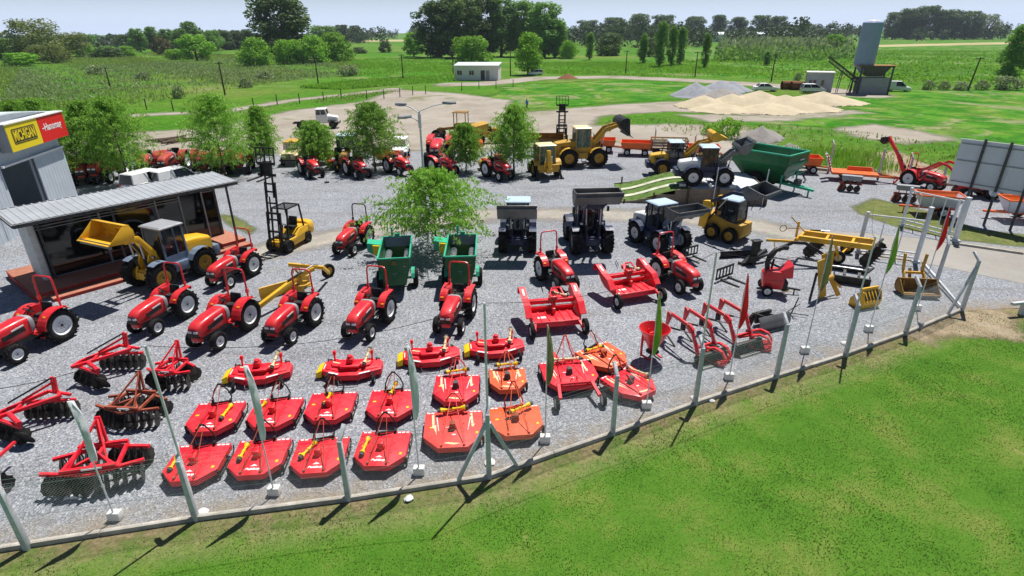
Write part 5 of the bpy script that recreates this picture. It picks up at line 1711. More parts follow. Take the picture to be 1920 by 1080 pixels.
# ------------------------------------------------------------------ red grapples
def grapple(label, loc, deg):
    t = thing('grapple', label, 'grapple', loc, deg, 'red grapples')
    b = MB()
    b.beam((-.30, -.42, .30), (-.30, .42, .30), .08, .10)
    b.beam((-.30, -.42, .12), (-.30, .42, .12), .06, .08)
    for y in (-.2, .2):
        b.beam((-.32, y, .12), (-.34, y, .52), .06, .06)
    b.obj('back_frame', 'red', t)
    for i in range(6):
        y = -.40 + i * .16
        b = MB()
        pts = [(-.30, y, .12), (-.05, y, .04), (.28, y, .05), (.46, y, .14)]
        for a, c in zip(pts[:-1], pts[1:]): b.beam(a, c, .045, .07)
        b.obj('tine', 'red', t)
    for q in (1, -1):
        b = MB()
        pts = [(-.30, q * .22, .46), (-.02, q * .22, .58), (.26, q * .22, .50), (.42, q * .22, .28)]
        for a, c in zip(pts[:-1], pts[1:]): b.beam(a, c, .12, .06)
        b.obj('jaw', 'red', t)
    MB().cyl((-.28, 0, .50), (.05, 0, .56), .035).obj('hydraulic_cylinder', 'black', t)
    return t
grapple('red tined grapple lying in front of the left black bucket', (7.44, 17.89), -40)
grapple('red tined grapple with a long red bar, by the right black bucket', (9.39, 18.87), -25)
o = MB().beam((0, 0, .30), (.95, .25, .32), .09, .07).obj('tow_bar', 'red', loc=(*(8.63, 19.00), 0))
tag(o, 'loose red bar lying between the right bucket and grapple', 'bar')

# ------------------------------------------------------------------ angled grey blade
t = thing('angled_blade', 'dark grey curved dozer blade standing on its black frame by the flag poles', 'blade', (10.43, 20.13), 22)
pr = [(.00, .02), (.10, .12), (.14, .32), (.10, .52), (-.02, .66), (-.06, .64), (.05, .50), (.09, .32), (.05, .14), (-.05, .04)]
MB().loft([[(-.78, -y, z) for y, z in pr], [(.78, -y, z) for y, z in pr]]).obj('blade', 'bucket', t)
b = MB()
for q in (1, -1):
    b.beam((q * .35, .08, .2), (q * .25, .55, .25), .08, .10)
b.box((0, .55, .35), (.75, .12, .5))
b.beam((-.2, .1, .5), (-.55, .55, .6), .07, .07)
b.extr([(-.9, .15), (-.75, .12), (-.6, .5), (-.7, .72), (-.88, .55)], .35, .45, 'y')
b.obj('mounting_frame', 'black', t, bev=.01)
rod(t, (.2, .55, .45), (.45, .10, .45), .035)

# ------------------------------------------------------------------ red wood chipper
t = thing('wood_chipper', 'red wood chipper with a square feed hopper and black curved chute', 'chipper', (11.85, 23.70), -12)
b = MB()
b.extr([(-.42, .30), (.40, .30), (.44, .70), (.30, 1.12), (-.30, 1.15), (-.48, .95)], -.30, .30, 'y')
b.obj('housing', 'red', t, bev=.02)
MB().box((.0, -.302, .72), (.7, .012, .02)).obj('seam', 'rustred', t)
b = MB()
a_ = [(.20, -.22, .78), (.20, .22, .78), (.20, .22, 1.14), (.20, -.22, 1.14)]
c_ = [(.72, -.42, .92), (.72, .42, .92), (.66, .42, 1.52), (.66, -.42, 1.52)]
for i in range(4):
    j = (i + 1) % 4
    p = [Vector(a_[i]), Vector(a_[j]), Vector(c_[j]), Vector(c_[i])]
    n_ = (p[1] - p[0]).cross(p[2] - p[1]).normalized() * .02
    b.hexa(p, [x - n_ for x in p])
b.obj('feed_hopper', 'red', t)
b = MB()
b.path([(-.30, 0, 1.05), (-.36, 0, 1.45), (-.30, .05, 1.75), (-.08, .18, 1.98), (.25, .4, 2.05), (.5, .55, 2.0)], .11, 10)
b.obj('discharge_spout', 'black', t)
MB().cyl((-.1, .2, 1.0), (-.05, .22, 1.55), .05).obj('exhaust_pipe', 'black', t)
MB().box((.42, .0, .48), (.42, .5, .34)).obj('engine', 'black', t, bev=.03)
for q in (1, -1): wheel(t, (-.25, q * .48, .24), .24, .14, .6, rimm='rimwhite', lug='plain', flip=q)
b = MB()
b.beam((-.25, -.48, .24), (-.25, .48, .24), .07, .07)
b.beam((-.5, -.2, .3), (.7, -.2, .3), .07, .08)
b.beam((-.5, .2, .3), (.7, .2, .3), .07, .08)
b.beam((.6, 0, .3), (1.25, 0, .22), .07, .07)
b.beam((1.0, 0, .25), (1.0, 0, .0), .05, .05)
b.obj('chassis', 'black', t)
MB().box((.55, -.2, .22), (.3, .2, .02)).obj('number_plate', 'yellow2', t)

# ------------------------------------------------------------------ yellow disc plough carriage
o0 = (16.88, 27.31)
t = thing('disc_plough', 'yellow wheeled disc plough with a long frame near the gate', 'plough', o0)
def rl(p, z): return (p[0] - o0[0], p[1] - o0[1], z)
Z = 1.25
a0, a1 = rl((14.78, 27.61), Z), rl((17.64, 26.13), Z)
c0, c1 = rl((15.39, 28.44), Z), rl((18.24, 26.97), Z)
b = MB()
b.beam(a0, a1, .18, .26)
b.beam(c0, c1, .18, .26)
for f in (0, .36, .72, 1.0):
    b.beam(Vector(a0).lerp(Vector(a1), f), Vector(c0).lerp(Vector(c1), f), .12, .18)
b.obj('main_frame', 'yellow', t, bev=.015)
n0 = (Vector(a0) + Vector(c0)) / 2
b = MB()
b.beam(n0, n0 + Vector((-.35, -.05, -.35)), .16, .16)
b.beam(n0 + Vector((-.33, -.05, -.33)), rl((13.60, 28.72), .75), .12, .13)
b.beam(n0 + Vector((-.30, 0, -.1)), n0 + Vector((-.30, 0, .75)), .09, .09)
b.beam(n0 + Vector((-.75, 0, 1.0)), n0 + Vector((.15, 0, .12)), .05, .05)
b.beam(rl((13.96, 28.54), .75), rl((14.32, 29.09), 0), .05, .05)
b.obj('drawbar', 'yellow', t, bev=.01)
b = MB()
q0 = n0 + Vector((-1.0, .1, .35))
b.path([q0 + Vector((.17 * math.cos(i * math.pi / 6), 0, .17 * math.sin(i * math.pi / 6))) for i in range(12)], .018, 5, closed=True)
b.path([q0 + Vector((.17, 0, 0)), q0 + Vector((.5, 0, .0)), n0 + Vector((-.2, 0, .35))], .018, 5)
b.obj('hydraulic_hose', 'black', t)
gang(t, rl((15.68, 28.10), .30), rl((17.30, 30.05), .30), 6, .32, .45, 'black', .1)
gang(t, rl((17.87, 26.71), .30), rl((19.77, 28.66), .30), 7, .32, .45, 'black', .1)
wd = math.degrees(math.atan2(a1[1] - a0[1], a1[0] - a0[0]))
for px_, col in (((16.72, 27.17), 'cream'), ((17.97, 28.61), 'yellow2')):
    w = wheel(t, rl(px_, .33), .34, .22, .52, rimm=col, lug='plain', flip=-1)
    w.rotation_euler = (0, 0, R(wd))
b = MB()
b.beam(rl((16.72, 27.17), .33), Vector(a0).lerp(Vector(a1), .50), .09, .11)
b.beam(rl((17.97, 28.61), .33), Vector(c0).lerp(Vector(c1), .50), .09, .11)
b.beam(rl((16.72, 27.17), .33), rl((17.97, 28.61), .33), .09, .09)
b.obj('axle_arm', 'yellow', t)
rod(t, Vector(c0) + Vector((.3, .0, .14)), Vector(c0) + Vector((1.2, -.2, .14)), .05)

# ------------------------------------------------------------------ yellow finger implement
t = thing('tine_wheel', 'dull yellow rake implement with long crossed blades on a black stand', 'implement', (14.07, 23.21), 20, None, 1.22)
hub = Vector((0, 0, .72))
MB().cyl((-.22, 0, .72), (.24, .05, .74), .10, n=10).obj('hub', 'yellow2', t)
for i, (p, q, w) in enumerate((((-.62, -.05, 1.55), (-.18, -.10, .05), .30), ((-.18, .25, 1.62), (.10, .12, .45), .20), ((.20, .25, 1.70), (.12, .10, .60), .20), ((.12, 0, .72), (.42, -.25, .08), .16), ((.15, .1, .7), (.82, .05, .22), .08))):
    MB().beam(p, q, w, .035, up=(0, 1, .2)).obj('blade', 'yellow2', t)
b = MB()
b.beam((-.62, 0, 1.05), (-.72, -.05, .0), .06, .06)
b.beam((-.62, 0, 1.0), (-.2, 0, .75), .05, .05)
b.beam((0, .1, .7), (.02, .15, .0), .14, .10)
b.obj('stand', 'black', t)

# ------------------------------------------------------------------ slotted yellow bucket and bucket with arms
t = thing('slotted_bucket', 'yellow loader bucket with a slotted back, tipped up on the gravel', 'bucket', (15.33, 22.31), -72)
b = MB()
pr = [(-.30, .0), (.32, .02), (.40, .35), (.30, .78), (.22, .80), (-.05, .62), (-.30, .30)]
sh = b.extr([(-.32, .02), (.34, .02), (.42, .36), (.34, .40), (-.28, .30)], -.48, .48, 'y')
b.obj('shell', 'yellow', t, bev=.01)
for q in (1, -1): MB().extr(pr, q * .50, q * .46, 'y').obj('side_plate', 'yellow', t, bev=.005)
b = MB()
b.hexa([(.36, -.47, .40), (.40, -.47, .38), (.40, .47, .38), (.36, .47, .40)], [(.05, -.47, .82), (.09, -.47, .84), (.09, .47, .84), (.05, .47, .82)])
b.beam((.08, -.5, .85), (.08, .5, .85), .08, .08)
b.obj('back_plate', 'yellow', t)
for i in range(5):
    y = -.36 + i * .18
    MB().hexa([(.405, y - .05, .42), (.412, y - .05, .42), (.412, y + .05, .42), (.405, y + .05, .42)], [(.15, y - .03, .775), (.158, y - .03, .775), (.158, y + .03, .775), (.15, y + .03, .775)]).obj('slot', 'black', t)
t = thing('loader_bucket', 'brownish yellow loader bucket with two raised arms behind the last fence posts', 'bucket', (18.35, 23.60), -98)
bucket(t, (.0, .12), 8, 1.55, 'oldyellow', .85)
for q in (1, -1):
    b = MB()
    pts = [(-.1, q * .45, .30), (-.35, q * .42, .75), (-.55, q * .40, .85), (-.62, q * .46, 1.65)]
    for a, c in zip(pts[:-1], pts[1:]): b.beam(a, c, .08, .14)
    b.obj('lift_arm', 'yellow2', t, bev=.01)
MB().beam((-.45, -.42, .80), (-.45, .42, .80), .1, .1).obj('cross_beam', 'yellow2', t)
b = MB()
b.beam((-.2, -.15, .3), (-.6, -.1, .95), .09, .12)
b.obj('tilt_link', 'oldyellow', t)

# ------------------------------------------------------------------ pallet forks
def pallet_fork(label, loc, deg, s=1.0):
    t = thing('pallet_fork', label, 'pallet fork', loc, deg, 'black pallet forks', s)
    b = MB()
    for z in (.14, .62): b.beam((0, -.65, z), (0, .65, z), .05, .10)
    for i in range(6): b.beam((0, -.62 + i * .248, .12), (0, -.62 + i * .248, .66), .05, .05)
    b.obj('carriage_frame', 'black', t)
    for q in (1, -1):
        MB().beam((.03, q * .28, .06), (1.05, q * .28, .03), .10, .04).obj('fork', 'black', t)
    return t
pallet_fork('black pallet fork frame standing right of the red tractor, before the chipper', (10.26, 25.27), -55)
pallet_fork('black pallet fork frame behind the right-hand red tractor', (9.42, 28.21), -60, .9)

# ------------------------------------------------------------------ black three point attachments
t = thing('dozer_blade', 'long low black blade with a white edge lying in front of the skid steer', 'blade', (11.90, 28.16), 8)
MB().loft([[(-.95, -y, z) for y, z in [(.0, .0), (.10, .1), (.12, .25), (.06, .38), (.0, .38), (.06, .25), (.04, .1), (-.04, .0)]], [(.95, -y, z) for y, z in [(.0, .0), (.10, .1), (.12, .25), (.06, .38), (.0, .38), (.06, .25), (.04, .1), (-.04, .0)]]]).obj('blade', 'black', t)
MB().box((0, -.04, .385), (1.8, .03, .02)).obj('top_edge', 'grey', t)
b = MB()
b.beam((-.4, .0, .2), (0, .7, .25), .08, .1)
b.beam((.4, .0, .2), (0, .7, .25), .08, .1)
b.obj('push_frame', 'black', t)
t = thing('post_auger', 'black upright attachment with a tall gearbox beside the low blade', 'implement', (12.44, 27.24), 10)
b = MB()
b.box((0, 0, .95), (.34, .3, .5))
b.box((0, 0, 1.24), (.5, .34, .08))
b.obj('gearbox', 'black', t, bev=.02)
b = MB()
b.beam((0, 0, .0), (0, 0, .8), .22, .22)
b.beam((-.7, -.2, .12), (.3, .0, .2), .1, .12)
b.beam((-.8, .1, .08), (-.2, -.3, .08), .12, .08)
b.beam((.05, 0, .35), (.75, .2, .65), .14, .10)
b.beam((.15, .0, .2), (.9, .25, .35), .12, .10)
b.extr([(-.75, .02), (-.2, .02), (0, .5), (-.3, .45)], -.2, .05, 'y')
b.obj('frame', 'black', t)
t = thing('boom_arm', 'black hinged boom arm stretching behind the chipper towards the yellow plough', 'implement', (13.97, 26.78), -10)
b = MB()
pts = [(-.95, -.1, .25), (-.6, 0, .9), (.1, .15, 1.25), (.75, .3, 1.2), (1.9, .25, .55)]
for a, c in zip(pts[:-1], pts[1:]): b.beam(a, c, .10, .14)
b.beam((-.95, -.1, .25), (-.4, -.3, .05), .10, .08)
b.beam((.75, .3, 1.2), (1.85, .45, .5), .05, .06)
b.obj('boom', 'black', t)
rod(t, (-.5, 0, .8), (.2, .15, 1.35), .045)
t = thing('box_scraper', 'black box scraper on an angled frame under the yellow plough', 'implement', (15.98, 24.73), -25)
b = MB()
b.box((.1, -.25, .22), (1.5, .06, .42), (12, 0, 0))
for q in (1, -1): b.box((.1 + q * .74, -.05, .2), (.05, .5, .38))
b.beam((-.9, .55, .45), (.7, .2, .55), .14, .16)
b.beam((-.9, .55, .45), (-1.25, .45, .0), .10, .08)
b.beam((.4, .25, .5), (.35, -.2, .4), .12, .12)
b.beam((-.2, .4, .5), (-.25, -.2, .4), .12, .12)
b.beam((.7, .2, .55), (.95, .45, .75), .08, .08)
b.obj('frame', 'black', t)
MB().cyl((-.8, .50, .55), (.5, .22, .64), .05).obj('hydraulic_cylinder', 'silver', t)
t = thing('digger_tooth', 'thin black hand auger frame with crossed bars on the gravel', 'implement', (11.83, 21.34), 0)
b = MB()
b.beam((-.05, .1, .0), (.08, .0, .85), .035, .035)
b.beam((-.3, .15, .1), (.55, -.2, .1), .03, .03)
b.beam((-.1, .3, .05), (.15, -.1, .6), .03, .03)
b.obj('frame', 'black', t)

# ------------------------------------------------------------------ showroom with awning
SA, SE, SN = Vector((-21.22, 23.45, 0)), Vector((.629, .777, 0)), Vector((.777, -.629, 0))
SDEG = math.degrees(math.atan2(.777, .629))
# local frame: x along the front, y backwards (away from the yard)
t = thing('showroom', 'low dark glass showroom under a flat grey sheet roof with red steps', 'building', tuple(SA), SDEG)
b = MB()
b.box((4.6, 2.4, .15), (9.9, 4.7, .30))
b.obj('floor_slab', 'tile', t, bev=.01)
b = MB()
b.box((4.85, -.36, .075), (9.4, .60, .15))
b.obj('step', 'tile', t)
b = MB()
b.box((4.7, .04, .262), (9.72, .035, .076))
b.box((4.7, .02, .20), (9.72, .03, .05))
b.box((4.85, -.675, .07), (9.44, .03, .14))
b.box((-.36, 2.2, .15), (.04, 4.4, .31))
b.obj('red_edging', 'curbred', t)
# corrugated roof: one sheet strip after another, each its own piece
rf = MB()
rf.box((4.75, 1.35, 3.52), (9.9, 2.75, .06))
for y, z in ((-.04, 3.50), (2.75, 3.62)): rf.beam((-.2, y, z), (9.7, y, z), .06, .20)
for x in (-.2, 9.7): rf.beam((x, 0, 3.50), (x, 2.75, 3.62), .05, .18)
roof = rf.obj('roof_frame', 'dgrey', t)
k = 33
for i in range(k):
    x0 = -.25 + i * 10.0 / k
    w = 10.0 / k
    o = MB().extr([(x0, 3.58), (x0 + w * .62, 3.58), (x0 + w * .72, 3.598), (x0 + w * .90, 3.598), (x0 + w, 3.58), (x0 + w, 3.57), (x0, 3.57)], -.12, 2.85, 'y')
    o.v = [(a, y, z + .045 * y) for a, y, z in o.v]
    o.obj('roof_sheet', 'tinroof', roof, smooth=False)
b = MB()
b.box((4.9, 1.79, 1.75), (8.35, .03, 2.75))
gl = b.obj('shop_window', 'darkglass', t)
for x in (.76, 3.4, 6.0, 7.2, 8.4, 9.1):
    MB().beam((x, 1.75, .3), (x, 1.75, 3.5), .06, .08).obj('mullion', 'grey', gl)
for z in (.36, 2.72, 2.86):
    MB().beam((.76, 1.74, z), (7.2, 1.74, z), .05, .04).obj('transom', 'grey', gl)
MB().beam((8.4, 1.74, 2.9), (9.1, 1.74, 2.9), .05, .04).obj('transom', 'grey', gl)
b = MB()
b.box((.62, 2.6, 1.75), (.26, 1.9, 2.9))
b.obj('side_wall', 'whitecon', t, bev=.01)
b = MB()
b.box((4.9, 3.5, 1.75), (8.4, .15, 2.95))
b.box((9.1, 2.6, 1.75), (.12, 1.8, 2.95))
b.obj('back_wall', 'dgrey', t)
for x, y in ((.9, 1.6), (3.54, .06), (9.01, -.1)):
    MB().beam((x, y, .3 if y > 0 else .15), (x, y, 3.48), .09, .09).obj('awning_post', 'dgrey', t)
b = MB()
b.box((3.2, 2.7, 1.2), (.9, .5, .25), (0, 0, 8))
b.obj('display_counter', 'yellow2', t)

# ------------------------------------------------------------------ warehouse
WA = (-30.9, 39.5)
t = thing('warehouse', 'grey sheet metal warehouse carrying the yellow and red signboard', 'building', WA, -79)
# local: x along the front wall towards the camera, y into the building is negative x world side
def ribbed(x0, x1, z0, z1, y, name, mname, parent, step=.34):
    n = max(1, int((x1 - x0) / step))
    for i in range(n):
        a = x0 + (x1 - x0) * i / n
        w = (x1 - x0) / n
        MB().extr([(a, y), (a + w * .68, y), (a + w * .76, y + .012), (a + w * .92, y + .012), (a + w, y), (a + w, y - .02), (a, y - .02)], z0, z1, 'z').obj(name, mname, parent, smooth=False)
core = MB()
core.box((8.2, -7.0, 3.05), (.12, 14, 6.1))
core.box((-.06, -7.0, 3.05), (.12, 14, 6.1))
core.box((5.0, -.10, 5.15), (10.2, .12, 2.3))
core.box((1.75, -.10, 2.0), (3.5, .12, 4.0))
core.box((8.35, -.10, 2.0), (3.5, .12, 4.0))
body = core.obj('wall', 'tin', t)
ribbed(0, 10.1, 3.98, 6.25, .0, 'wall_sheet', 'tin', body)
ribbed(6.62, 10.1, 0, 3.98, .0, 'wall_sheet', 'tin', body)
dr = MB().box((1.72, .12, 1.96), (3.5, .05, 3.9)).obj('sliding_door', 'tin', t)
ribbed(-.02, 3.46, .02, 3.9, .165, 'door_sheet', 'tin', dr)
MB().beam((-.1, .16, 3.97), (6.7, .16, 3.97), .12, .12).obj('door_rail', 'white', t)
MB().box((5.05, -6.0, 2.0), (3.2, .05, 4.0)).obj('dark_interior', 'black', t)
n = 10
pts = [(-.3 + 10.7 * i / n, 6.22 + .45 * math.sin(math.pi * i / n)) for i in range(n + 1)]
b = MB()
b.extr(pts + [(10.4, 6.1), (-.3, 6.1)], .0, -.12, 'y')
b.obj('gable', 'tin', t)
b = MB()
for (x0, z0), (x1, z1) in zip(pts[:-1], pts[1:]):
    b.hexa([(x0, .1, z0), (x1, .1, z1), (x1, -14, z1), (x0, -14, z0)], [(x0, .1, z0 + .06), (x1, .1, z1 + .06), (x1, -14, z1 + .06), (x0, -14, z0 + .06)])
b.obj('arched_roof', 'rooflight', t)
s = thing('signboard', 'large yellow and red signboard with two brand names on the warehouse gable', 'sign', (WA[0], WA[1], 0), -79)
M['signyellow'] = mat('sign_yellow', (.78, .60, .02), .4, var=.03, sc=1)
M['signred'] = mat('sign_red', (.70, .012, .016), .4, var=.03, sc=1)
MB().box((2.88, .36, 5.45), (6.5, .55, 1.52)).obj('cabinet', 'grey', s)
MB().box((4.45, .645, 5.47), (3.28, .02, 1.54)).obj('yellow_panel', 'signyellow', s)
MB().box((1.22, .645, 5.47), (3.10, .02, 1.54)).obj('red_panel', 'signred', s)
MB().box((2.9, .40, 6.27), (6.6, .62, .06)).obj('top_trim', 'white', s)
b = MB()
b.extr([(4.45 + x, 5.50 + z) for x, _, z in [(p[1], 0, p[2]) for p in rrect(0, 2.42, -.43, .43, .10)]], .657, .667, 'y')
b.obj('name_plate', 'black', s)
b = MB()
b.extr([(4.45 + x, 5.50 + z) for x, _, z in [(p[1], 0, p[2]) for p in rrect(0, 2.30, -.37, .37, .07)]], .6675, .6685, 'y')
b.extr([(4.45 + x, 5.50 + z) for x, _, z in [(p[1], 0, p[2]) for p in rrect(0, 2.26, -.35, .35, .06)]], .6690, .6700, 'y', m=1)
b.obj('name_border', ['signyellow', 'black'], s)
tm = text_mesh('MICHIGAN', .80, ext=.004, bold=.022, squeeze=.56)
tm.materials.append(M['signyellow'])
link('lettering', tm, s, (4.45, .674, 5.50), (R(90), 0, R(180)))
tm = text_mesh('Hanomag', .62, ext=.004, bold=.012, shear=.0, squeeze=.86)
tm.materials.append(M['white'])
link('lettering', tm, s, (1.22, .662, 5.55), (R(90), 0, R(180)))
MB().box((2.32, .660, 5.52), (.30, .008, .06)).obj('letter_stroke', 'white', s)

# ------------------------------------------------------------------ yard lamp
t = thing('lamp_post', 'grey steel lamp post with three lamp heads behind the big middle tree', 'lamp post', (-4.81, 31.01))
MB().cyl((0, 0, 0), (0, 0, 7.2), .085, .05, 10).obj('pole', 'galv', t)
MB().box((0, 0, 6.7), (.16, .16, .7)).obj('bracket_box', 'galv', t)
for d, l, z in (((.95, .25), 1.35, 7.55), ((-.75, .5), 1.0, 7.45), ((-.6, -.35), .55, 6.95)):
    v = Vector((*d, 0)).normalized()
    e = v * l + Vector((0, 0, z))
    MB().path([(0, 0, z - .35), tuple(v * l * .5 + Vector((0, 0, z - .12))), tuple(e)], .03, 6).obj('arm', 'galv', t)
    h = MB().loft([[tuple(e + v * x + Vector((-v.y, v.x, 0)) * y * w + Vector((0, 0, q))) for y, q in ((1, -.04), (1, .04), (.6, .10), (-.6, .10), (-1, .04), (-1, -.04))] for x, w in ((-.1, .06), (.05, .14), (.45, .17), (.62, .10))]).obj('lamp_head', 'grey', t)
    MB().box(tuple(e + v * .27 + Vector((0, 0, -.05))), (.28, .28, .03)).obj('lens', 'lamp', h)

# ------------------------------------------------------------------ sliding gate
def gate_leaf(label, p, q, h, step=.5):
    p, q = Vector((*p, 0)), Vector((*q, 0))
    d = q - p
    t = thing('gate', label, 'gate', tuple(p), 0, 'grey tubular gate leaves')
    b = MB()
    for z in (.15, .40, h): b.beam((0, 0, z), tuple(d + Vector((0, 0, z))), .06, .07)
    b.beam((0, 0, .1), (0, 0, h + .04), .07, .07)
    b.beam(tuple(d + Vector((0, 0, .1))), tuple(d + Vector((0, 0, h + .04))), .07, .07)
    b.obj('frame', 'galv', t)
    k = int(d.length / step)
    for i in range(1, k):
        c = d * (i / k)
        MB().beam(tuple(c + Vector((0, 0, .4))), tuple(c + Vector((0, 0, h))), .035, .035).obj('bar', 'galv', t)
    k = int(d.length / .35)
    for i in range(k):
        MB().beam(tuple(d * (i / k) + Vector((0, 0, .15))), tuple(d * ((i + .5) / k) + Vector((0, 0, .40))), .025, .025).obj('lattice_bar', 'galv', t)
    return t
gate_leaf('near grey gate leaf beside the yellow plough', (18.58, 28.68), (20.95, 27.47), 2.15, .75)
gate_leaf('far grey gate leaf across the driveway', (23.81, 33.17), (25.08, 30.98), 2.2, .62)
gate_leaf('short dense gate panel next to the heavy gate post', (25.07, 30.89), (25.18, 30.52), 2.25, .14)
for p, h, w, l in (((20.81, 27.25), 2.9, .16, 'grey steel gate post at the end of the near gate leaf'), ((25.12, 30.43), 2.5, .2, 'heavy grey gate post at the far side of the driveway'), ((18.66, 28.68), 2.25, .12, 'thin gate post behind the yellow plough'), ((23.81, 33.17), 2.35, .12, 'thin gate post in front of the orange and grey spreader cart')):
    t = thing('gate_post', l, 'post', p)
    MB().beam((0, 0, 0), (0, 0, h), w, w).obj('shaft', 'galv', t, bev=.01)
    MB().box((0, 0, h + .02), (w * 1.2, w * 1.2, .04)).obj('cap', 'galv', t)
    MB().box((0, 0, .05), (w * 2, w * 2, .1)).obj('footing', 'concrete', t)
t = fence_post((19.82, 24.29), 2.1, (.3, .9), 'grey fence post with bent top behind the yellow bucket with arms', group=None)
o = MB().beam((*(20.73, 26.66), .25), (*(19.22, 21.84), .12), .08, .12).obj('ground_rail', 'concrete')
tag(o, 'low grey rail running from the gate to the last fence post', 'rail')
o = MB()
t = thing('road_barrier', 'grey concrete barrier end by the road at the right picture edge', 'barrier', (21.26, 21.30), 10)
MB().beam((-.5, 0, .55), (1.4, 0, .55), .14, .12).obj('beam', 'concrete', t, bev=.01)
MB().beam((.15, 0, 0), (.15, 0, .5), .16, .16).obj('post', 'concrete', t, bev=.01)

# ------------------------------------------------------------------ billboard seen from behind
B0, BD = Vector((28.93, 33.28, 0)), Vector((.58, -.815, 0))
t = thing('billboard', 'large blank grey back of a billboard on steel posts at the right edge', 'billboard', tuple(B0), math.degrees(math.atan2(BD.y, BD.x)))
M['boardback'] = mat('grey_blue_board_back', (.64, .68, .78), .5, .0, var=.05, sc=.6, dust=.1)
for i in range(5):
    MB().box((-2.5 + .7 + i * 1.4 + .0, .10, 3.45), (1.385, .05, 2.75)).obj('panel', 'boardback', t)
for x in (-1.25, 0, 1.3, 2.6, 3.8):
    MB().beam((x, -.02, 0), (x, -.02, 5.0), .12, .12).obj('post', 'dgrey' if x < 2 else 'grey', t)
b = MB()
for z in (2.3, 3.6, 4.6): b.beam((-2.4, .05, z), (4.2, .05, z), .05, .06)
b.obj('cross_rail', 'grey', t)
MB().beam((-2.55, .1, 4.84), (4.5, .1, 4.84), .08, .05).obj('top_trim', 'white', t)
MB().box((0, -.12, 1.95), (.22, .1, .25)).obj('junction_box', 'lightblue', t)

# ------------------------------------------------------------------ display ramp held by plank walls
RA = [Vector((*(7.58, 38.77), 0)), Vector((*(12.40, 37.60), 0)), Vector((*(17.45, 37.87), 0))]
t = thing('display_ramp', 'grassed earth ramp behind weathered plank walls carrying the white loader', 'ramp', tuple(RA[0]))
x0, x2 = 0.0, (RA[2] - RA[0]).length
dx = (RA[2] - RA[0]).normalized()
t.rotation_euler = (0, 0, math.atan2(dx.y, dx.x))
def prof(x):
    f = min(1, max(0, x / 4.6))
    return 1.0 * (f * f * (3 - 2 * f)) + .03
D = 5.2
b = MB()
nx, ny = 30, 12
vs_, fs = [], []
for j in range(ny + 1):
    for i in range(nx + 1):
        x, y = x2 * i / nx, .06 + D * j / ny
        vs_.append((x, y, prof(x) + (0 if j in (0, ny) else rnd.uniform(-.02, .03))))
for j in range(ny):
    for i in range(nx):
        a = j * (nx + 1) + i
        fs.append((a, a + 1, a + nx + 2, a + nx + 1))
b.add(vs_, fs)
M['rampgrass'] = mat('ramp_turf', (.085, .155, .03), .9, var=.45, sc=3, dust=.35, bump=.5, dustcol=(.25, .24, .13))
b.obj('turf', 'rampgrass', t)
wt = mat('lime_washed_track', (.52, .53, .40), .9, var=.25, sc=2)
for y in (1.55, 3.45):
    b = MB()
    for i in range(14):
        xa, xb = .4 + i * .36, .4 + (i + 1) * .36
        b.quad((xa, y - .28, prof(xa) + .045), (xb, y - .28, prof(xb) + .045), (xb, y + .28, prof(xb) + .045), (xa, y + .28, prof(xa) + .045))
    b.obj('wheel_track', wt, t)
MB().box((x2 - 2.6, 2.6, 1.06), (5.0, 4.9, .05)).obj('platform_slab', 'concrete', t)
rows = 5
for side, yy in ((0, 0.0), (1, D + .1)):
    for r_ in range(rows):
        for seg in range(8):
            xa, xb = x2 * seg / 8, x2 * (seg + 1) / 8 - .015
            z0_, z1_ = r_ * .22, r_ * .22 + .21
            ha, hb = prof(xa) + .05, prof(xb) + .05
            if min(ha, hb) <= z0_ + .02: continue
            MB().hexa([(xa, yy, z0_), (xb, yy, z0_), (xb, yy + .05, z0_), (xa, yy + .05, z0_)], [(xa, yy, min(z1_, ha)), (xb, yy, min(z1_, hb)), (xb, yy + .05, min(z1_, hb)), (xa, yy + .05, min(z1_, ha))]).obj('plank', 'wood', t)
for r_ in range(rows):
    for seg in range(3):
        MB().box((x2 + .03, D * (seg + .5) / 3, r_ * .22 + .105), (.05, D / 3 - .02, .21)).obj('plank', 'wood', t)
for x in (.3, 2.3, 4.6, 6.6, 8.6, x2 - .1):
    MB().box((x, -.06, prof(x) * .5 + .12), (.12, .10, prof(x) + .24)).obj('stake', 'brownwood', t)
for x in (.6, 3.4, 6.0): MB().box((x, D + .2, prof(x) * .5 + .25), (.11, .10, prof(x) + .5)).obj('stake', 'brownwood', t)
for x, y in ((4.3, .6), (7.6, .35)):
    MB().box((x, y, 1.17), (.42, .22, .2)).obj('wheel_chock', 'whitecon', t, bev=.02)
for x, h in ((6.3, 2.6), (9.6, 2.5)):
    o = MB().cyl((0, 0, 0), (.06, 0, h), .03, n=6).obj('display_pole', 'galv')
    w = RA[0] + dx * x
    o.location = (w.x, w.y - .12, 0)
    tag(o, 'thin grey pole standing against the plank wall, ' + ('left one before the white loader' if h > 2.55 else 'right one by the platform end'), 'pole')

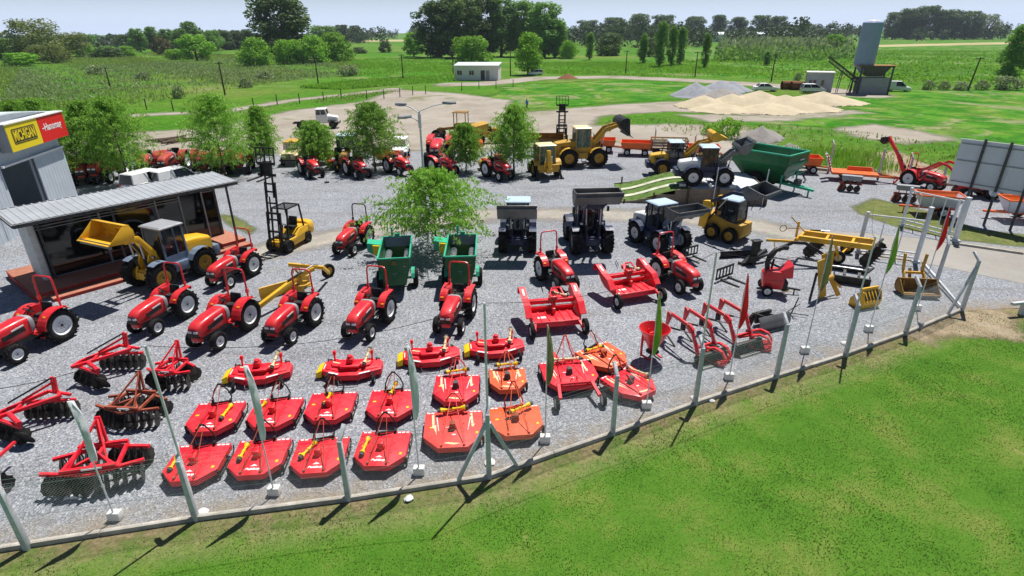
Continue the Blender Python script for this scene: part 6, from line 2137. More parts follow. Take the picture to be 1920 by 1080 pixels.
# ------------------------------------------------------------------ trailers and carts at the back right
def box_trailer(label, loc, deg, L=2.9, W=1.6, H=.5, zf=.75, col='orange', flare=.12, group='orange tipping trailers', wheels=4, tow=True):
    t = thing('box_trailer', label, 'trailer', loc, deg, group)
    b = MB()
    b.box((0, 0, zf), (L, W, .06))
    b.obj('floor', col, t)
    l, w = L / 2, W / 2
    f = flare
    C0 = [(-l, -w), (l, -w), (l, w), (-l, w)]
    C1 = [(-l - f, -w - f), (l + f, -w - f), (l + f, w + f), (-l - f, w + f)]
    for i in range(4):
        j = (i + 1) % 4
        a, c, d, e = C0[i], C0[j], C1[j], C1[i]
        n = Vector((c[1] - a[1], a[0] - c[0], 0)).normalized() * .03
        q = [Vector((*a, zf)), Vector((*c, zf)), Vector((*d, zf + H)), Vector((*e, zf + H))]
        s = MB().hexa(q, [x - n for x in q]).obj('side_board', col, t)
        r = MB()
        r.beam(tuple(q[3]), tuple(q[2]), .06, .06)
        for k in (.25, .5, .75):
            r.beam(tuple(q[0].lerp(q[1], k) + n * .4), tuple(q[3].lerp(q[2], k) + n * .4), .05, .03)
        r.obj('stiffener', col, s)
    b = MB()
    b.beam((-l * .95, .3, zf - .12), (l * .95, .3, zf - .12), .09, .14)
    b.beam((-l * .95, -.3, zf - .12), (l * .95, -.3, zf - .12), .09, .14)
    xs = (-l * .62, l * .62) if wheels == 4 else (-.1,)
    for x in xs:
        b.beam((x, -w * .85, .32), (x, w * .85, .32), .08, .08)
        for q in (.3, -.3): b.beam((x, q, .32), (x, q, zf - .1), .07, .07)
    if tow:
        b.beam((l, .25, zf - .2), (l + 1.1, 0, .42), .07, .08)
        b.beam((l, -.25, zf - .2), (l + 1.1, 0, .42), .07, .08)
        b.beam((l + .9, 0, .4), (l + .9, 0, 0), .05, .05)
    b.obj('chassis', col if wheels == 2 else 'redold', t)
    for x in xs:
        for q in (1, -1): wheel(t, (x, q * w * .92, .32), .32, .17, .55, rimm='rimwhite', lug='plain', flip=q)
    return t
box_trailer('bright orange box trailer standing alone at the back kerb', (12.09, 55.61), -12, 2.7, 1.6)
box_trailer('orange box trailer half hidden behind the big yellow loader', (8.92, 57.32), -10, 2.6, 1.6)
box_trailer('orange box trailer between the two yellow and white loaders', (17.83, 53.40), -10, 2.6, 1.5)
box_trailer('orange box trailer just right of the green grain cart', (24.58, 47.90), -14, 2.3, 1.5, .55)
# stake-sided farm trailer
t = thing('stake_trailer', 'old wooden stake-sided farm trailer with pale boards behind the yellow loader', 'trailer', (15.04, 54.99), -10)
MB().box((0, 0, .85), (3.4, 1.8, .10)).obj('floor', 'wood', t)
for q in (1, -1):
    for k in range(3): MB().box((0, q * .9, 1.08 + k * .24), (3.4, .04, .15)).obj('side_board', 'cream' if k == 2 else 'wood', t)
    for x in (-1.6, -.55, .55, 1.6): MB().box((x, q * .94, 1.2), (.07, .05, .8)).obj('stake', 'rustred', t)
    for x in (-1.1, 1.1): wheel(t, (x, q * .75, .36), .36, .18, .5, rimm='rustred', lug='plain', flip=q)
for k in range(3): MB().box((1.7, 0, 1.08 + k * .24), (.04, 1.8, .15)).obj('side_board', 'wood', t)
b = MB()
b.beam((-1.7, 0, .7), (2.6, 0, .6), .12, .14)
for x in (-1.1, 1.1): b.beam((x, -.75, .36), (x, .75, .36), .09, .09)
b.obj('chassis', 'rustred', t)

# flat trailer with raised loading ramps
t = thing('plant_trailer', 'flat orange plant trailer with two upright white and red loading ramps', 'trailer', (27.26, 44.80), -22)
b = MB()
b.box((-.1, 0, .62), (3.3, 1.75, .10))
dk = b.obj('deck', 'orange', t, bev=.01)
for i in range(9): MB().box((-.1, -.78 + i * .195, .685), (3.26, .18, .03)).obj('deck_board', 'orange', dk)
MB().hexa([(-.5, .45, .70), (1.3, .45, .70), (1.3, .85, .70), (-.5, .85, .70)], [(-.5, .5, 1.0), (1.1, .5, 1.0), (1.3, .85, .95), (-.5, .85, .95)]).obj('tool_bin', 'orange', t, bev=.02)
b = MB()
for q in (1, -1):
    b.beam((1.5, q * .7, .55), (2.9, 0, .45), .09, .11)
    b.beam((-1.7, q * .5, .52), (1.6, q * .5, .52), .08, .12)
b.beam((2.7, 0, .5), (3.2, 0, .45), .10, .10)
b.beam((2.75, 0, .45), (2.75, 0, 0), .05, .05)
b.obj('chassis', 'orange', t)
for x in (-.75, -.05):
    for q in (1, -1): wheel(t, (x, q * .95, .28), .28, .17, .6, rimm='rimwhite', lug='plain', flip=q)
for q in (1, -1):
    b = MB()
    for s in (.25, -.25): b.beam((-1.75, q * .55 + s, .65), (-2.25, q * .55 + s, 1.95), .06, .08)
    r = b.obj('loading_ramp', 'white' if q > 0 else 'pinkred', t)
    for k in range(6):
        f = (k + .5) / 6
        MB().beam((-1.75 - .5 * f, q * .55 - .25, .65 + 1.3 * f), (-1.75 - .5 * f, q * .55 + .25, .65 + 1.3 * f), .16, .03, up=(.4, 0, -1)).obj('ramp_rung', 'white', r)

# planter units with grey hoppers
def planter(label, loc, deg):
    t = thing('planter_unit', label, 'planter', loc, deg, 'rusty planters with grey hoppers')
    b = MB()
    b.beam((-.75, 0, .55), (.75, 0, .55), .10, .10)
    for x in (-.5, 0, .5):
        b.beam((x, 0, .55), (x + .1, -.35, .25), .07, .09)
        b.beam((x, 0, .55), (x - .05, .25, .2), .06, .06)
    b.extr([(-.8, .05), (-.45, .05), (-.3, .5), (-.6, .62)], -.3, .2, 'y')
    b.obj('frame', 'rustred', t)
    for x in (-.45, .0, .45):
        link('disc', disc_mesh(.26), t, (x, -.3, .26), (0, 0, R(20)))
    b = MB()
    b.loft([[(-.62, -.16, .80), (.62, -.16, .80), (.62, .16, .80), (-.62, .16, .80)], [(-.68, -.26, 1.10), (.68, -.26, 1.10), (.68, .26, 1.10), (-.68, .26, 1.10)], [(-.66, -.24, 1.16), (.66, -.24, 1.16), (.66, .24, 1.16), (-.66, .24, 1.16)]])
    b.obj('seed_hopper', 'grey', t)
    b = MB()
    for x in (-.45, 0, .45): b.beam((x, 0, .55), (x, 0, .85), .05, .05)
    b.obj('hopper_leg', 'redold', t)
    return t
planter('rusty red planter with grey seed hopper in front of the orange flat trailer', (25.15, 41.54), -28)
planter('rusty red planter with grey seed hopper beside the orange and grey cart', (27.37, 38.57), -28)

# fertiliser carts: grey and orange hoppers
def spreader_cart(label, loc, deg):
    t = thing('spreader_cart', label, 'spreader', loc, deg, 'orange and grey spreader carts')
    zt = 1.35
    lo, hi = [(-.9, -.25), (.9, -.25), (.9, .25), (-.9, .25)], [(-1.25, -.8), (1.25, -.8), (1.25, .8), (-1.25, .8)]
    for i in range(4):
        j = (i + 1) % 4
        q = [Vector((*lo[i], .5)), Vector((*lo[j], .5)), Vector((*hi[j], zt)), Vector((*hi[i], zt))]
        c = sum(q, Vector()) / 4
        q2 = [x + (Vector((0, 0, c.z)) - c).normalized() * .035 for x in q]
        MB().hexa(q, q2).obj('hopper_side', 'boardback' if i in (1, 2, 3) else 'orange', t)
    b = MB()
    for (x0, y0), (x1, y1) in zip(hi, hi[1:] + hi[:1]): b.beam((x0, y0, zt), (x1, y1, zt), .08, .08)
    b.obj('top_rim', 'orange', t)
    MB().box((0, 0, 1.0), (1.5, .8, .04)).obj('grain_load', 'orange', t)
    b = MB()
    b.beam((-1.1, .3, .48), (2.1, .05, .45), .09, .11)
    b.beam((-1.1, -.3, .48), (2.1, -.05, .45), .09, .11)
    b.beam((-.2, -.75, .36), (-.2, .75, .36), .09, .09)
    b.beam((1.8, 0, .45), (1.8, 0, 0), .06, .06)
    b.box((-.1, -.62, .75), (1.3, .04, .42), (30, 0, 0))
    b.obj('chassis', 'orange', t)
    MB().box((.1, -.845, 1.22), (1.7, .02, .1), (32, 0, 0)).obj('stripe', 'dgrey', t)
    for q in (1, -1): wheel(t, (-.2, q * .78, .36), .36, .2, .55, rimm='rimwhite', lug='plain', flip=q)
    return t
spreader_cart('grey and orange spreader cart parked on the grass behind the far gate leaf', (27.43, 35.53), 162)
spreader_cart('orange and white spreader cart cut by the right edge under the billboard', (31.95, 34.29), 165)

# green grain cart
t = thing('grain_cart', 'big dark green grain cart with sloping hopper behind the white loader', 'grain cart', (19.24, 42.64), -52, None, 1.12)
lo, hi = [(-1.3, -.55), (1.2, -.55), (1.2, .55), (-1.3, .55)], [(-2.0, -1.3), (2.0, -1.3), (2.0, 1.3), (-2.0, 1.3)]
zm, zt = 1.9, 2.6
for i in range(4):
    j = (i + 1) % 4
    for (A_, B2, z0, z1) in ((lo, hi, .7, zm), (hi, hi, zm, zt)):
        q = [Vector((*A_[i], z0)), Vector((*A_[j], z0)), Vector((*B2[j], z1)), Vector((*B2[i], z1))]
        c = (q[0] + q[1]) / 2
        n = Vector((-c.x, -c.y, 0)).normalized() * .04
        MB().hexa(q, [x + n for x in q]).obj('hopper_side', 'green', t)
b = MB()
for (x0, y0), (x1, y1) in zip(hi, hi[1:] + hi[:1]): b.beam((x0, y0, zt), (x1, y1, zt), .10, .08)
b.obj('top_rim', 'mint', t)
MB().box((0, 0, 1.75), (3.5, 2.2, .03)).obj('lining', 'lightblue', t)
b = MB()
for x in (2.03,):
    for z in (1.3, 1.6, 2.0): b.beam((x, -1.0, z), (x, 1.0, z), .05, .05)
b.beam((1.3, .4, .65), (3.3, 0, .45), .12, .14)
b.beam((1.3, -.4, .65), (3.3, 0, .45), .12, .14)
b.beam((3.0, 0, .45), (3.0, 0, .0), .08, .08)
b.beam((1.6, -1.0, 1.3), (1.6, -1.0, 0.02), .08, .08)
b.beam((1.6, 1.0, 1.3), (1.6, 1.0, 0.02), .08, .08)
b.obj('drawbar', 'mint', t)
b = MB()
b.beam((-1.5, 0, .62), (1.5, 0, .62), .5, .2)
b.beam((-.2, -1.0, .62), (-.2, 1.0, .62), .14, .14)
b.obj('chassis', 'green', t)
for q in (1, -1): wheel(t, (-.2, q * 1.05, .62), .62, .40, .5, rimm='rimwhite', lug='ag', flip=q)
b = MB()
for i in range(5): b.box((2.06, -.62 + i * .07, 1.2), (.01, .035, .22))
b.box((2.06, .35, 2.2), (.01, .5, .07), m=0)
b.obj('lettering', 'rimwhite', t)
b = MB()
b.path([(2.1, .8, 1.1), (2.4, .6, .9), (2.5, .2, .8)], .06, 6)
b.box((2.25, -.1, .85), (.3, .5, .3))
b.obj('gearbox', 'dgrey', t)

# ------------------------------------------------------------------ backhoes
def hoe(t, x, col, pose, bcol='black', y=0.0, w=.18):
    "digging arm: boom, dipper and bucket through the given x,z joints"
    (x0, z0), (x1, z1), (x2, z2), (x3, z3) = pose
    MB().beam((x0, y, z0), (x1, y, z1), w, .26).obj('boom', col, t, bev=.02)
    MB().beam((x1, y, z1), (x2, y, z2), w * .9, .22).obj('dipper', col, t, bev=.02)
    rod(t, (x0, y + .02, z0 + .35), ((x0 + x1) / 2 + .1, y, (z0 + z1) / 2 + .2), .055)
    rod(t, ((x0 + x1) / 2, y, (z0 + z1) / 2 + .25), (x1 + (x2 - x1) * .2, y, z1 + (z2 - z1) * .2 + .2), .05)
    b = MB()
    d = Vector((x3 - x2, 0, z3 - z2)).normalized()
    n = Vector((-d.z, 0, d.x))
    p = Vector((x2, y, z2))
    prof_ = [p, p + d * .45 - n * .02, p + d * .55 + n * .28, p + d * .28 + n * .52, p + d * .05 + n * .35]
    b.extr([(q.x, q.z) for q in prof_], y - .22, y + .22, 'y')
    bk = b.obj('digging_bucket', bcol, t, bev=.02)
    return bk
# yellow backhoe loader, its digging arm towards the camera
t = thing('backhoe_loader', 'mustard backhoe loader with folded digging arm and cream cab roof', 'backhoe', (2.81, 46.95), 102, None, 1.0)
for q in (1, -1):
    wheel(t, (-.2, q * .95, .68), .68, .42, .52, rimm='yellow2', lug='ag', flip=q, name='rear_wheel')
    wheel(t, (1.9, q * .85, .42), .42, .28, .52, rimm='yellow2', lug='ag', flip=q, name='front_wheel')
    b = MB()
    arc_fender(b, (-.2, .68), .80, 25, 150, .70 if q > 0 else -1.15, 1.15 if q > 0 else -.70, n=6)
    b.obj('fender', 'yellow2', t)
    b = MB()
    b.beam((-1.05, q * .85, .75), (-1.25, q * 1.05, .1), .14, .16)
    b.box((-1.27, q * 1.08, .06), (.3, .3, .08))
    b.obj('stabiliser_leg', 'black', t)
MB().loft([rrect(2.4, .8, .8, 1.35, .1), rrect(1.2, .9, .75, 1.5, .1), rrect(.75, .9, .75, 1.5, .1)]).obj('hood', 'yellow2', t)
MB().box((.5, 0, .75), (2.9, .8, .45)).obj('chassis', 'dgrey', t, bev=.03)
cab(t, -.65, .8, 1.35, 1.05, 2.55, 'yellow2', 'cream', 'tealglass')
MB().box((-1.0, 0, .85), (.25, 1.8, .6)).obj('hoe_frame', 'yellow2', t, bev=.03)
hoe(t, 0, 'yellow', ((-1.2, .8), (-1.45, 2.35), (-1.85, .95), (-1.6, .55)), 'yellow2', .12, .30)
for q in (1, -1): rod(t, (-1.25, q * .25 + .12, .9), (-1.5, q * .25 + .12, 1.9), .08, .55, col='yellow')
# red tractor with loader and hoe
t = put_tractor('full_ag', (30.17, 42.68), -67.0, 'red tractor carrying a backhoe at the rear and a raised front loader', None, 1.06, side=-1)
t['category'] = 'tractor'
t['group'] = 'red tractors fitted out for digging'
hoe(t, 0, 'red', ((-.75, .75), (-1.5, 1.9), (-2.6, 3.1), (-3.0, 3.0)), 'black', 0, .16)
b = MB()
b.box((-.6, 0, .6), (.3, .9, .5))
for q in (1, -1): b.beam((-.65, q * .5, .6), (-.85, q * .75, .05), .09, .10)
b.box((-.55, 0, .95), (.3, .4, .3))
b.obj('hoe_frame', 'red', t, bev=.02)
for q in (1, -1):
    b = MB()
    pts = [(.45, q * .5, 1.15), (1.7, q * .5, 2.05), (2.3, q * .5, 1.95), (3.2, q * .5, 1.35)]
    for a, c in zip(pts[:-1], pts[1:]): b.beam(a, c, .09, .15)
    b.beam((.5, q * .5, .55), (.42, q * .5, 1.2), .10, .14)
    b.obj('lift_arm', 'red', t)
    rod(t, (.6, q * .5, .7), (1.4, q * .5, 1.65), .045)
bucket(t, (3.3, 1.3), -5, 1.3, 'black', .6)

# ------------------------------------------------------------------ old machines behind the willows
put_tractor('dark', (-5.65, 53.90), -92, 'large faded red tractor facing the camera at the back, right of the lamp post', 'old red tractors at the back', 1.75, rops=False)
put_tractor('full_ag', (33.74, 38.97), 175, 'dark red tractor mostly hidden behind the billboard', 'old red tractors at the back', 1.05, rops=True)
LT = [(18, 332), (62, 333), (106, 334), (152, 334), (196, 334), (236, 331), (302, 318), (352, 318), (412, 318), (447, 316), (474, 315)]
words = ['farthest left', 'second from left', 'third from left', 'fourth from left', 'fifth from left', 'sixth from left', 'beside the white pickups,', 'just right of the white pickups,', 'behind the widest willow,', 'next to the forklift grid,', 'nearest the forklift grid,']
LP = [(-42.41, 47.82), (-40.23, 47.57), (-38.08, 47.32), (-35.98, 47.26), (-33.99, 47.20), (-32.53, 47.74), (-31.01, 50.33), (-28.61, 50.26), (-25.74, 50.18), (-24.26, 50.56), (-23.06, 50.74)]
for i, p in enumerate(LP):
    put_tractor('old', p, -80 + (i * 37) % 25 - 12, 'old red tractor in the shade under the left willows, ' + words[i].strip(','), 'old red tractors under the left willows', 1.3 + .1 * (i % 3), rops=i in (6, 8))

def jeep(label, loc, deg, col, s=1.0, top='white'):
    t = thing('jeep', label, 'jeep', loc, deg, 'old jeeps at the back of the yard', s)
    for x in (1.15, -1.05):
        for q in (1, -1): wheel(t, (x, q * .62, .38), .38, .2, .5, rimm=col, lug='ag', flip=q)
    MB().loft([rrect(1.62, 1.0, .62, 1.08, .06), rrect(1.5, 1.1, .58, 1.16, .06), rrect(.5, 1.2, .55, 1.22, .06)]).obj('bonnet', col, t)
    b = MB()
    b.box((-.55, 0, .82), (2.1, 1.35, .52))
    b.obj('tub', col, t, bev=.03)
    for q in (1, -1):
        MB().box((1.15, q * .64, .92), (.85, .30, .06)).obj('mudguard', col, t, bev=.02)
        MB().cyl((1.62, q * .36, .88), (1.66, q * .36, .88), .09, n=12).obj('headlight', 'lamp', t)
    g = MB()
    for i in range(7): g.box((1.63, -.21 + i * .07, .86), (.03, .03, .36))
    g.obj('grille', 'black', t)
    MB().box((1.78, 0, .56), (.10, 1.4, .14)).obj('bumper', 'black', t, bev=.01)
    b = MB()
    for q in (1, -1): b.beam((.45, q * .6, 1.2), (.35, q * .58, 1.78), .05, .05)
    b.beam((.35, -.58, 1.78), (.35, .58, 1.78), .05, .05)
    b.obj('windscreen_frame', col, t)
    MB().hexa([(.44, -.56, 1.22), (.46, -.56, 1.22), (.46, .56, 1.22), (.44, .56, 1.22)], [(.35, -.55, 1.76), (.37, -.55, 1.76), (.37, .55, 1.76), (.35, .55, 1.76)]).obj('windscreen', 'glass', t)
    MB().box((-.55, 0, 1.82), (1.9, 1.3, .08)).obj('hard_top', top, t, bev=.03)
    b = MB()
    for q in (1, -1):
        for x in (-1.5, -.5): b.beam((x, q * .6, 1.05), (x, q * .6, 1.8), .05, .05)
    b.obj('top_frame', col, t)
jeep('old white jeep with black bumper left of the lamp post', (-10.49, 54.54), -88, 'white', 1.0)
jeep('old jeep with tan bonnet half hidden between two willows', (-20.09, 52.91), -86, 'cream', 1.05, 'yellow2')

# cab and chassis truck
t = thing('chassis_truck', 'old white cab truck with bare chassis on the dirt behind the willows', 'truck', (-24.35, 73.78), 8, None, .9)
for x, w_ in ((2.2, 1.0), (-2.1, .95)):
    for q in (1, -1): wheel(t, (x, q * w_, .5), .5, .28, .5, rimm='dgrey', lug='ag', flip=q)
b = MB()
for q in (1, -1): b.beam((-3.2, q * .4, .8), (2.8, q * .4, .8), .1, .2)
for x in (-3.1, -2.1, -1.0, .2): b.beam((x, -.4, .8), (x, .4, .8), .1, .15)
b.obj('chassis', 'black', t)
MB().loft([rrect(2.95, 1.2, .85, 1.45, .1), rrect(2.7, 1.35, .8, 1.6, .12), rrect(1.6, 1.6, .8, 1.75, .12)]).obj('bonnet', 'white', t)
MB().box((.85, 0, 1.35), (1.6, 1.9, 1.1)).obj('cab_body', 'white', t, bev=.05)
cab(t, .1, 1.6, 1.85, 1.85, 2.55, 'white', 'white', 'glass', False, .05, .2)
for q in (1, -1): MB().box((2.2, q * .95, 1.08), (1.15, .3, .08)).obj('mudguard', 'black', t, bev=.03)
MB().box((3.05, 0, .75), (.12, 1.8, .2)).obj('bumper', 'black', t)

# dark tractor with yellow seat, brown grader cab, orange dumper, small roller
t = thing('field_tractor', 'dark old tractor with yellow seat behind the second willow-row tractor', 'tractor', (-14.55, 51.15), -86, None, 1.3)
for q in (1, -1):
    wheel(t, (0, q * .6, .62), .62, .34, .5, rimm='yellow2', lug='ag', flip=q)
    wheel(t, (1.7, q * .5, .36), .36, .2, .5, rimm='yellow2', lug='rib', flip=q)
    b = MB()
    arc_fender(b, (0, .62), .70, 10, 140, .42 if q > 0 else -.8, .8 if q > 0 else -.42)
    b.obj('fender', 'black', t)
MB().loft([rrect(2.1, .4, .6, 1.1, .1), rrect(.6, .5, .6, 1.2, .1)]).obj('hood', 'oldyellow', t)
MB().box((.9, 0, .5), (2.2, .3, .3)).obj('gearbox', 'dgrey', t)
b = MB()
b.box((0, 0, 1.0), (.4, .45, .1))
b.box((-.2, 0, 1.2), (.1, .45, .35))
b.obj('seat', 'chrome_yellow', t, bev=.03)
cab(t, -.5, .5, 1.1, 1.3, 2.1, 'black', 'lightblue', 'tealglass', False)
t = thing('road_grader', 'weathered brown road grader with an open boxy cab at the back of the yard', 'grader', (-5.24, 64.57), 170, None, 1.0)
for x in (-1.9, -.7, 2.9):
    for q in (1, -1): wheel(t, (x, q * .85, .58), .58, .36, .5, rimm='oldyellow', lug='ag', flip=q)
b = MB()
b.beam((.3, 0, 1.35), (3.0, 0, 1.05), .25, .3)
b.box((-1.3, 0, .9), (2.6, .7, .5))
b.obj('main_frame', 'oldyellow', t, bev=.02)
MB().box((-1.6, 0, 1.45), (1.8, .95, .75)).obj('engine_hood', 'oldyellow', t, bev=.05)
b = MB()
for x in (-.4, .9):
    for q in (1, -1): b.beam((x, q * .65, 1.2), (x, q * .65, 2.95), .08, .08)
b.box((.25, 0, 1.45), (1.3, 1.35, .6))
b.obj('cab_frame', 'oldyellow', t)
MB().box((.25, 0, 2.98), (1.6, 1.6, .08)).obj('cab_roof', 'oldyellow', t, bev=.02)
MB().hexa([(1.2, -1.5, .1), (1.3, -1.5, .1), (1.8, 1.5, .1), (1.7, 1.5, .1)], [(1.15, -1.5, .6), (1.25, -1.5, .6), (1.75, 1.5, .6), (1.65, 1.5, .6)]).obj('blade', 'oldyellow', t)
t = thing('site_dumper', 'orange site dumper with a tipped skip behind the large willow', 'dumper', (-2.66, 62.49), 200, None, 1.05)
for x in (.9, -.9):
    for q in (1, -1): wheel(t, (x, q * .75, .5), .5, .3, .5, rimm='yellow2', lug='ag', flip=q)
MB().hexa([(.2, -.7, .9), (1.5, -.7, .8), (1.5, .7, .8), (.2, .7, .9)], [(.0, -.95, 2.1), (2.0, -.95, 1.7), (2.0, .95, 1.7), (.0, .95, 2.1)]).obj('skip', 'yellow2', t, bev=.02)
b = MB()
b.box((-.6, 0, .85), (1.9, .8, .5))
b.box((-1.0, 0, 1.25), (1.0, .8, .45))
b.obj('body', 'yellow2', t, bev=.04)
MB().box((-.3, 0, 1.45), (.4, .5, .5)).obj('seat', 'seat', t, bev=.04)
t = thing('road_roller', 'small yellow roller with red engine under the willow behind the rightmost row tractor', 'roller', (-1.57, 49.90), 190, None, .85)
MB().cyl((1.0, -.6, .5), (1.0, .6, .5), .5, n=24).obj('front_drum', 'yellow2', t)
MB().cyl((-1.0, -.6, .5), (-1.0, .6, .5), .5, n=24).obj('rear_drum', 'yellow2', t)
MB().box((0, 0, .85), (2.2, .8, .5)).obj('body', 'yellow', t, bev=.06)
MB().box((-.5, 0, 1.25), (.8, .7, .4)).obj('engine_cover', 'redold', t, bev=.06)
b = MB()
b.box((.35, 0, 1.25), (.4, .5, .12))
b.box((.15, 0, 1.5), (.1, .5, .4))
b.obj('seat', 'seat', t, bev=.03)

# ------------------------------------------------------------------ cars
def car(name, label, loc, deg, kind='sedan', col='white', group=None, s=1.0):
    t = thing(name, label, 'pickup' if kind == 'pickup' else ('van' if kind == 'van' else 'car'), loc, deg, group, s)
    L, W = {'sedan': (4.3, 1.68), 'hatch': (3.9, 1.66), 'van': (4.1, 1.7), 'pickup': (4.7, 1.72)}[kind]
    l = L / 2
    fx, rx = l - .82, -l + .80
    b = MB()
    side = [(-l, .35), (-l + .02, .80), (-l + .2, .92), (-.2, .94), (l - 1.1, .90), (l - .25, .74), (l, .60), (l, .32)]
    if kind == 'van': side = [(-l, .35), (-l, .9), (-l + .1, 1.0), (0, 1.0), (l - 1.0, .95), (l - .2, .8), (l, .62), (l, .32)]
    secs = []
    for y, k in ((-W / 2, .96), (-W / 2 + .10, 1.0), (W / 2 - .10, 1.0), (W / 2, .96)):
        secs.append([(x * (k if abs(x) > 1 else 1), y, z if k == 1.0 else min(z, .86)) for x, z in side])
    b.loft(secs)
    bd = b.obj('body', col, t)
    top = {'sedan': [(-1.55, -1.05, .25, 1.05), 1.42], 'hatch': [(-1.9, -1.65, .2, 1.15), 1.5], 'van': [(-2.0, -1.95, .35, 1.2), 1.85], 'pickup': [(-2.25, -2.1, .3, 1.0), 1.68]}[kind]
    (r0, r1, f1, f0), zt = top
    zb = .92 if kind != 'van' else .98
    w0, w1 = W * .94 / 2, W * .76 / 2
    MB().hexa([(r0, -w0, zb), (f0, -w0, zb), (f0, w0, zb), (r0, w0, zb)], [(r1, -w1, zt - .04), (f1, -w1, zt - .04), (f1, w1, zt - .04), (r1, w1, zt - .04)]).obj('glasshouse', 'darkglass', t)
    b = MB()
    b.hexa([(r1 - .02, -w1 - .01, zt - .05), (f1 + .02, -w1 - .01, zt - .05), (f1 + .02, w1 + .01, zt - .05), (r1 - .02, w1 + .01, zt - .05)], [(r1 + .06, -w1 + .06, zt + .02), (f1 - .08, -w1 + .06, zt + .02), (f1 - .08, w1 - .06, zt + .02), (r1 + .06, w1 - .06, zt + .02)])
    for q in (1, -1):
        for xb, xt in ((r0, r1), ((r0 + f0) / 2 - .1, (r1 + f1) / 2 - .1), (f0, f1)):
            b.beam((xb, q * (w0 + .005), zb), (xt, q * (w1 + .005), zt - .04), .09, .06)
        if kind in ('van', 'pickup'):
            xm = (r0 + f0) / 2 - .15
            b.hexa([(r0, q * w0, zb), (xm, q * w0, zb), (xm, q * (w0 + .012), zb), (r0, q * (w0 + .012), zb)], [(r1, q * w1, zt - .04), (xm, q * w1, zt - .04), (xm, q * (w1 + .012), zt - .04), (r1, q * (w1 + .012), zt - .04)])
    b.obj('roof', col, t)
    for x in (fx, rx):
        for q in (1, -1): wheel(t, (x, q * (W / 2 - .1), .31), .31, .2, .62, rimm='silver', lug='plain', flip=q, n=20)
    for q in (1, -1):
        MB().box((l - .06, q * .58, .68), (.14, .32, .12)).obj('headlight', 'lamp', t, bev=.02)
        MB().box((-l + .03, q * .66, .78), (.08, .2, .22)).obj('tail_light', 'redlens', t, bev=.02)
        MB().box((f0 - .1, q * (W / 2 + .08), .98), (.1, .16, .12)).obj('mirror', col, t, bev=.02)
    MB().box((0, 0, .34), (L - .06, W - .06, .16)).obj('sill', 'black', t)
    return t
GV = 'white pickups parked behind the showroom'
car('pickup', 'white canopied pickup, the left of two behind the showroom roof', (-27.78, 43.52), 70, 'pickup', 'white', GV, .92)
car('pickup', 'white canopied pickup, the right of two behind the showroom roof', (-26.04, 44.31), 62, 'pickup', 'white', GV, .92)
GW = 'white cars by the concrete plant'
car('parked_car', 'white sedan parked beside the grey gravel heaps', (49.63, 117.01), -6, 'sedan', 'white', GW, 1.05)
car('parked_car', 'white hatchback in front of the small grey hut', (57.14, 113.36), -8, 'hatch', 'white', GW, 1.1)
car('delivery_van', 'small white delivery van right of the concrete plant', (74.54, 115.34), -25, 'van', 'white', GW, 1.0)
car('parked_car', 'white car under the tree right of the little white house', (6.77, 165.15), 200, 'hatch', 'white', None, 1.0)

# more odds and ends along the back row
t = thing('wide_bucket', 'wide rusty yellow loader bucket standing behind the big mustard loader', 'bucket', (3.20, 55.90), -95, None, 1.3)
bucket(t, (0, .9), 25, 2.9, 'oldyellow', .95)
MB().box((-.1, 0, .4), (.5, 1.6, .8)).obj('support_block', 'wood', t)
t = thing('rotary_tiller', 'red implement under the willow left of the dark tractor', 'implement', (-15.66, 51.18), -70)
b = MB()
b.box((0, 0, .45), (.8, 1.7, .25))
b.beam((-.3, -.6, .5), (-.5, 0, 1.2), .08, .08)
b.beam((-.3, .6, .5), (-.5, 0, 1.2), .08, .08)
b.obj('hood', 'red2', t, bev=.02)
MB().cyl((0, -.85, .25), (0, .85, .25), .22, n=12).obj('rotor', 'black', t)
for i, (p, c, l) in enumerate((((-17.43, 52.59), 'redold', 'faded red hopper cart half hidden left of the second row tractor'), ((-11.30, 52.41), 'orange', 'orange box cart hidden behind the tall willow'))):
    box_trailer(l, p, -40 + i * 60, 2.0, 1.3, .45, .6, c, .1, 'small carts behind the willows', 2)
t = thing('drum_mixer', 'orange concrete mixer drum on a yellow frame beside the small willow', 'mixer', (-3.38, 55.59), 30)
MB().lathe([(.001, -.55), (.35, -.5), (.55, -.1), (.5, .3), (.28, .65), (.26, .65), (.45, .3)], (0, 0, 1.15), 'x', 20).obj('drum', 'orange', t)
b = MB()
for q in (1, -1):
    b.beam((-.5, q * .55, 0), (0, q * .55, 1.15), .08, .08)
    b.beam((.5, q * .55, 0), (0, q * .55, 1.15), .08, .08)
b.beam((0, -.6, 1.15), (0, .6, 1.15), .08, .08)
b.obj('stand', 'yellow2', t)

# ------------------------------------------------------------------ leaves and trees
M['lf_willow'] = leafmat('willow_leaf', (.138, .322, .040), (.391, .667, .115), .5)
M['lf_lime'] = leafmat('lime_green_leaf', (.106, .300, .020), (.325, .587, .062), .42)
M['lf_grass'] = leafmat('tall_grass_blade', (.100, .300, .019), (.263, .500, .062), .5)
M['lf_weed'] = leafmat('dry_weed_blade', (.130, .208, .039), (.325, .390, .130), .5)
M['lf_mid'] = leafmat('mid_green_leaf', (.085, .208, .036), (.234, .429, .091), .4)
M['lf_dark'] = leafmat('dark_eucalyptus_leaf', (.040, .081, .027), (.131, .206, .069), .3)
M['lf_olive'] = leafmat('olive_leaf', (.098, .130, .033), (.221, .240, .078), .3)
M['lf_brown'] = leafmat('brownish_leaf', (.08, .06, .03), (.15, .115, .06), .2)
M['lf_grey'] = leafmat('grey_green_leaf', (.144, .192, .102), (.360, .420, .240), .35)
M['lf_far'] = leafmat('distant_leaf', (.036, .068, .039), (.078, .117, .065), .15)

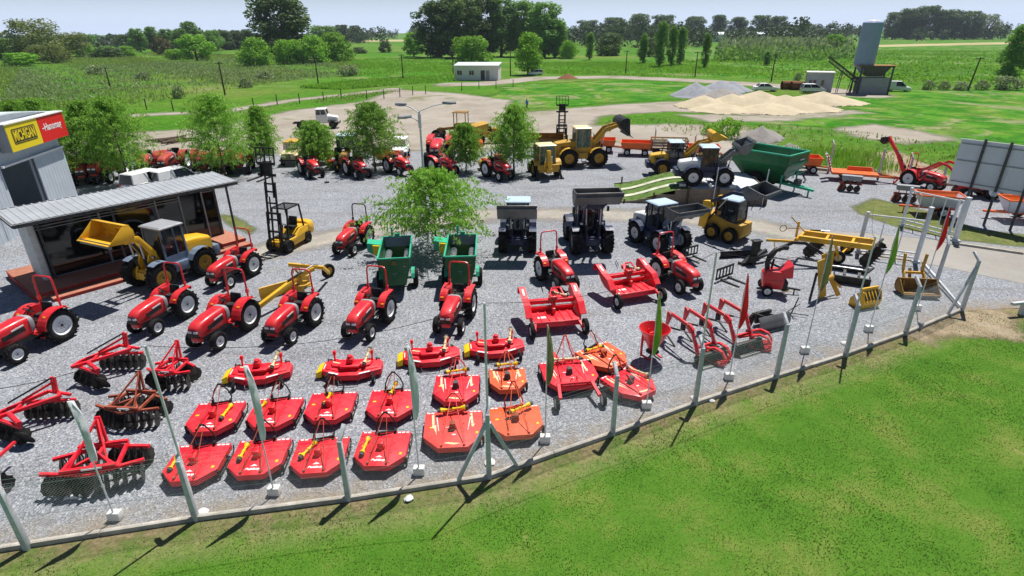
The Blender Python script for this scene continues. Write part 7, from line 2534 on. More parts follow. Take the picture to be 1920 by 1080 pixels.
def quads(name, pos, along, side, ln, wd, material):
    "rhombic leaves: centre, unit long axis, unit side axis, half length, half width (all numpy)"
    n = len(pos)
    V = np.empty((n, 4, 3), np.float32)
    V[:, 0] = pos - along * ln[:, None]
    V[:, 1] = pos + side * wd[:, None]
    V[:, 2] = pos + along * ln[:, None]
    V[:, 3] = pos - side * wd[:, None]
    me = bpy.data.meshes.new(name)
    me.vertices.add(4 * n)
    me.vertices.foreach_set('co', V.ravel())
    me.loops.add(4 * n)
    me.loops.foreach_set('vertex_index', np.arange(4 * n, dtype=np.int32))
    me.polygons.add(n)
    me.polygons.foreach_set('loop_start', np.arange(0, 4 * n, 4, dtype=np.int32))
    me.polygons.foreach_set('loop_total', np.full(n, 4, np.int32))
    me.update()
    me.materials.append(M[material])
    return me

def unit(a): return a / (np.linalg.norm(a, axis=1, keepdims=True) + 1e-9)

def blob_leaves(name, blobs, n, size, material, g, droop=.2, aspect=.5, flat=.5):
    c = np.array([b[0] for b in blobs], float)
    r = np.array([b[1] for b in blobs], float)
    w = np.prod(r, 1) ** .72
    k = g.choice(len(blobs), n, p=w / w.sum())
    d = unit(g.normal(size=(n, 3)))
    rad = g.random(n) ** .38
    pos = c[k] + d * r[k] * rad[:, None]
    nrm = unit(d * (1 - flat) + g.normal(size=(n, 3)) * .55 + np.array([0, 0, flat * .6]))
    along = unit(np.cross(nrm, g.normal(size=(n, 3))) + np.array([0, 0, -droop]))
    side = unit(np.cross(nrm, along))
    ln = size * g.uniform(.6, 1.25, n)
    return quads(name, pos, along, side, ln, ln * aspect, material)

def limb(b, pts, r0, r1, n=6):
    k = len(pts) - 1
    for i in range(k):
        a, c = i / k, (i + 1) / k
        b.cyl(pts[i], pts[i + 1], r0 + (r1 - r0) * a, r0 + (r1 - r0) * c, n, caps=i in (0, k - 1))

def tree(name, label, H, W, kind, seed, mat_, leaves, size, clear=.12, nb=26, group=None, cat='tree', aspect=.5, droop=.2):
    g = np.random.default_rng(seed)
    rr = random.Random(seed)
    t = thing(name, label, cat, (0, 0, 0), 0, group)
    b = MB()
    top_ = Vector((rr.uniform(-.05, .05) * W, rr.uniform(-.05, .05) * W, H * .82))
    limb(b, [Vector((0, 0, -.1)), Vector((rr.uniform(-.02, .02) * H, 0, H * .3)), top_ * .7, top_], H * .022 + .03, .02)
    blobs = []
    for i in range(nb):
        f = (i + .5) / nb
        h = clear + (1 - clear) * (f ** .9)
        if kind == 'poplar': env = math.sin(math.pi * min(1, (h - clear) / (1 - clear) * .92 + .06)) ** .7
        elif kind == 'cone': env = (1 - (h - clear) / (1 - clear)) ** .7 * .95 + .08
        elif kind == 'bush': env = math.sqrt(max(.02, 1 - max(0, h - .25) ** 2 / .62))
        elif kind == 'euca': env = .45 + .55 * math.sin(math.pi * (h * .8 + .1)) + rr.uniform(-.15, .15)
        else: env = math.sin(math.pi * (.12 + .82 * (h - clear) / (1 - clear))) ** .6
        a = i * 2.4 + rr.uniform(-.5, .5)
        rad = env * W / 2 * rr.uniform(.35, .85)
        br = W * rr.uniform(.13, .22) * (.6 + .5 * env) if kind != 'poplar' else W * rr.uniform(.2, .32)
        c = Vector((math.cos(a) * rad, math.sin(a) * rad, min(h * H, H - br * .6)))
        blobs.append((tuple(c), (br, br, br * rr.uniform(.65, .95) * (1.5 if kind == 'poplar' else 1))))
        if i % 2 == 0:
            s = Vector((0, 0, max(.1, c.z * .55)))
            limb(b, [s, s.lerp(c, .5) + Vector((0, 0, -.04 * H)), c], H * .009 + .012, .01, 5)
    b.obj('trunk', 'bark', t)
    link('crown', blob_leaves('crown', blobs, leaves, size, mat_, g, droop, aspect), t)
    return t

def willow(label, H, W, seed, strands=520, per=28, base=.22, group='young willows in the yard', lsize=.09, spread=1.0, mat_='lf_willow'):
    g = np.random.default_rng(seed)
    rr = random.Random(seed)
    t = thing('willow_tree', label, 'tree', (0, 0, 0), 0, group)
    b = MB()
    top_ = Vector((rr.uniform(-.1, .1), rr.uniform(-.1, .1), H * .9))
    limb(b, [Vector((0, 0, -.1)), Vector((rr.uniform(-.06, .06), rr.uniform(-.06, .06), H * .35)), top_], .03 + H * .012, .015)
    P, A = [], []
    for i in range(strands):
        f = (i + .5) / strands
        h = base + (1 - base) * f ** .85
        env = (math.sin(math.pi * (.22 + .76 * (h - base) / (1 - base))) ** .8) * (1 + rr.uniform(-.38, .30)) * (1 + .22 * math.sin(i * 2.39996 * 3 + seed) * math.sin(h * 9 + seed))
        a = i * 2.39996 + rr.uniform(-.3, .3)
        d = Vector((math.cos(a), math.sin(a), 0))
        reach = env * W / 2 * rr.uniform(.45, 1.0) * spread
        s = Vector((0, 0, H * (h * .80 + .04)))
        e = d * reach + Vector((0, 0, H * h + rr.uniform(0, .10) * H))
        e.z = min(e.z, H * 1.0)
        dl = rr.uniform(-.04, .22) * H * (.5 + .5 * (1 - f))
        tip = e + d * reach * .18 + Vector((0, 0, -dl))
        if i % 7 == 0: limb(b, [s, s.lerp(e, .55) + Vector((0, 0, .06)), e], .022, .006, 4)
        m = s.lerp(e, .55)
        for j in range(per):
            q = (j + rr.random()) / per
            p = m.lerp(e, q * 2) if q < .5 else e.lerp(tip, (q - .5) * 2)
            P.append(p)
            A.append((d * .35 + Vector((0, 0, -.9 if q > .4 else -.35))))
    P, A = np.array(P, float), np.array(A, float)
    n = len(P)
    P += g.normal(size=(n, 3)) * np.array([.075, .075, .05]) * (H / 5) ** .5
    along = unit(A + g.normal(size=(n, 3)) * .55)
    side = unit(np.cross(along, g.normal(size=(n, 3))))
    ln = lsize * g.uniform(.7, 1.3, n)
    b.obj('trunk', 'bark', t)
    link('crown', quads('crown', P, along, side, ln, ln * .30, mat_), t)
    return t

def place(t, p, s=1.0, deg=0, sz=None):
    t.location = (p[0], p[1], 0)
    t.rotation_euler = (0, 0, R(deg))
    t.scale = (s, s, sz or s)
    return t

place(willow('large bushy willow with drooping branches around the lamp post, middle of the yard', 4.4, 6.2, 1, 440, 40, .22, None, .095), (-4.16, 29.42))
YW = [((-38.95, 44.13), 5.9, 3.6, 'willow at the far left picture edge behind the warehouse roof'), ((-35.19, 44.04), 6.6, 4.2, 'willow just right of the red sign'), ((-38.40, 45.85), 6.3, 4.0, 'willow showing between warehouse and red sign'), ((-30.45, 44.76), 6.6, 4.6, 'largest leafy willow left of the white pickups'), ((-33.52, 46.08), 6.2, 3.6, 'willow behind the large leafy one'),
      ((-23.52, 46.54), 6.6, 5.4, 'wide willow standing behind the showroom roof end'), ((-21.99, 50.93), 5.2, 3.0, 'slim willow behind the forklift mast'), ((-16.95, 49.92), 4.1, 3.6, 'round young willow beside the leftmost row tractor'), ((-11.81, 49.35), 5.6, 4.6, 'tall willow between the second and third row tractors'),
      ((-3.88, 48.71), 4.0, 3.1, 'small willow right of the lamp post'), ((0.24, 47.80), 5.5, 3.9, 'full willow above the rightmost row tractor')]
for i, (p, h, w, l) in enumerate(YW):
    place(willow(l, h, w, 20 + i, 520 if w > 3.4 else 400, 42, .18), p, 1, i * 40)

# background trees: one builder per kind, copies share their meshes
BT = {}
def bg(kind, variant):
    key = (kind, variant)
    if key not in BT:
        sp = {'euca': (16, 10, 'euca', 'lf_dark', 9000, .36, .05, 44), 'eucaolive': (12, 11, 'euca', 'lf_olive', 4200, .32, .08, 30), 'round': (6, 7.4, 'bush', 'lf_lime', 4200, .26, .02, 30), 'poplar': (8, 2.6, 'poplar', 'lf_mid', 2600, .20, .10, 20), 'bushy': (9, 8, 'round', 'lf_mid', 3800, .30, .10, 28),
              'darkbush': (7, 7, 'bush', 'lf_dark', 3200, .30, .02, 24), 'brown': (7, 6, 'round', 'lf_brown', 2200, .28, .05, 20), 'limetree': (9, 6.5, 'round', 'lf_lime', 4200, .27, .10, 28), 'shrub': (1.6, 2.2, 'bush', 'lf_grey', 900, .12, .02, 14), 'greenshrub': (2.0, 3.4, 'bush', 'lf_lime', 1500, .13, .02, 16), 'leafypoplar': (17, 9, 'round', 'lf_mid', 7500, .34, .08, 36)}[kind]
        BT[key] = [tree({'euca': 'eucalyptus_tree', 'eucaolive': 'eucalyptus_tree', 'round': 'bush', 'poplar': 'poplar_tree', 'bushy': 'broadleaf_tree', 'darkbush': 'bush', 'brown': 'broadleaf_tree', 'limetree': 'broadleaf_tree', 'shrub': 'shrub', 'greenshrub': 'shrub', 'leafypoplar': 'poplar_tree'}[kind], 'tree', sp[0], sp[1], sp[2], 100 + variant * 7 + len(kind), sp[3], sp[4], sp[5], sp[6], sp[7], cat='tree' if 'shrub' not in kind and sp[2] != 'bush' else 'bush'), sp, False]
    return BT[key]
def plant(kind, variant, p, h, w, label, group, deg=0):
    e = bg(kind, variant)
    t, sp = e[0], e[1]
    if e[2]: t = dup(t)
    e[2] = True
    t.location = (p[0], p[1], -.05)
    t.rotation_euler = (0, 0, R(deg))
    t.scale = (w / sp[1], w / sp[1], h / sp[0])
    tag(t, label, None, group)
    return t
BG = [
    ('eucaolive', 0, (-222.4, 289.1), 17.3, 25.1, 'tall olive eucalyptus at the far left of the skyline', 'trees of the left skyline'),
    ('eucaolive', 1, (-224.2, 313.0), 11.9, 21.7, 'lower olive eucalyptus leaning right of the tall one', 'trees of the left skyline'),
    ('bushy', 0, (-237.1, 291.2), 9.3, 17.7, 'dark broadleaf tree at the left picture edge', 'trees of the left skyline'),
    ('limetree', 0, (-185.0, 231.2), 4.8, 12.1, 'bright low tree below the olive eucalyptus', 'trees of the left skyline'),
    ('eucaolive', 0, (-190.8, 255.6), 7.0, 15.6, 'yellowish tree in front of the olive eucalyptus', 'trees of the left skyline'),
    ('round', 0, (-234.2, 342.5), 6.0, 10.1, 'small bright bush right of the olive eucalyptus', 'trees of the left skyline'),
    ('bushy', 1, (-336.2, 488.9), 10.8, 21.1, 'far mid green tree behind the small bright bush', 'trees of the left skyline'),
    ('darkbush', 0, (-202.2, 309.7), 5.0, 14.8, 'grey green bush in the left field', 'bushes of the left field'),
    ('darkbush', 1, (-278.0, 448.9), 10.6, 14.0, 'dark tree left of the poplar row', 'trees of the left skyline'),
    ('leafypoplar', 0, (-236.7, 395.4), 14.0, 11.6, 'first poplar of the dense row left of the brown tree', 'poplar row of the left skyline'),
    ('leafypoplar', 1, (-233.7, 405.2), 15.0, 11.2, 'second poplar of the dense row, behind the brown tree', 'poplar row of the left skyline'),
    ('leafypoplar', 0, (-222.7, 403.0), 13.6, 12.5, 'third poplar of the dense row', 'poplar row of the left skyline'),
    ('leafypoplar', 1, (-206.3, 389.6), 13.5, 12.1, 'fourth poplar of the dense row, behind the lime tree', 'poplar row of the left skyline'),
    ('leafypoplar', 0, (-224.2, 437.6), 18.5, 16.6, 'highest poplar of the left row', 'poplar row of the left skyline'),
    ('brown', 0, (-193.8, 343.4), 9.5, 9.5, 'brown leaved tree among the poplars', 'trees of the left skyline'),
    ('limetree', 1, (-136.4, 266.9), 10.6, 14.4, 'round light green tree in front of the poplar row', 'trees of the left skyline'),
    ('round', 1, (-152.3, 279.3), 4.5, 9.7, 'low lime bush beside the round light green tree', 'bushes of the left field'),
    ('round', 0, (-200.7, 322.7), 5.2, 11.2, 'low lime bush below the dark tree', 'bushes of the left field'),
    ('bushy', 0, (-196.0, 408.5), 12.9, 14.1, 'mid green tree left of the dark row', 'trees of the left skyline'),
    ('euca', 0, (-198.7, 432.2), 12.6, 11.2, 'first tree of the dark row left of the huge eucalyptus', 'dark tree row'),
    ('euca', 1, (-196.1, 444.2), 12.9, 11.5, 'second tree of the dark row left of the huge eucalyptus', 'dark tree row'),
    ('euca', 0, (-181.1, 428.4), 13.1, 11.1, 'third tree of the dark row left of the huge eucalyptus', 'dark tree row'),
    ('euca', 2, (-97.2, 266.5), 24.6, 28.8, 'huge dark eucalyptus above the lime green bushes', 'large eucalyptus trees'),
    ('round', 0, (-90.5, 220.3), 9.5, 12.7, 'lime green bush left below the huge eucalyptus', 'lime green bushes by the huge eucalyptus'),
    ('round', 1, (-84.2, 234.1), 8.6, 12.7, 'lime green bush below the huge eucalyptus', 'lime green bushes by the huge eucalyptus'),
    ('round', 2, (-75.9, 237.0), 10.0, 13.2, 'lime green bush right below the huge eucalyptus', 'lime green bushes by the huge eucalyptus'),
    ('round', 0, (-70.5, 248.9), 10.7, 13.0, 'rightmost lime green bush of the group', 'lime green bushes by the huge eucalyptus'),
    ('bushy', 1, (-132.9, 443.3), 15.3, 23.0, 'mid green tree behind the lime green bushes', 'trees of the left skyline'),
    ('euca', 1, (-175.0, 645.4), 18.2, 18.9, 'left of the two dark trees by the pale stubble', 'dark pair by the stubble field'),
    ('euca', 0, (-175.4, 705.3), 17.6, 19.4, 'right of the two dark trees by the pale stubble', 'dark pair by the stubble field'),
    ('darkbush', 0, (-74.2, 364.5), 6.4, 8.2, 'lone dark bush in the middle field', 'bushes of the middle field'),
    ('darkbush', 1, (-86.2, 349.0), 3.3, 9.7, 'grey bush at the edge of the middle field', 'bushes of the middle field'),
    ('limetree', 0, (-46.9, 298.3), 10.9, 11.9, 'leaning light tree left of the tall central grove', 'central grove'),
    ('euca', 0, (-33.4, 284.1), 23.0, 22.2, 'leftmost dark eucalyptus of the tall central grove', 'central grove'),
    ('euca', 1, (-23.4, 282.5), 25.4, 22.1, 'second dark eucalyptus of the tall central grove', 'central grove'),
    ('euca', 2, (-14.1, 293.1), 25.4, 21.4, 'third eucalyptus of the tall central grove', 'central grove'),
    ('leafypoplar', 0, (-4.4, 291.6), 24.9, 17.7, 'tall light poplar inside the central grove', 'central grove'),
    ('leafypoplar', 1, (5.7, 290.0), 23.4, 17.6, 'tall poplar at the middle of the central grove', 'central grove'),
    ('leafypoplar', 0, (15.1, 276.7), 22.4, 20.2, 'tall poplar at the right end of the central grove', 'central grove'),
    ('leafypoplar', 1, (19.9, 276.0), 14.8, 12.0, 'lower poplar beside the right end of the grove', 'central grove'),
    ('round', 1, (-14.4, 225.6), 9.4, 15.0, 'lime bush behind the little white house', 'bushes of the middle field'),
    ('limetree', 1, (4.8, 167.4), 10.7, 8.0, 'broad light green tree right of the little white house', 'trees of the middle field'),
    ('poplar', 0, (32.6, 253.3), 10.1, 4.0, 'young poplar left of the dark bush', 'young poplars'),
    ('round', 2, (24.8, 264.4), 7.2, 8.3, 'light bush right of the central grove', 'bushes of the middle field'),
    ('darkbush', 0, (47.0, 296.0), 9.9, 14.4, 'broad dark bush between the young poplars', 'bushes of the middle field'),
    ('darkbush', 1, (63.0, 280.9), 8.0, 9.8, 'dark bush behind the young poplars', 'bushes of the middle field'),
    ('poplar', 1, (47.2, 218.0), 9.7, 3.8, 'second young poplar, before the small dark bush', 'young poplars'),
    ('poplar', 0, (48.4, 198.2), 13.2, 4.5, 'tallest young poplar of the row', 'young poplars'),
    ('poplar', 1, (53.6, 203.7), 12.0, 3.9, 'young poplar right of the tallest', 'young poplars'),
    ('poplar', 0, (58.1, 209.8), 11.7, 4.0, 'young poplar right of the pair', 'young poplars'),
    ('poplar', 1, (60.7, 191.0), 9.8, 3.0, 'lone slim poplar left of the sapling stand', 'young poplars'),
    ('poplar', 0, (86.6, 206.4), 4.3, 2.9, 'small poplar before the sapling stand', 'young poplars'),
    ('limetree', 0, (140.8, 268.6), 9.0, 9.3, 'lime tree inside the sapling stand', 'trees of the right field'),
    ('euca', 0, (97.6, 794.1), 22.9, 31.4, 'far eucalyptus group, leftmost, right of the central grove', 'far right skyline trees'),
    ('euca', 1, (129.4, 779.8), 26.0, 33.5, 'far eucalyptus behind the dark bush', 'far right skyline trees'),
    ('euca', 2, (157.0, 767.3), 29.1, 29.0, 'far tall eucalyptus behind the young poplars', 'far right skyline trees'),
    ('euca', 0, (183.8, 755.2), 27.5, 32.5, 'far wide eucalyptus behind the tallest poplar', 'far right skyline trees'),
    ('euca', 1, (218.2, 739.7), 25.8, 28.0, 'far eucalyptus above the red roofed house', 'far right skyline trees'),
    ('euca', 2, (243.1, 728.5), 26.6, 21.3, 'far slim eucalyptus above the white shed', 'far right skyline trees'),
    ('euca', 0, (261.9, 720.0), 24.0, 24.8, 'far eucalyptus right of the slim one', 'far right skyline trees'),
    ('euca', 1, (285.5, 709.3), 25.9, 28.1, 'far eucalyptus in the middle of the right skyline', 'far right skyline trees'),
    ('euca', 2, (300.9, 702.4), 24.5, 20.5, 'far eucalyptus right end of the middle skyline', 'far right skyline trees'),
    ('bushy', 0, (230.4, 734.2), 13.2, 18.9, 'round tree beside the red roofed house', 'far right skyline trees'),
    ('euca', 1, (423.5, 688.5), 27.7, 26.1, 'leftmost eucalyptus of the dark grove right of the silo', 'grove right of the silo'),
    ('euca', 0, (436.2, 682.4), 30.6, 27.0, 'second eucalyptus of the grove right of the silo', 'grove right of the silo'),
    ('euca', 2, (449.6, 676.0), 32.9, 26.8, 'highest eucalyptus of the grove right of the silo', 'grove right of the silo'),
    ('euca', 0, (466.2, 668.0), 28.9, 28.7, 'fourth eucalyptus of the grove right of the silo', 'grove right of the silo'),
    ('euca', 1, (483.2, 659.8), 27.6, 27.3, 'fifth eucalyptus of the grove right of the silo', 'grove right of the silo'),
    ('eucaolive', 1, (498.6, 652.4), 24.3, 28.1, 'last lighter eucalyptus of the grove right of the silo', 'grove right of the silo'),
    ('darkbush', 1, (446.9, 677.2), 15.9, 12.8, 'pale bush in front of the grove right of the silo', 'grove right of the silo'),
    ('leafypoplar', 1, (112.6, 136.7), 11.6, 6.5, 'leafy poplar at the right picture edge', 'trees of the right field'),
    ('shrub', 0, (82.2, 118.1), 1.8, 2.5, 'first grey shrub of the row right of the white van', 'shrub row at the right'),
    ('shrub', 1, (85.1, 117.9), 1.6, 2.5, 'second grey shrub of the row right of the white van', 'shrub row at the right'),
    ('shrub', 0, (87.5, 116.6), 1.6, 2.9, 'third grey shrub of the row right of the white van', 'shrub row at the right'),
    ('shrub', 1, (92.2, 117.4), 1.8, 2.9, 'fourth grey shrub of the row right of the white van', 'shrub row at the right'),
    ('shrub', 0, (96.7, 117.1), 2.5, 5.2, 'broad grey shrub under the right edge poplar', 'shrub row at the right'),
    ('shrub', 1, (66.7, 140.4), 1.9, 2.0, 'dark shrub left of the small grey hut', 'bushes of the right field'),
    ('greenshrub', 0, (24.1, 64.9), 2.2, 3.6, 'bright green shrub behind the yellow raised bucket', 'shrubs behind the yard'),
    ('greenshrub', 1, (22.9, 67.1), 1.2, 2.1, 'small green shrub left of the bright one', 'shrubs behind the yard'),
    ('shrub', 0, (-61.7, 111.1), 2.1, 2.4, 'grey shrub at the left field edge above the willows', 'bushes of the left field'),
    ('shrub', 1, (-58.6, 132.8), 2.0, 3.5, 'grey shrub beside the dark log heap in the left field', 'bushes of the left field'),
    ('shrub', 0, (-44.6, 167.8), 2.8, 5.9, 'grey shrub right of the lime green bushes', 'bushes of the left field'),
    ('shrub', 1, (-62.2, 154.1), 2.3, 5.4, 'grey shrub below the huge eucalyptus', 'bushes of the left field'),
    ('shrub', 0, (-95.0, 156.8), 2.1, 4.1, 'grey shrub in the middle of the left field', 'bushes of the left field'),
    ('shrub', 1, (-122.3, 179.2), 2.6, 6.3, 'grey shrub left in the weeds', 'bushes of the left field'),
]
for k, v, p, h, w, l, gname in BG: plant(k, v, p, h, w, l, gname, (len(l) * 53) % 360)

# far wooded horizon, one mass of foliage
def far_wood():
    g = np.random.default_rng(5)
    blobs = []
    for i in range(900):
        a = g.uniform(-.80, .80)
        d = g.uniform(560, 1250) if i % 3 else g.uniform(420, 560)
        x, y = math.tan(a) * d * .95, d
        # leave the open fields open
        u = x / y
        if d < 600 and (-.35 < u < -.10 or .50 < u < .95): continue
        h = g.uniform(9, 17) * (.8 + .4 * math.sin(u * 9) ** 2) * (1.0 if u > -.3 else .75)
        w = g.uniform(8, 15)
        blobs.append(((x, y, h * .5), (w * .6, w * .6, h * .55)))
        blobs.append(((x + g.uniform(-4, 4), y, h * .78), (w * .35, w * .35, h * .24)))
    me = blob_leaves('far_wood', blobs, 90000, 1.3, 'lf_far', g, .1, .6)
    tag(link('far_wood', me), 'blue green line of distant woods along the horizon', 'woods', kind='stuff')
far_wood()

def thicket(name, label, polys, n, hr, lsize, material, cat, seed, aspect=.12, upright=1.6, dens=None):
    "a stand of stems and blades nobody could count"
    g = np.random.default_rng(seed)
    xs, ys = [], []
    for poly in polys:
        a = np.array(poly)
        x = g.uniform(a[:, 0].min(), a[:, 0].max(), n * 3)
        y = g.uniform(a[:, 1].min(), a[:, 1].max(), n * 3)
        m = inside(x, y, poly)
        cl = (np.sin(x * .21 + seed) * np.cos(y * .17 + 2 * seed) + np.sin((x + y) * .083) + .6 * np.sin(x * .9) * np.sin(y * .8)) / 2.6
        m &= g.random(len(x)) < np.clip(.5 + cl, .06, 1)
        xs.append(x[m][:n])
        ys.append(y[m][:n])
    x, y = np.concatenate(xs), np.concatenate(ys)
    k = len(x)
    h = g.uniform(hr[0], hr[1], k)
    z = h * g.uniform(.25, .8, k)
    pos = np.stack([x, y, z], 1)
    along = unit(g.normal(size=(k, 3)) * .5 + np.array([0, 0, upright]))
    side = unit(np.cross(along, g.normal(size=(k, 3))))
    ln = lsize * g.uniform(.6, 1.3, k)
    return tag(link(name, quads(name, pos, along, side, ln, ln * aspect, material)), label, cat, kind='stuff')
thicket('weeds', 'olive and grey tall weeds covering the field at the left', [[(-76.78, 88.87), (-242.82, 292.01), (-211.96, 390.72), (-74.04, 268.28), (-47.43, 202.72), (-53.78, 153.45), (-61.09, 123.30), (-61.36, 97.98)]], 110000, (.2, .9), .3, 'lf_weed', 'weeds', 3, .3, .8)
thicket('weeds', 'pale grey green weeds scattered through the left field', [[(-85.26, 99.25), (-168.17, 209.65), (-135.89, 248.67), (-108.47, 314.75), (-40.33, 171.58), (-65.23, 132.00), (-77.04, 106.69)]], 40000, (.3, 1.2), .32, 'lf_grey', 'weeds', 9, .3, .8)
thicket('tall_grass', 'bright tall grass along the far field fences', [[(-46.05, 130.64), (-35.86, 151.97), (-14.49, 169.19), (-12.63, 146.75), (-35.59, 126.22)], [(10.59, 230.14), (76.03, 233.84), (65.88, 161.76), (44.64, 152.19), (7.92, 171.43)], [(-71.62, 267.94), (-33.88, 284.14), (-21.92, 234.25), (-16.39, 173.74), (-41.82, 159.64)]], 26000, (.2, .7), .28, 'lf_grass', 'grass', 4, .3, .9)
thicket('crop_rows', 'low green crop covering the fields at the right', [[(10.24, 222.56), (80.10, 246.60), (200.19, 338.24), (270.16, 323.85), (107.47, 125.90), (79.76, 127.96), (76.02, 142.75), (61.38, 143.96), (48.09, 159.39), (8.13, 175.95)]], 45000, (.1, .45), .4, 'lf_grass', 'crop', 12, .45, .3)
thicket('reeds', 'tall green reeds behind the back kerb at the right', [[(23.40, 51.35), (26.49, 55.66), (31.21, 55.77), (33.69, 52.90), (32.95, 47.07), (30.54, 46.75), (26.23, 49.72)]], 2600, (.3, 1.1), .45, 'lf_grass', 'reeds', 6, .06, 3.0)
thicket('sapling_stand', 'dense grey green stand of saplings behind the small hut', [[(80.72, 241.92), (130.64, 384.32), (225.69, 412.50), (133.96, 239.03)]], 12000, (3.0, 9.5), 1.1, 'lf_grey', 'saplings', 7, .35, .9)
thicket('sapling_stand', 'greener lower foliage of the sapling stand', [[(76.31, 229.67), (105.75, 314.25), (176.69, 316.82), (128.09, 226.91)]], 9000, (1.0, 6.5), .8, 'lf_mid', 'saplings', 8, .4, .8)
thicket('rough_grass', 'patchy rough grass on the waste ground behind the yard', [[(9.59, 74.11), (16.63, 82.69), (26.16, 75.21), (39.13, 71.14), (47.78, 54.44), (39.56, 43.26), (33.57, 48.04), (27.79, 55.09), (21.77, 63.57), (16.10, 72.96)], [(-41.00, 93.42), (-32.57, 115.07), (-21.59, 122.92), (-29.12, 102.31), (-35.93, 86.90)]], 1500, (.05, .3), .22, 'lf_weed', 'grass', 11, .3, .8)

# ------------------------------------------------------------------ far buildings and heaps
t = thing('small_house', 'little white house with a flat light roof and dark windows in the field', 'house', (-8.08, 151.39), -7)
L_, D_, H_ = 10.6, 5.2, 3.3
b = MB()
for y in (-D_ / 2, D_ / 2): b.box((0, y, H_ / 2), (L_, .2, H_))
for x in (-L_ / 2, L_ / 2): b.box((x, 0, H_ / 2), (.2, D_ + .2, H_))
b.obj('wall', 'whitecon', t)
MB().hexa([(-L_ / 2 - .3, -D_ / 2 - .5, H_), (L_ / 2 + .3, -D_ / 2 - .5, H_), (L_ / 2 + .3, D_ / 2 + .3, H_ + .5), (-L_ / 2 - .3, D_ / 2 + .3, H_ + .5)], [(-L_ / 2 - .3, -D_ / 2 - .5, H_ + .15), (L_ / 2 + .3, -D_ / 2 - .5, H_ + .15), (L_ / 2 + .3, D_ / 2 + .3, H_ + .65), (-L_ / 2 - .3, D_ / 2 + .3, H_ + .65)]).obj('roof', 'rooflight', t)
for x in (-4.2, -1.2): 
    w = MB().box((x, -D_ / 2 - .09, 1.75), (1.15, .06, 1.0)).obj('window', 'darkglass', t)
    MB().box((x, -D_ / 2 - .12, 1.75), (.06, .05, 1.0)).obj('window_bar', 'white', w)
MB().box((1.6, -D_ / 2 - .09, 1.2), (1.0, .06, 2.2)).obj('door', 'dgrey', t)
MB().box((2.8, -D_ / 2 - .09, 1.2), (.9, .06, 2.2)).obj('door', 'grey', t)
t = thing('small_hut', 'small pale grey concrete hut with dark windows by the plant', 'hut', (60.04, 117.40), -22)
b = MB()
b.box((0, 0, 1.7), (4.6, 3.6, 3.4))
b.obj('wall', mat('pale_grey_render', (.42, .42, .45), .85, var=.08, sc=1), t)
MB().box((0, 0, 3.45), (4.9, 3.9, .14)).obj('roof', 'whitecon', t)
for x in (-1.6, -.9, .5): MB().box((x, -1.83, 1.6), (.5, .06, 1.0)).obj('window', 'darkglass', t)
MB().box((2.33, .4, 1.6), (.06, .5, 1.0)).obj('window', 'darkglass', t)

t = thing('concrete_plant', 'concrete batching plant with a tall blue grey silo and sloping conveyor', 'plant', (66.98, 112.72), -12)
M['silo'] = mat('blue_grey_silo_steel', (.25, .32, .50), .5, .1, var=.06, sc=.5, dust=.1)
MB().lathe([(.001, 3.4), (.5, 3.6), (1.7, 5.0), (1.7, 12.0), (1.55, 12.15), (.001, 12.3)], (-1.5, 0, 0), 'z', 28).obj('silo', 'silo', t)
for z in (7.0, 9.8): MB().lathe([(1.72, z - .04), (1.74, z), (1.72, z + .04)], (-1.5, 0, 0), 'z', 28).obj('silo_seam', 'silo', t)
MB().cyl((-1.5, 0, 12.25), (-1.5, 0, 12.5), 1.0, .7, 16).obj('silo_cap', 'white', t)
b = MB()
for x in (-2.2, 3.0):
    for y in (-1.8, 1.8): b.beam((x, y, 0), (x, y, 4.8), .25, .25)
for z in (2.4, 4.7):
    for y in (-1.8, 1.8): b.beam((-2.4, y, z), (3.2, y, z), .2, .25)
for x in (-2.3, 3.1): b.beam((x, -1.8, 4.7), (x, 1.8, 4.7), .2, .25)
b.obj('frame', 'dgrey', t)
MB().box((.4, 0, 4.85), (6.6, 4.6, .12)).obj('deck', 'oldyellow', t)
b = MB()
b.box((.4, -1.95, 1.4), (4.6, .12, 2.8))
b.box((.4, 1.5, 1.4), (4.6, .12, 2.8))
b.box((2.7, -.2, 1.4), (.12, 3.6, 2.8))
b.obj('bunker_wall', 'grey', t)
MB().hexa([(-.8, -1.2, 3.0), (1.6, -1.2, 3.0), (1.6, 1.0, 3.0), (-.8, 1.0, 3.0)], [(-1.8, -1.9, 4.6), (2.6, -1.9, 4.6), (2.6, 1.7, 4.6), (-1.8, 1.7, 4.6)]).obj('hopper', 'dgrey', t)
MB().loft([rrect(-2.6, 1.0, 4.9, 5.9, .3), rrect(-1.6, 1.3, 4.9, 6.0, .4), rrect(-.9, 1.0, 4.9, 5.8, .3)]).obj('dust_filter', 'white', t)
b = MB()
for y in (-.45, .45):
    b.beam((-2.0, y, 2.4), (-7.6, y, 6.2), .10, .12)
    b.beam((-2.0, y, 1.7), (-7.6, y, 5.5), .08, .10)
    for k in range(8):
        f0, f1 = k / 8, (k + 1) / 8
        b.beam((-2 - 5.6 * f0, y, 1.7 + 3.8 * f0), (-2 - 5.6 * f1, y, 2.4 + 3.8 * f1), .06, .06)
b.obj('conveyor_truss', 'dgrey', t)
MB().hexa([(-2.0, -.4, 2.5), (-7.6, -.4, 6.3), (-7.6, .4, 6.3), (-2.0, .4, 2.5)], [(-2.0, -.4, 2.56), (-7.6, -.4, 6.36), (-7.6, .4, 6.36), (-2.0, .4, 2.56)]).obj('conveyor_belt', 'rubber', t)
b = MB()
for x, z in ((-3.2, 3.0), (-5.2, 4.4)):
    for y in (-.5, .5): b.beam((x, y, 0), (x + .3, y, z - .4), .1, .1)
b.beam((-3.2, -.5, 1.2), (-3.2, .5, 1.2), .1, .1)
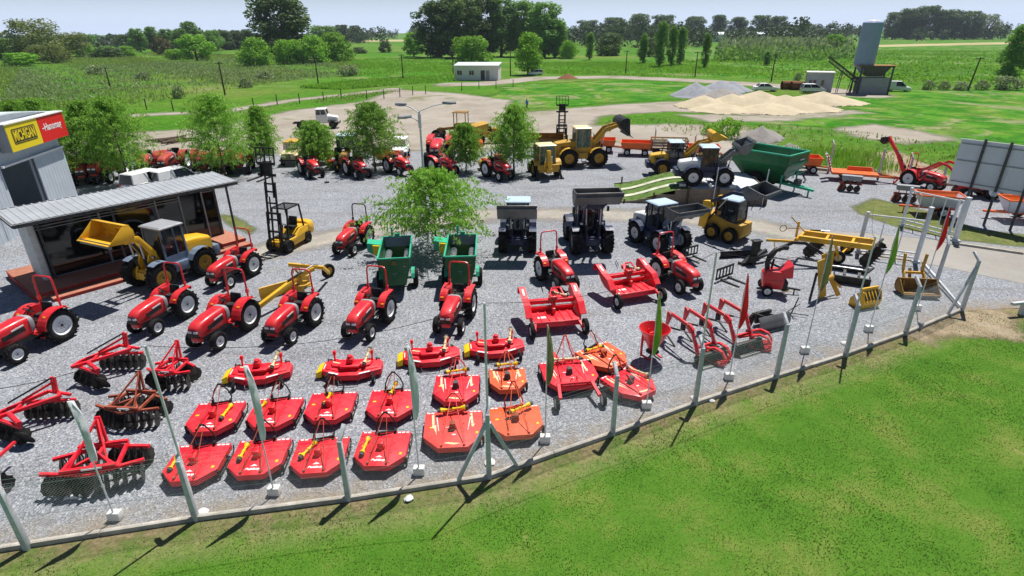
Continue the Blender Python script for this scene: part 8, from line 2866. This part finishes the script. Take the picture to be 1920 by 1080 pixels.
b.obj('conveyor_leg', 'dgrey', t)

def heap(name, label, material, cones, seed, cat='heap'):
    g = random.Random(seed)
    cx = sum(c[0] for c in cones) / len(cones)
    cy = sum(c[1] for c in cones) / len(cones)
    R0 = max(max(abs(c[0] - cx), abs(c[1] - cy)) + c[2] for c in cones) + .5
    n = 90
    ph = [(g.uniform(.5, 2.2), g.uniform(.5, 2.2), g.uniform(0, 6)) for _ in range(6)]
    V, F, idx = [], [], {}
    for j in range(n + 1):
        for i in range(n + 1):
            x, y = cx - R0 + 2 * R0 * i / n, cy - R0 + 2 * R0 * j / n
            wob = sum(math.sin(a * x + b * y + c) for a, b, c in ph) / 6
            z = 0
            for (px, py, r, h) in cones:
                d = math.hypot(x - px, y - py) * (1 + .12 * wob)
                z = max(z, h * max(0, 1 - d / r) ** .9)
            z = z + .12 * wob * min(1, z * 2)
            if z > .01:
                idx[(i, j)] = len(V)
                V.append((x - cx, y - cy, z - .03))
    for j in range(n):
        for i in range(n):
            q = [(i, j), (i + 1, j), (i + 1, j + 1), (i, j + 1)]
            if all(k in idx for k in q): F.append(tuple(idx[k] for k in q))
    o = MB().add(V, F).obj(name, material, ang=180, fixn=False)
    o.location = (cx, cy, 0)
    return tag(o, label, cat)
M['sand'] = mat('pale_yellow_sand', (.52, .44, .31), .95, var=.12, sc=.6, bump=.3)
M['greygravel'] = mat('grey_gravel_heap', (.30, .31, .34), .95, var=.15, sc=1.5, bump=.5)
M['browngravel'] = mat('brown_grey_gravel_heap', (.30, .275, .26), .95, var=.15, sc=1.5, bump=.5)
def cn(p, r, h): return (p[0], p[1], r, h)
heap('sand_heap', 'long pale yellow sand heap with several crests behind the yard', 'sand', [cn((30.17, 93.10), 4.6, 1.8), cn((34.93, 94.24), 4.8, 1.9), cn((39.36, 94.72), 6.4, 2.3), cn((42.03, 91.11), 5.6, 2.0), cn((45.11, 88.99), 4.5, 1.0), cn((38.45, 87.44), 5, 1.2), cn((31.49, 89.05), 5, 1.0)], 1)
heap('sand_heap', 'flatter sand heap at the right behind the long one', 'sand', [cn((51.10, 97.78), 5.5, 1.8), cn((53.23, 97.66), 5, 1.2), cn((48.53, 97.92), 5, 1.2)], 2)
heap('gravel_heap', 'grey gravel heap at the left end of the heaps', 'greygravel', [cn((33.61, 108.99), 4.5, 2.4)], 3)
heap('gravel_heap', 'pale grey gravel heap behind the brown one', 'greygravel', [cn((40.72, 116.53), 4.8, 2.2), cn((43.70, 118.51), 4, 1.8)], 4)
heap('gravel_heap', 'brownish gravel heap in front of the grey heaps', 'browngravel', [cn((36.24, 102.64), 5.2, 2.0), cn((38.02, 101.71), 4, 1.5)], 5)
heap('rubble_heap', 'heap of broken stumps and rubble behind the green grain cart', 'browngravel', [cn((27.25, 63.37), 2.2, 1.5), cn((28.66, 64.68), 1.8, 1.0), cn((26.79, 64.75), 1.6, .9)], 6)
heap('rubble_heap', 'smaller rubble heap in the reeds right of the grain cart', 'browngravel', [cn((27.25, 56.44), 1.4, 1.0), cn((28.00, 56.68), 1.2, .7)], 7)
heap('debris_heap', 'brown debris heap beside the white house', 'rust', [cn((14.37, 153.00), 2.6, 1.2)], 8)
for i, (p, l) in enumerate((((55.81, 121.07), 'left'), ((57.18, 119.83), 'right'))):
    o = MB().lathe([(.75, -1.2), (.8, -1.2), (.8, 1.2), (.75, 1.2)], axis='x', n=20, closed=True).obj('steel_pipe', 'rust', loc=(p[0], p[1], .8), rot=(0, 0, R(-6)))
    tag(o, 'short wide rusty steel pipe, the ' + l + ' of two beside the hut', 'pipe', 'rusty pipes')
# log pile behind the left willows
for i in range(7):
    p = (-37.58, 63.75)
    o = MB().cyl((-1.6, 0, 0), (1.6, .3, .05), .14, .10, 7).obj('log', 'bark', loc=(p[0] + (i % 4) * .9 - 1.2, p[1] + (i % 3) * .7, .15 + .12 * (i // 4)), rot=(0, 0, R(-30 + i * 17)))
    tag(o, 'cut grey trunk lying ' + ('left end', 'left of centre', 'centre front', 'right front', 'on top left', 'on top centre', 'on top right')[i] + ' of the log pile behind the left willows', 'log', 'logs behind the left willows')
# far white shed and red roofed house on the horizon
t = thing('far_shed', 'long low white shed far behind the sapling stand', 'shed', (229.34, 622.38), -5)
MB().box((0, 0, 3.5), (52, 14, 7)).obj('wall', 'whitecon', t)
MB().extr([(-7.5, 7), (0, 9), (7.5, 7), (7.5, 6.8), (-7.5, 6.8)], -27, 27, 'x').obj('roof', 'rooflight', t)
t = thing('far_house', 'distant house with a red brown roof near the horizon', 'house', (237.68, 830.63), -8)
MB().box((0, 0, 2.5), (15, 9, 5)).obj('wall', 'wood', t)
MB().extr([(-5.5, 4.8), (0, 8), (5.5, 4.8)], -8.5, 8.5, 'x').obj('roof', 'tile', t)

# ------------------------------------------------------------------ back fence posts and utility poles
GB = 'concrete posts of the back fence'
for i, (p, h, w_) in enumerate((((6.52, 58.81), 2.2, 'left of the first orange trailer'), ((9.42, 59.30), 2.2, 'behind the toothed bucket'), ((14.01, 56.34), 2.2, 'right of the lone orange trailer'), ((17.25, 54.16), 2.0, 'behind the white loader cab'), ((26.81, 47.83), 2.3, 'behind the loading ramps'), ((29.71, 45.64), 2.3, 'left of the red backhoe boom'), ((31.22, 44.34), 1.9, 'behind the red backhoe tractor'), ((32.99, 42.94), 1.9, 'left of the billboard'))):
    fence_post(p, h, (0, 1), 'thin concrete back fence post ' + w_, group=GB, arm=i % 2 == 0)
GU = 'utility poles in the fields'
def pole(p, h, label, lean=0.0):
    t = thing('utility_pole', label, 'pole', p, 0, GU)
    MB().cyl((0, 0, 0), (lean * h, 0, h), .17, .10, 8).obj('mast', 'brownwood', t)
    MB().beam((lean * h - .8, 0, h * .96), (lean * h + .8, 0, h * .96), .10, .12).obj('cross_arm', 'brownwood', t)
    b = MB()
    for x in (-.7, 0, .7): b.cyl((lean * h + x, 0, h * .97), (lean * h + x, 0, h * 1.01), .06, n=6)
    b.obj('insulator', 'white', t)
PL = [((-55.59, 116.53), 'leftmost utility pole above the wide willow'), ((-43.76, 137.14), 'utility pole in front of the light green bushes'), ((-26.88, 151.23), 'utility pole left of the white house'), ((-15.99, 169.33), 'utility pole touching the left side of the white house'), ((-0.06, 163.73), 'utility pole right of the white house'), ((32.06, 169.15), 'utility pole in the field behind the pasture'),
      ((47.40, 155.61), 'utility pole left of the gravel heaps'), ((60.21, 139.34), 'utility pole behind the white sedan'), ((88.22, 115.49), 'leaning utility pole at the far right field'), ((-86.23, 129.70), 'short pole left of the large willow')]
for i, (p, l) in enumerate(PL): pole(p, 6.0 if i < 9 else 4.5, l, .08 if i == 8 else 0)
GW2 = 'wooden field fence posts'
FP = [(-57.89, 94.29), (-52.43, 92.03), (-49.45, 93.86), (-46.94, 97.21), (-41.05, 94.78), (-39.16, 99.75), (-35.86, 101.11), (-32.69, 104.15), (-30.99, 109.25), (-25.83, 107.16), (-22.91, 107.87), (-20.48, 110.45), (-18.69, 114.20), (-16.51, 116.08), (-9.95, 122.13), (-6.70, 126.62), (-3.09, 126.37), (0.51, 129.87)]
FN = ['first', 'second', 'third', 'fourth', 'fifth', 'sixth', 'seventh', 'eighth', 'ninth', 'tenth', 'eleventh', 'twelfth', 'thirteenth', 'fourteenth', 'fifteenth', 'sixteenth', 'seventeenth', 'last']
for p, nm in zip(FP, FN):
    o = MB().cyl((0, 0, -.05), (.02, 0, 1.6), .09, .075, 6).obj('fence_post', 'brownwood', loc=(p[0], p[1], 0))
    tag(o, 'dark wooden field fence post, ' + nm + ' from the left behind the dirt ground', 'post', GW2)

# ------------------------------------------------------------------ person walking on the dirt track
def person(loc, deg):
    J = {'pel': (0, 0, .95), 'wai': (0, 0, 1.10), 'che': (.02, 0, 1.36), 'nec': (.03, 0, 1.50), 'chin': (.045, 0, 1.56), 'head': (.055, 0, 1.66), 'crown': (.05, 0, 1.75),
         'hL': (0, .10, .90), 'kL': (.16, .10, .52), 'aL': (.20, .10, .10), 'tL': (.36, .10, .04), 'hR': (0, -.10, .90), 'kR': (-.06, -.10, .50), 'aR': (-.28, -.10, .14), 'tR': (-.16, -.10, .04),
         'sL': (.02, .19, 1.42), 'eL': (-.12, .25, 1.14), 'wL': (-.06, .24, .90), 'fL': (-.02, .24, .80), 'sR': (.02, -.19, 1.42), 'eR': (.10, -.25, 1.14), 'wR': (.24, -.23, .95), 'fR': (.30, -.22, .87)}
    r = dict(pel=.15, wai=.14, che=.16, nec=.055, chin=.075, head=.10, crown=.07, hL=.10, kL=.065, aL=.045, tL=.04, hR=.10, kR=.065, aR=.045, tR=.04, sL=.075, eL=.048, wL=.034, fL=.03, sR=.075, eR=.048, wR=.034, fR=.03)
    E = 'pel-wai wai-che che-nec nec-chin chin-head head-crown pel-hL hL-kL kL-aL aL-tL pel-hR hR-kR kR-aR aR-tR che-sL sL-eL eL-wL wL-fL che-sR sR-eR eR-wR wR-fR'.split()
    K = list(J)
    me = bpy.data.meshes.new('person_skeleton')
    me.from_pydata([J[k] for k in K], [tuple(K.index(q) for q in e.split('-')) for e in E], [])
    o = bpy.data.objects.new('person_skeleton', me)
    COL.objects.link(o)
    o.modifiers.new('skin', 'SKIN')
    for i, k in enumerate(K):
        me.skin_vertices[0].data[i].radius = (r[k], r[k])
    me.skin_vertices[0].data[0].use_root = True
    s = o.modifiers.new('sub', 'SUBSURF')
    s.levels = s.render_levels = 2
    bpy.context.view_layer.update()
    m2 = bpy.data.meshes.new_from_object(o.evaluated_get(bpy.context.evaluated_depsgraph_get()))
    bpy.data.objects.remove(o)
    for nm, c in (('skin', (.45, .26, .18)), ('blue_shirt_cloth', (.06, .20, .55)), ('dark_trousers_cloth', (.03, .035, .05)), ('dark_hair', (.02, .015, .01))):
        m2.materials.append(mat(nm, c, .7, var=.1))
    for p in m2.polygons:
        z, y = p.center.z, abs(p.center.y)
        p.material_index = 3 if z > 1.69 or (z > 1.6 and p.center.x < .03) else 0 if z > 1.49 or (y > .19 and z < 1.0 and z > .7) else 1 if z > .96 else 2
        p.use_smooth = True
    t = link('person', m2, None, (loc[0], loc[1], 0), (0, 0, R(deg)))
    return tag(t, 'person in a blue shirt and dark trousers walking on the dirt track', 'person')
person((2.44, 89.89), 200)

# small litter, stones and a broom
def stone(p, r, col, label, cat, seed):
    g = random.Random(seed)
    b = MB()
    V = []
    for i in range(5):
        f = i / 4
        rr = r * math.sin(math.pi * (.08 + .84 * f))
        V.append([(rr * g.uniform(.75, 1.25) * math.cos(a), rr * g.uniform(.75, 1.25) * math.sin(a), r * .9 * f) for a in [k * math.pi / 4 for k in range(8)]])
    o = b.loft(V).obj('stone' if cat == 'stone' else 'litter_bag', col, loc=(p[0], p[1], -.03), rot=(0, 0, g.uniform(0, 6)))
    tag(o, label, cat)
stone((-2.69, 11.14), .13, 'white', 'crumpled white litter bag on the lawn below the grey banner pole', 'litter', 1)
stone((-7.82, 10.70), .16, 'whitecon', 'pale stone at the foot of the doubled fence post', 'stone', 2)
stone((5.96, 15.45), .14, 'whitecon', 'pale stone beside the fence post before the loader frames', 'stone', 3)
stone((12.75, 18.95), .15, 'whitecon', 'pale stone beside the fence post at the slotted bucket', 'stone', 4)
stone((6.46, 15.33), .10, 'whitecon', 'small pale stone on the soil right of the loader frame post', 'stone', 5)
stone((-0.66, 12.49), .15, 'whitecon', 'pale stone behind the braced corner post', 'stone', 6)
t = thing('broom', 'broom with a grey head standing before the leftmost row tractor', 'broom', (-14.77, 45.04), 20)
MB().box((0, 0, .06), (.36, .10, .12)).obj('head', 'dgrey', t)
MB().cyl((0, 0, .1), (-.05, .25, 1.2), .014, n=6).obj('handle', 'wood', t)


# ------------------------------------------------------------------ the air over the plain
def haze():
    b = MB()
    x0, x1, y0, y1, z0, z1 = -1900, 1900, -40, 1700, -1.2, 34
    b.hexa([(x0, y0, z0), (x1, y0, z0), (x1, y1, z0), (x0, y1, z0)], [(x0, y0, z1), (x1, y0, z1), (x1, y1, z1), (x0, y1, z1)])
    m = bpy.data.materials.new('pale_air')
    m.use_nodes = True
    nt = m.node_tree
    nt.nodes.remove(nt.nodes['Principled BSDF'])
    v = nt.nodes.new('ShaderNodeVolumePrincipled')
    v.inputs['Color'].default_value = (.72, .82, .97, 1)
    v.inputs['Density'].default_value = .00012
    v.inputs['Anisotropy'].default_value = .2
    nt.links.new(v.outputs[0], nt.nodes['Material Output'].inputs['Volume'])
    o = b.obj('haze', m, smooth=False)
    tag(o, 'thin pale haze in the air over the whole plain', 'haze', kind='stuff')
haze()
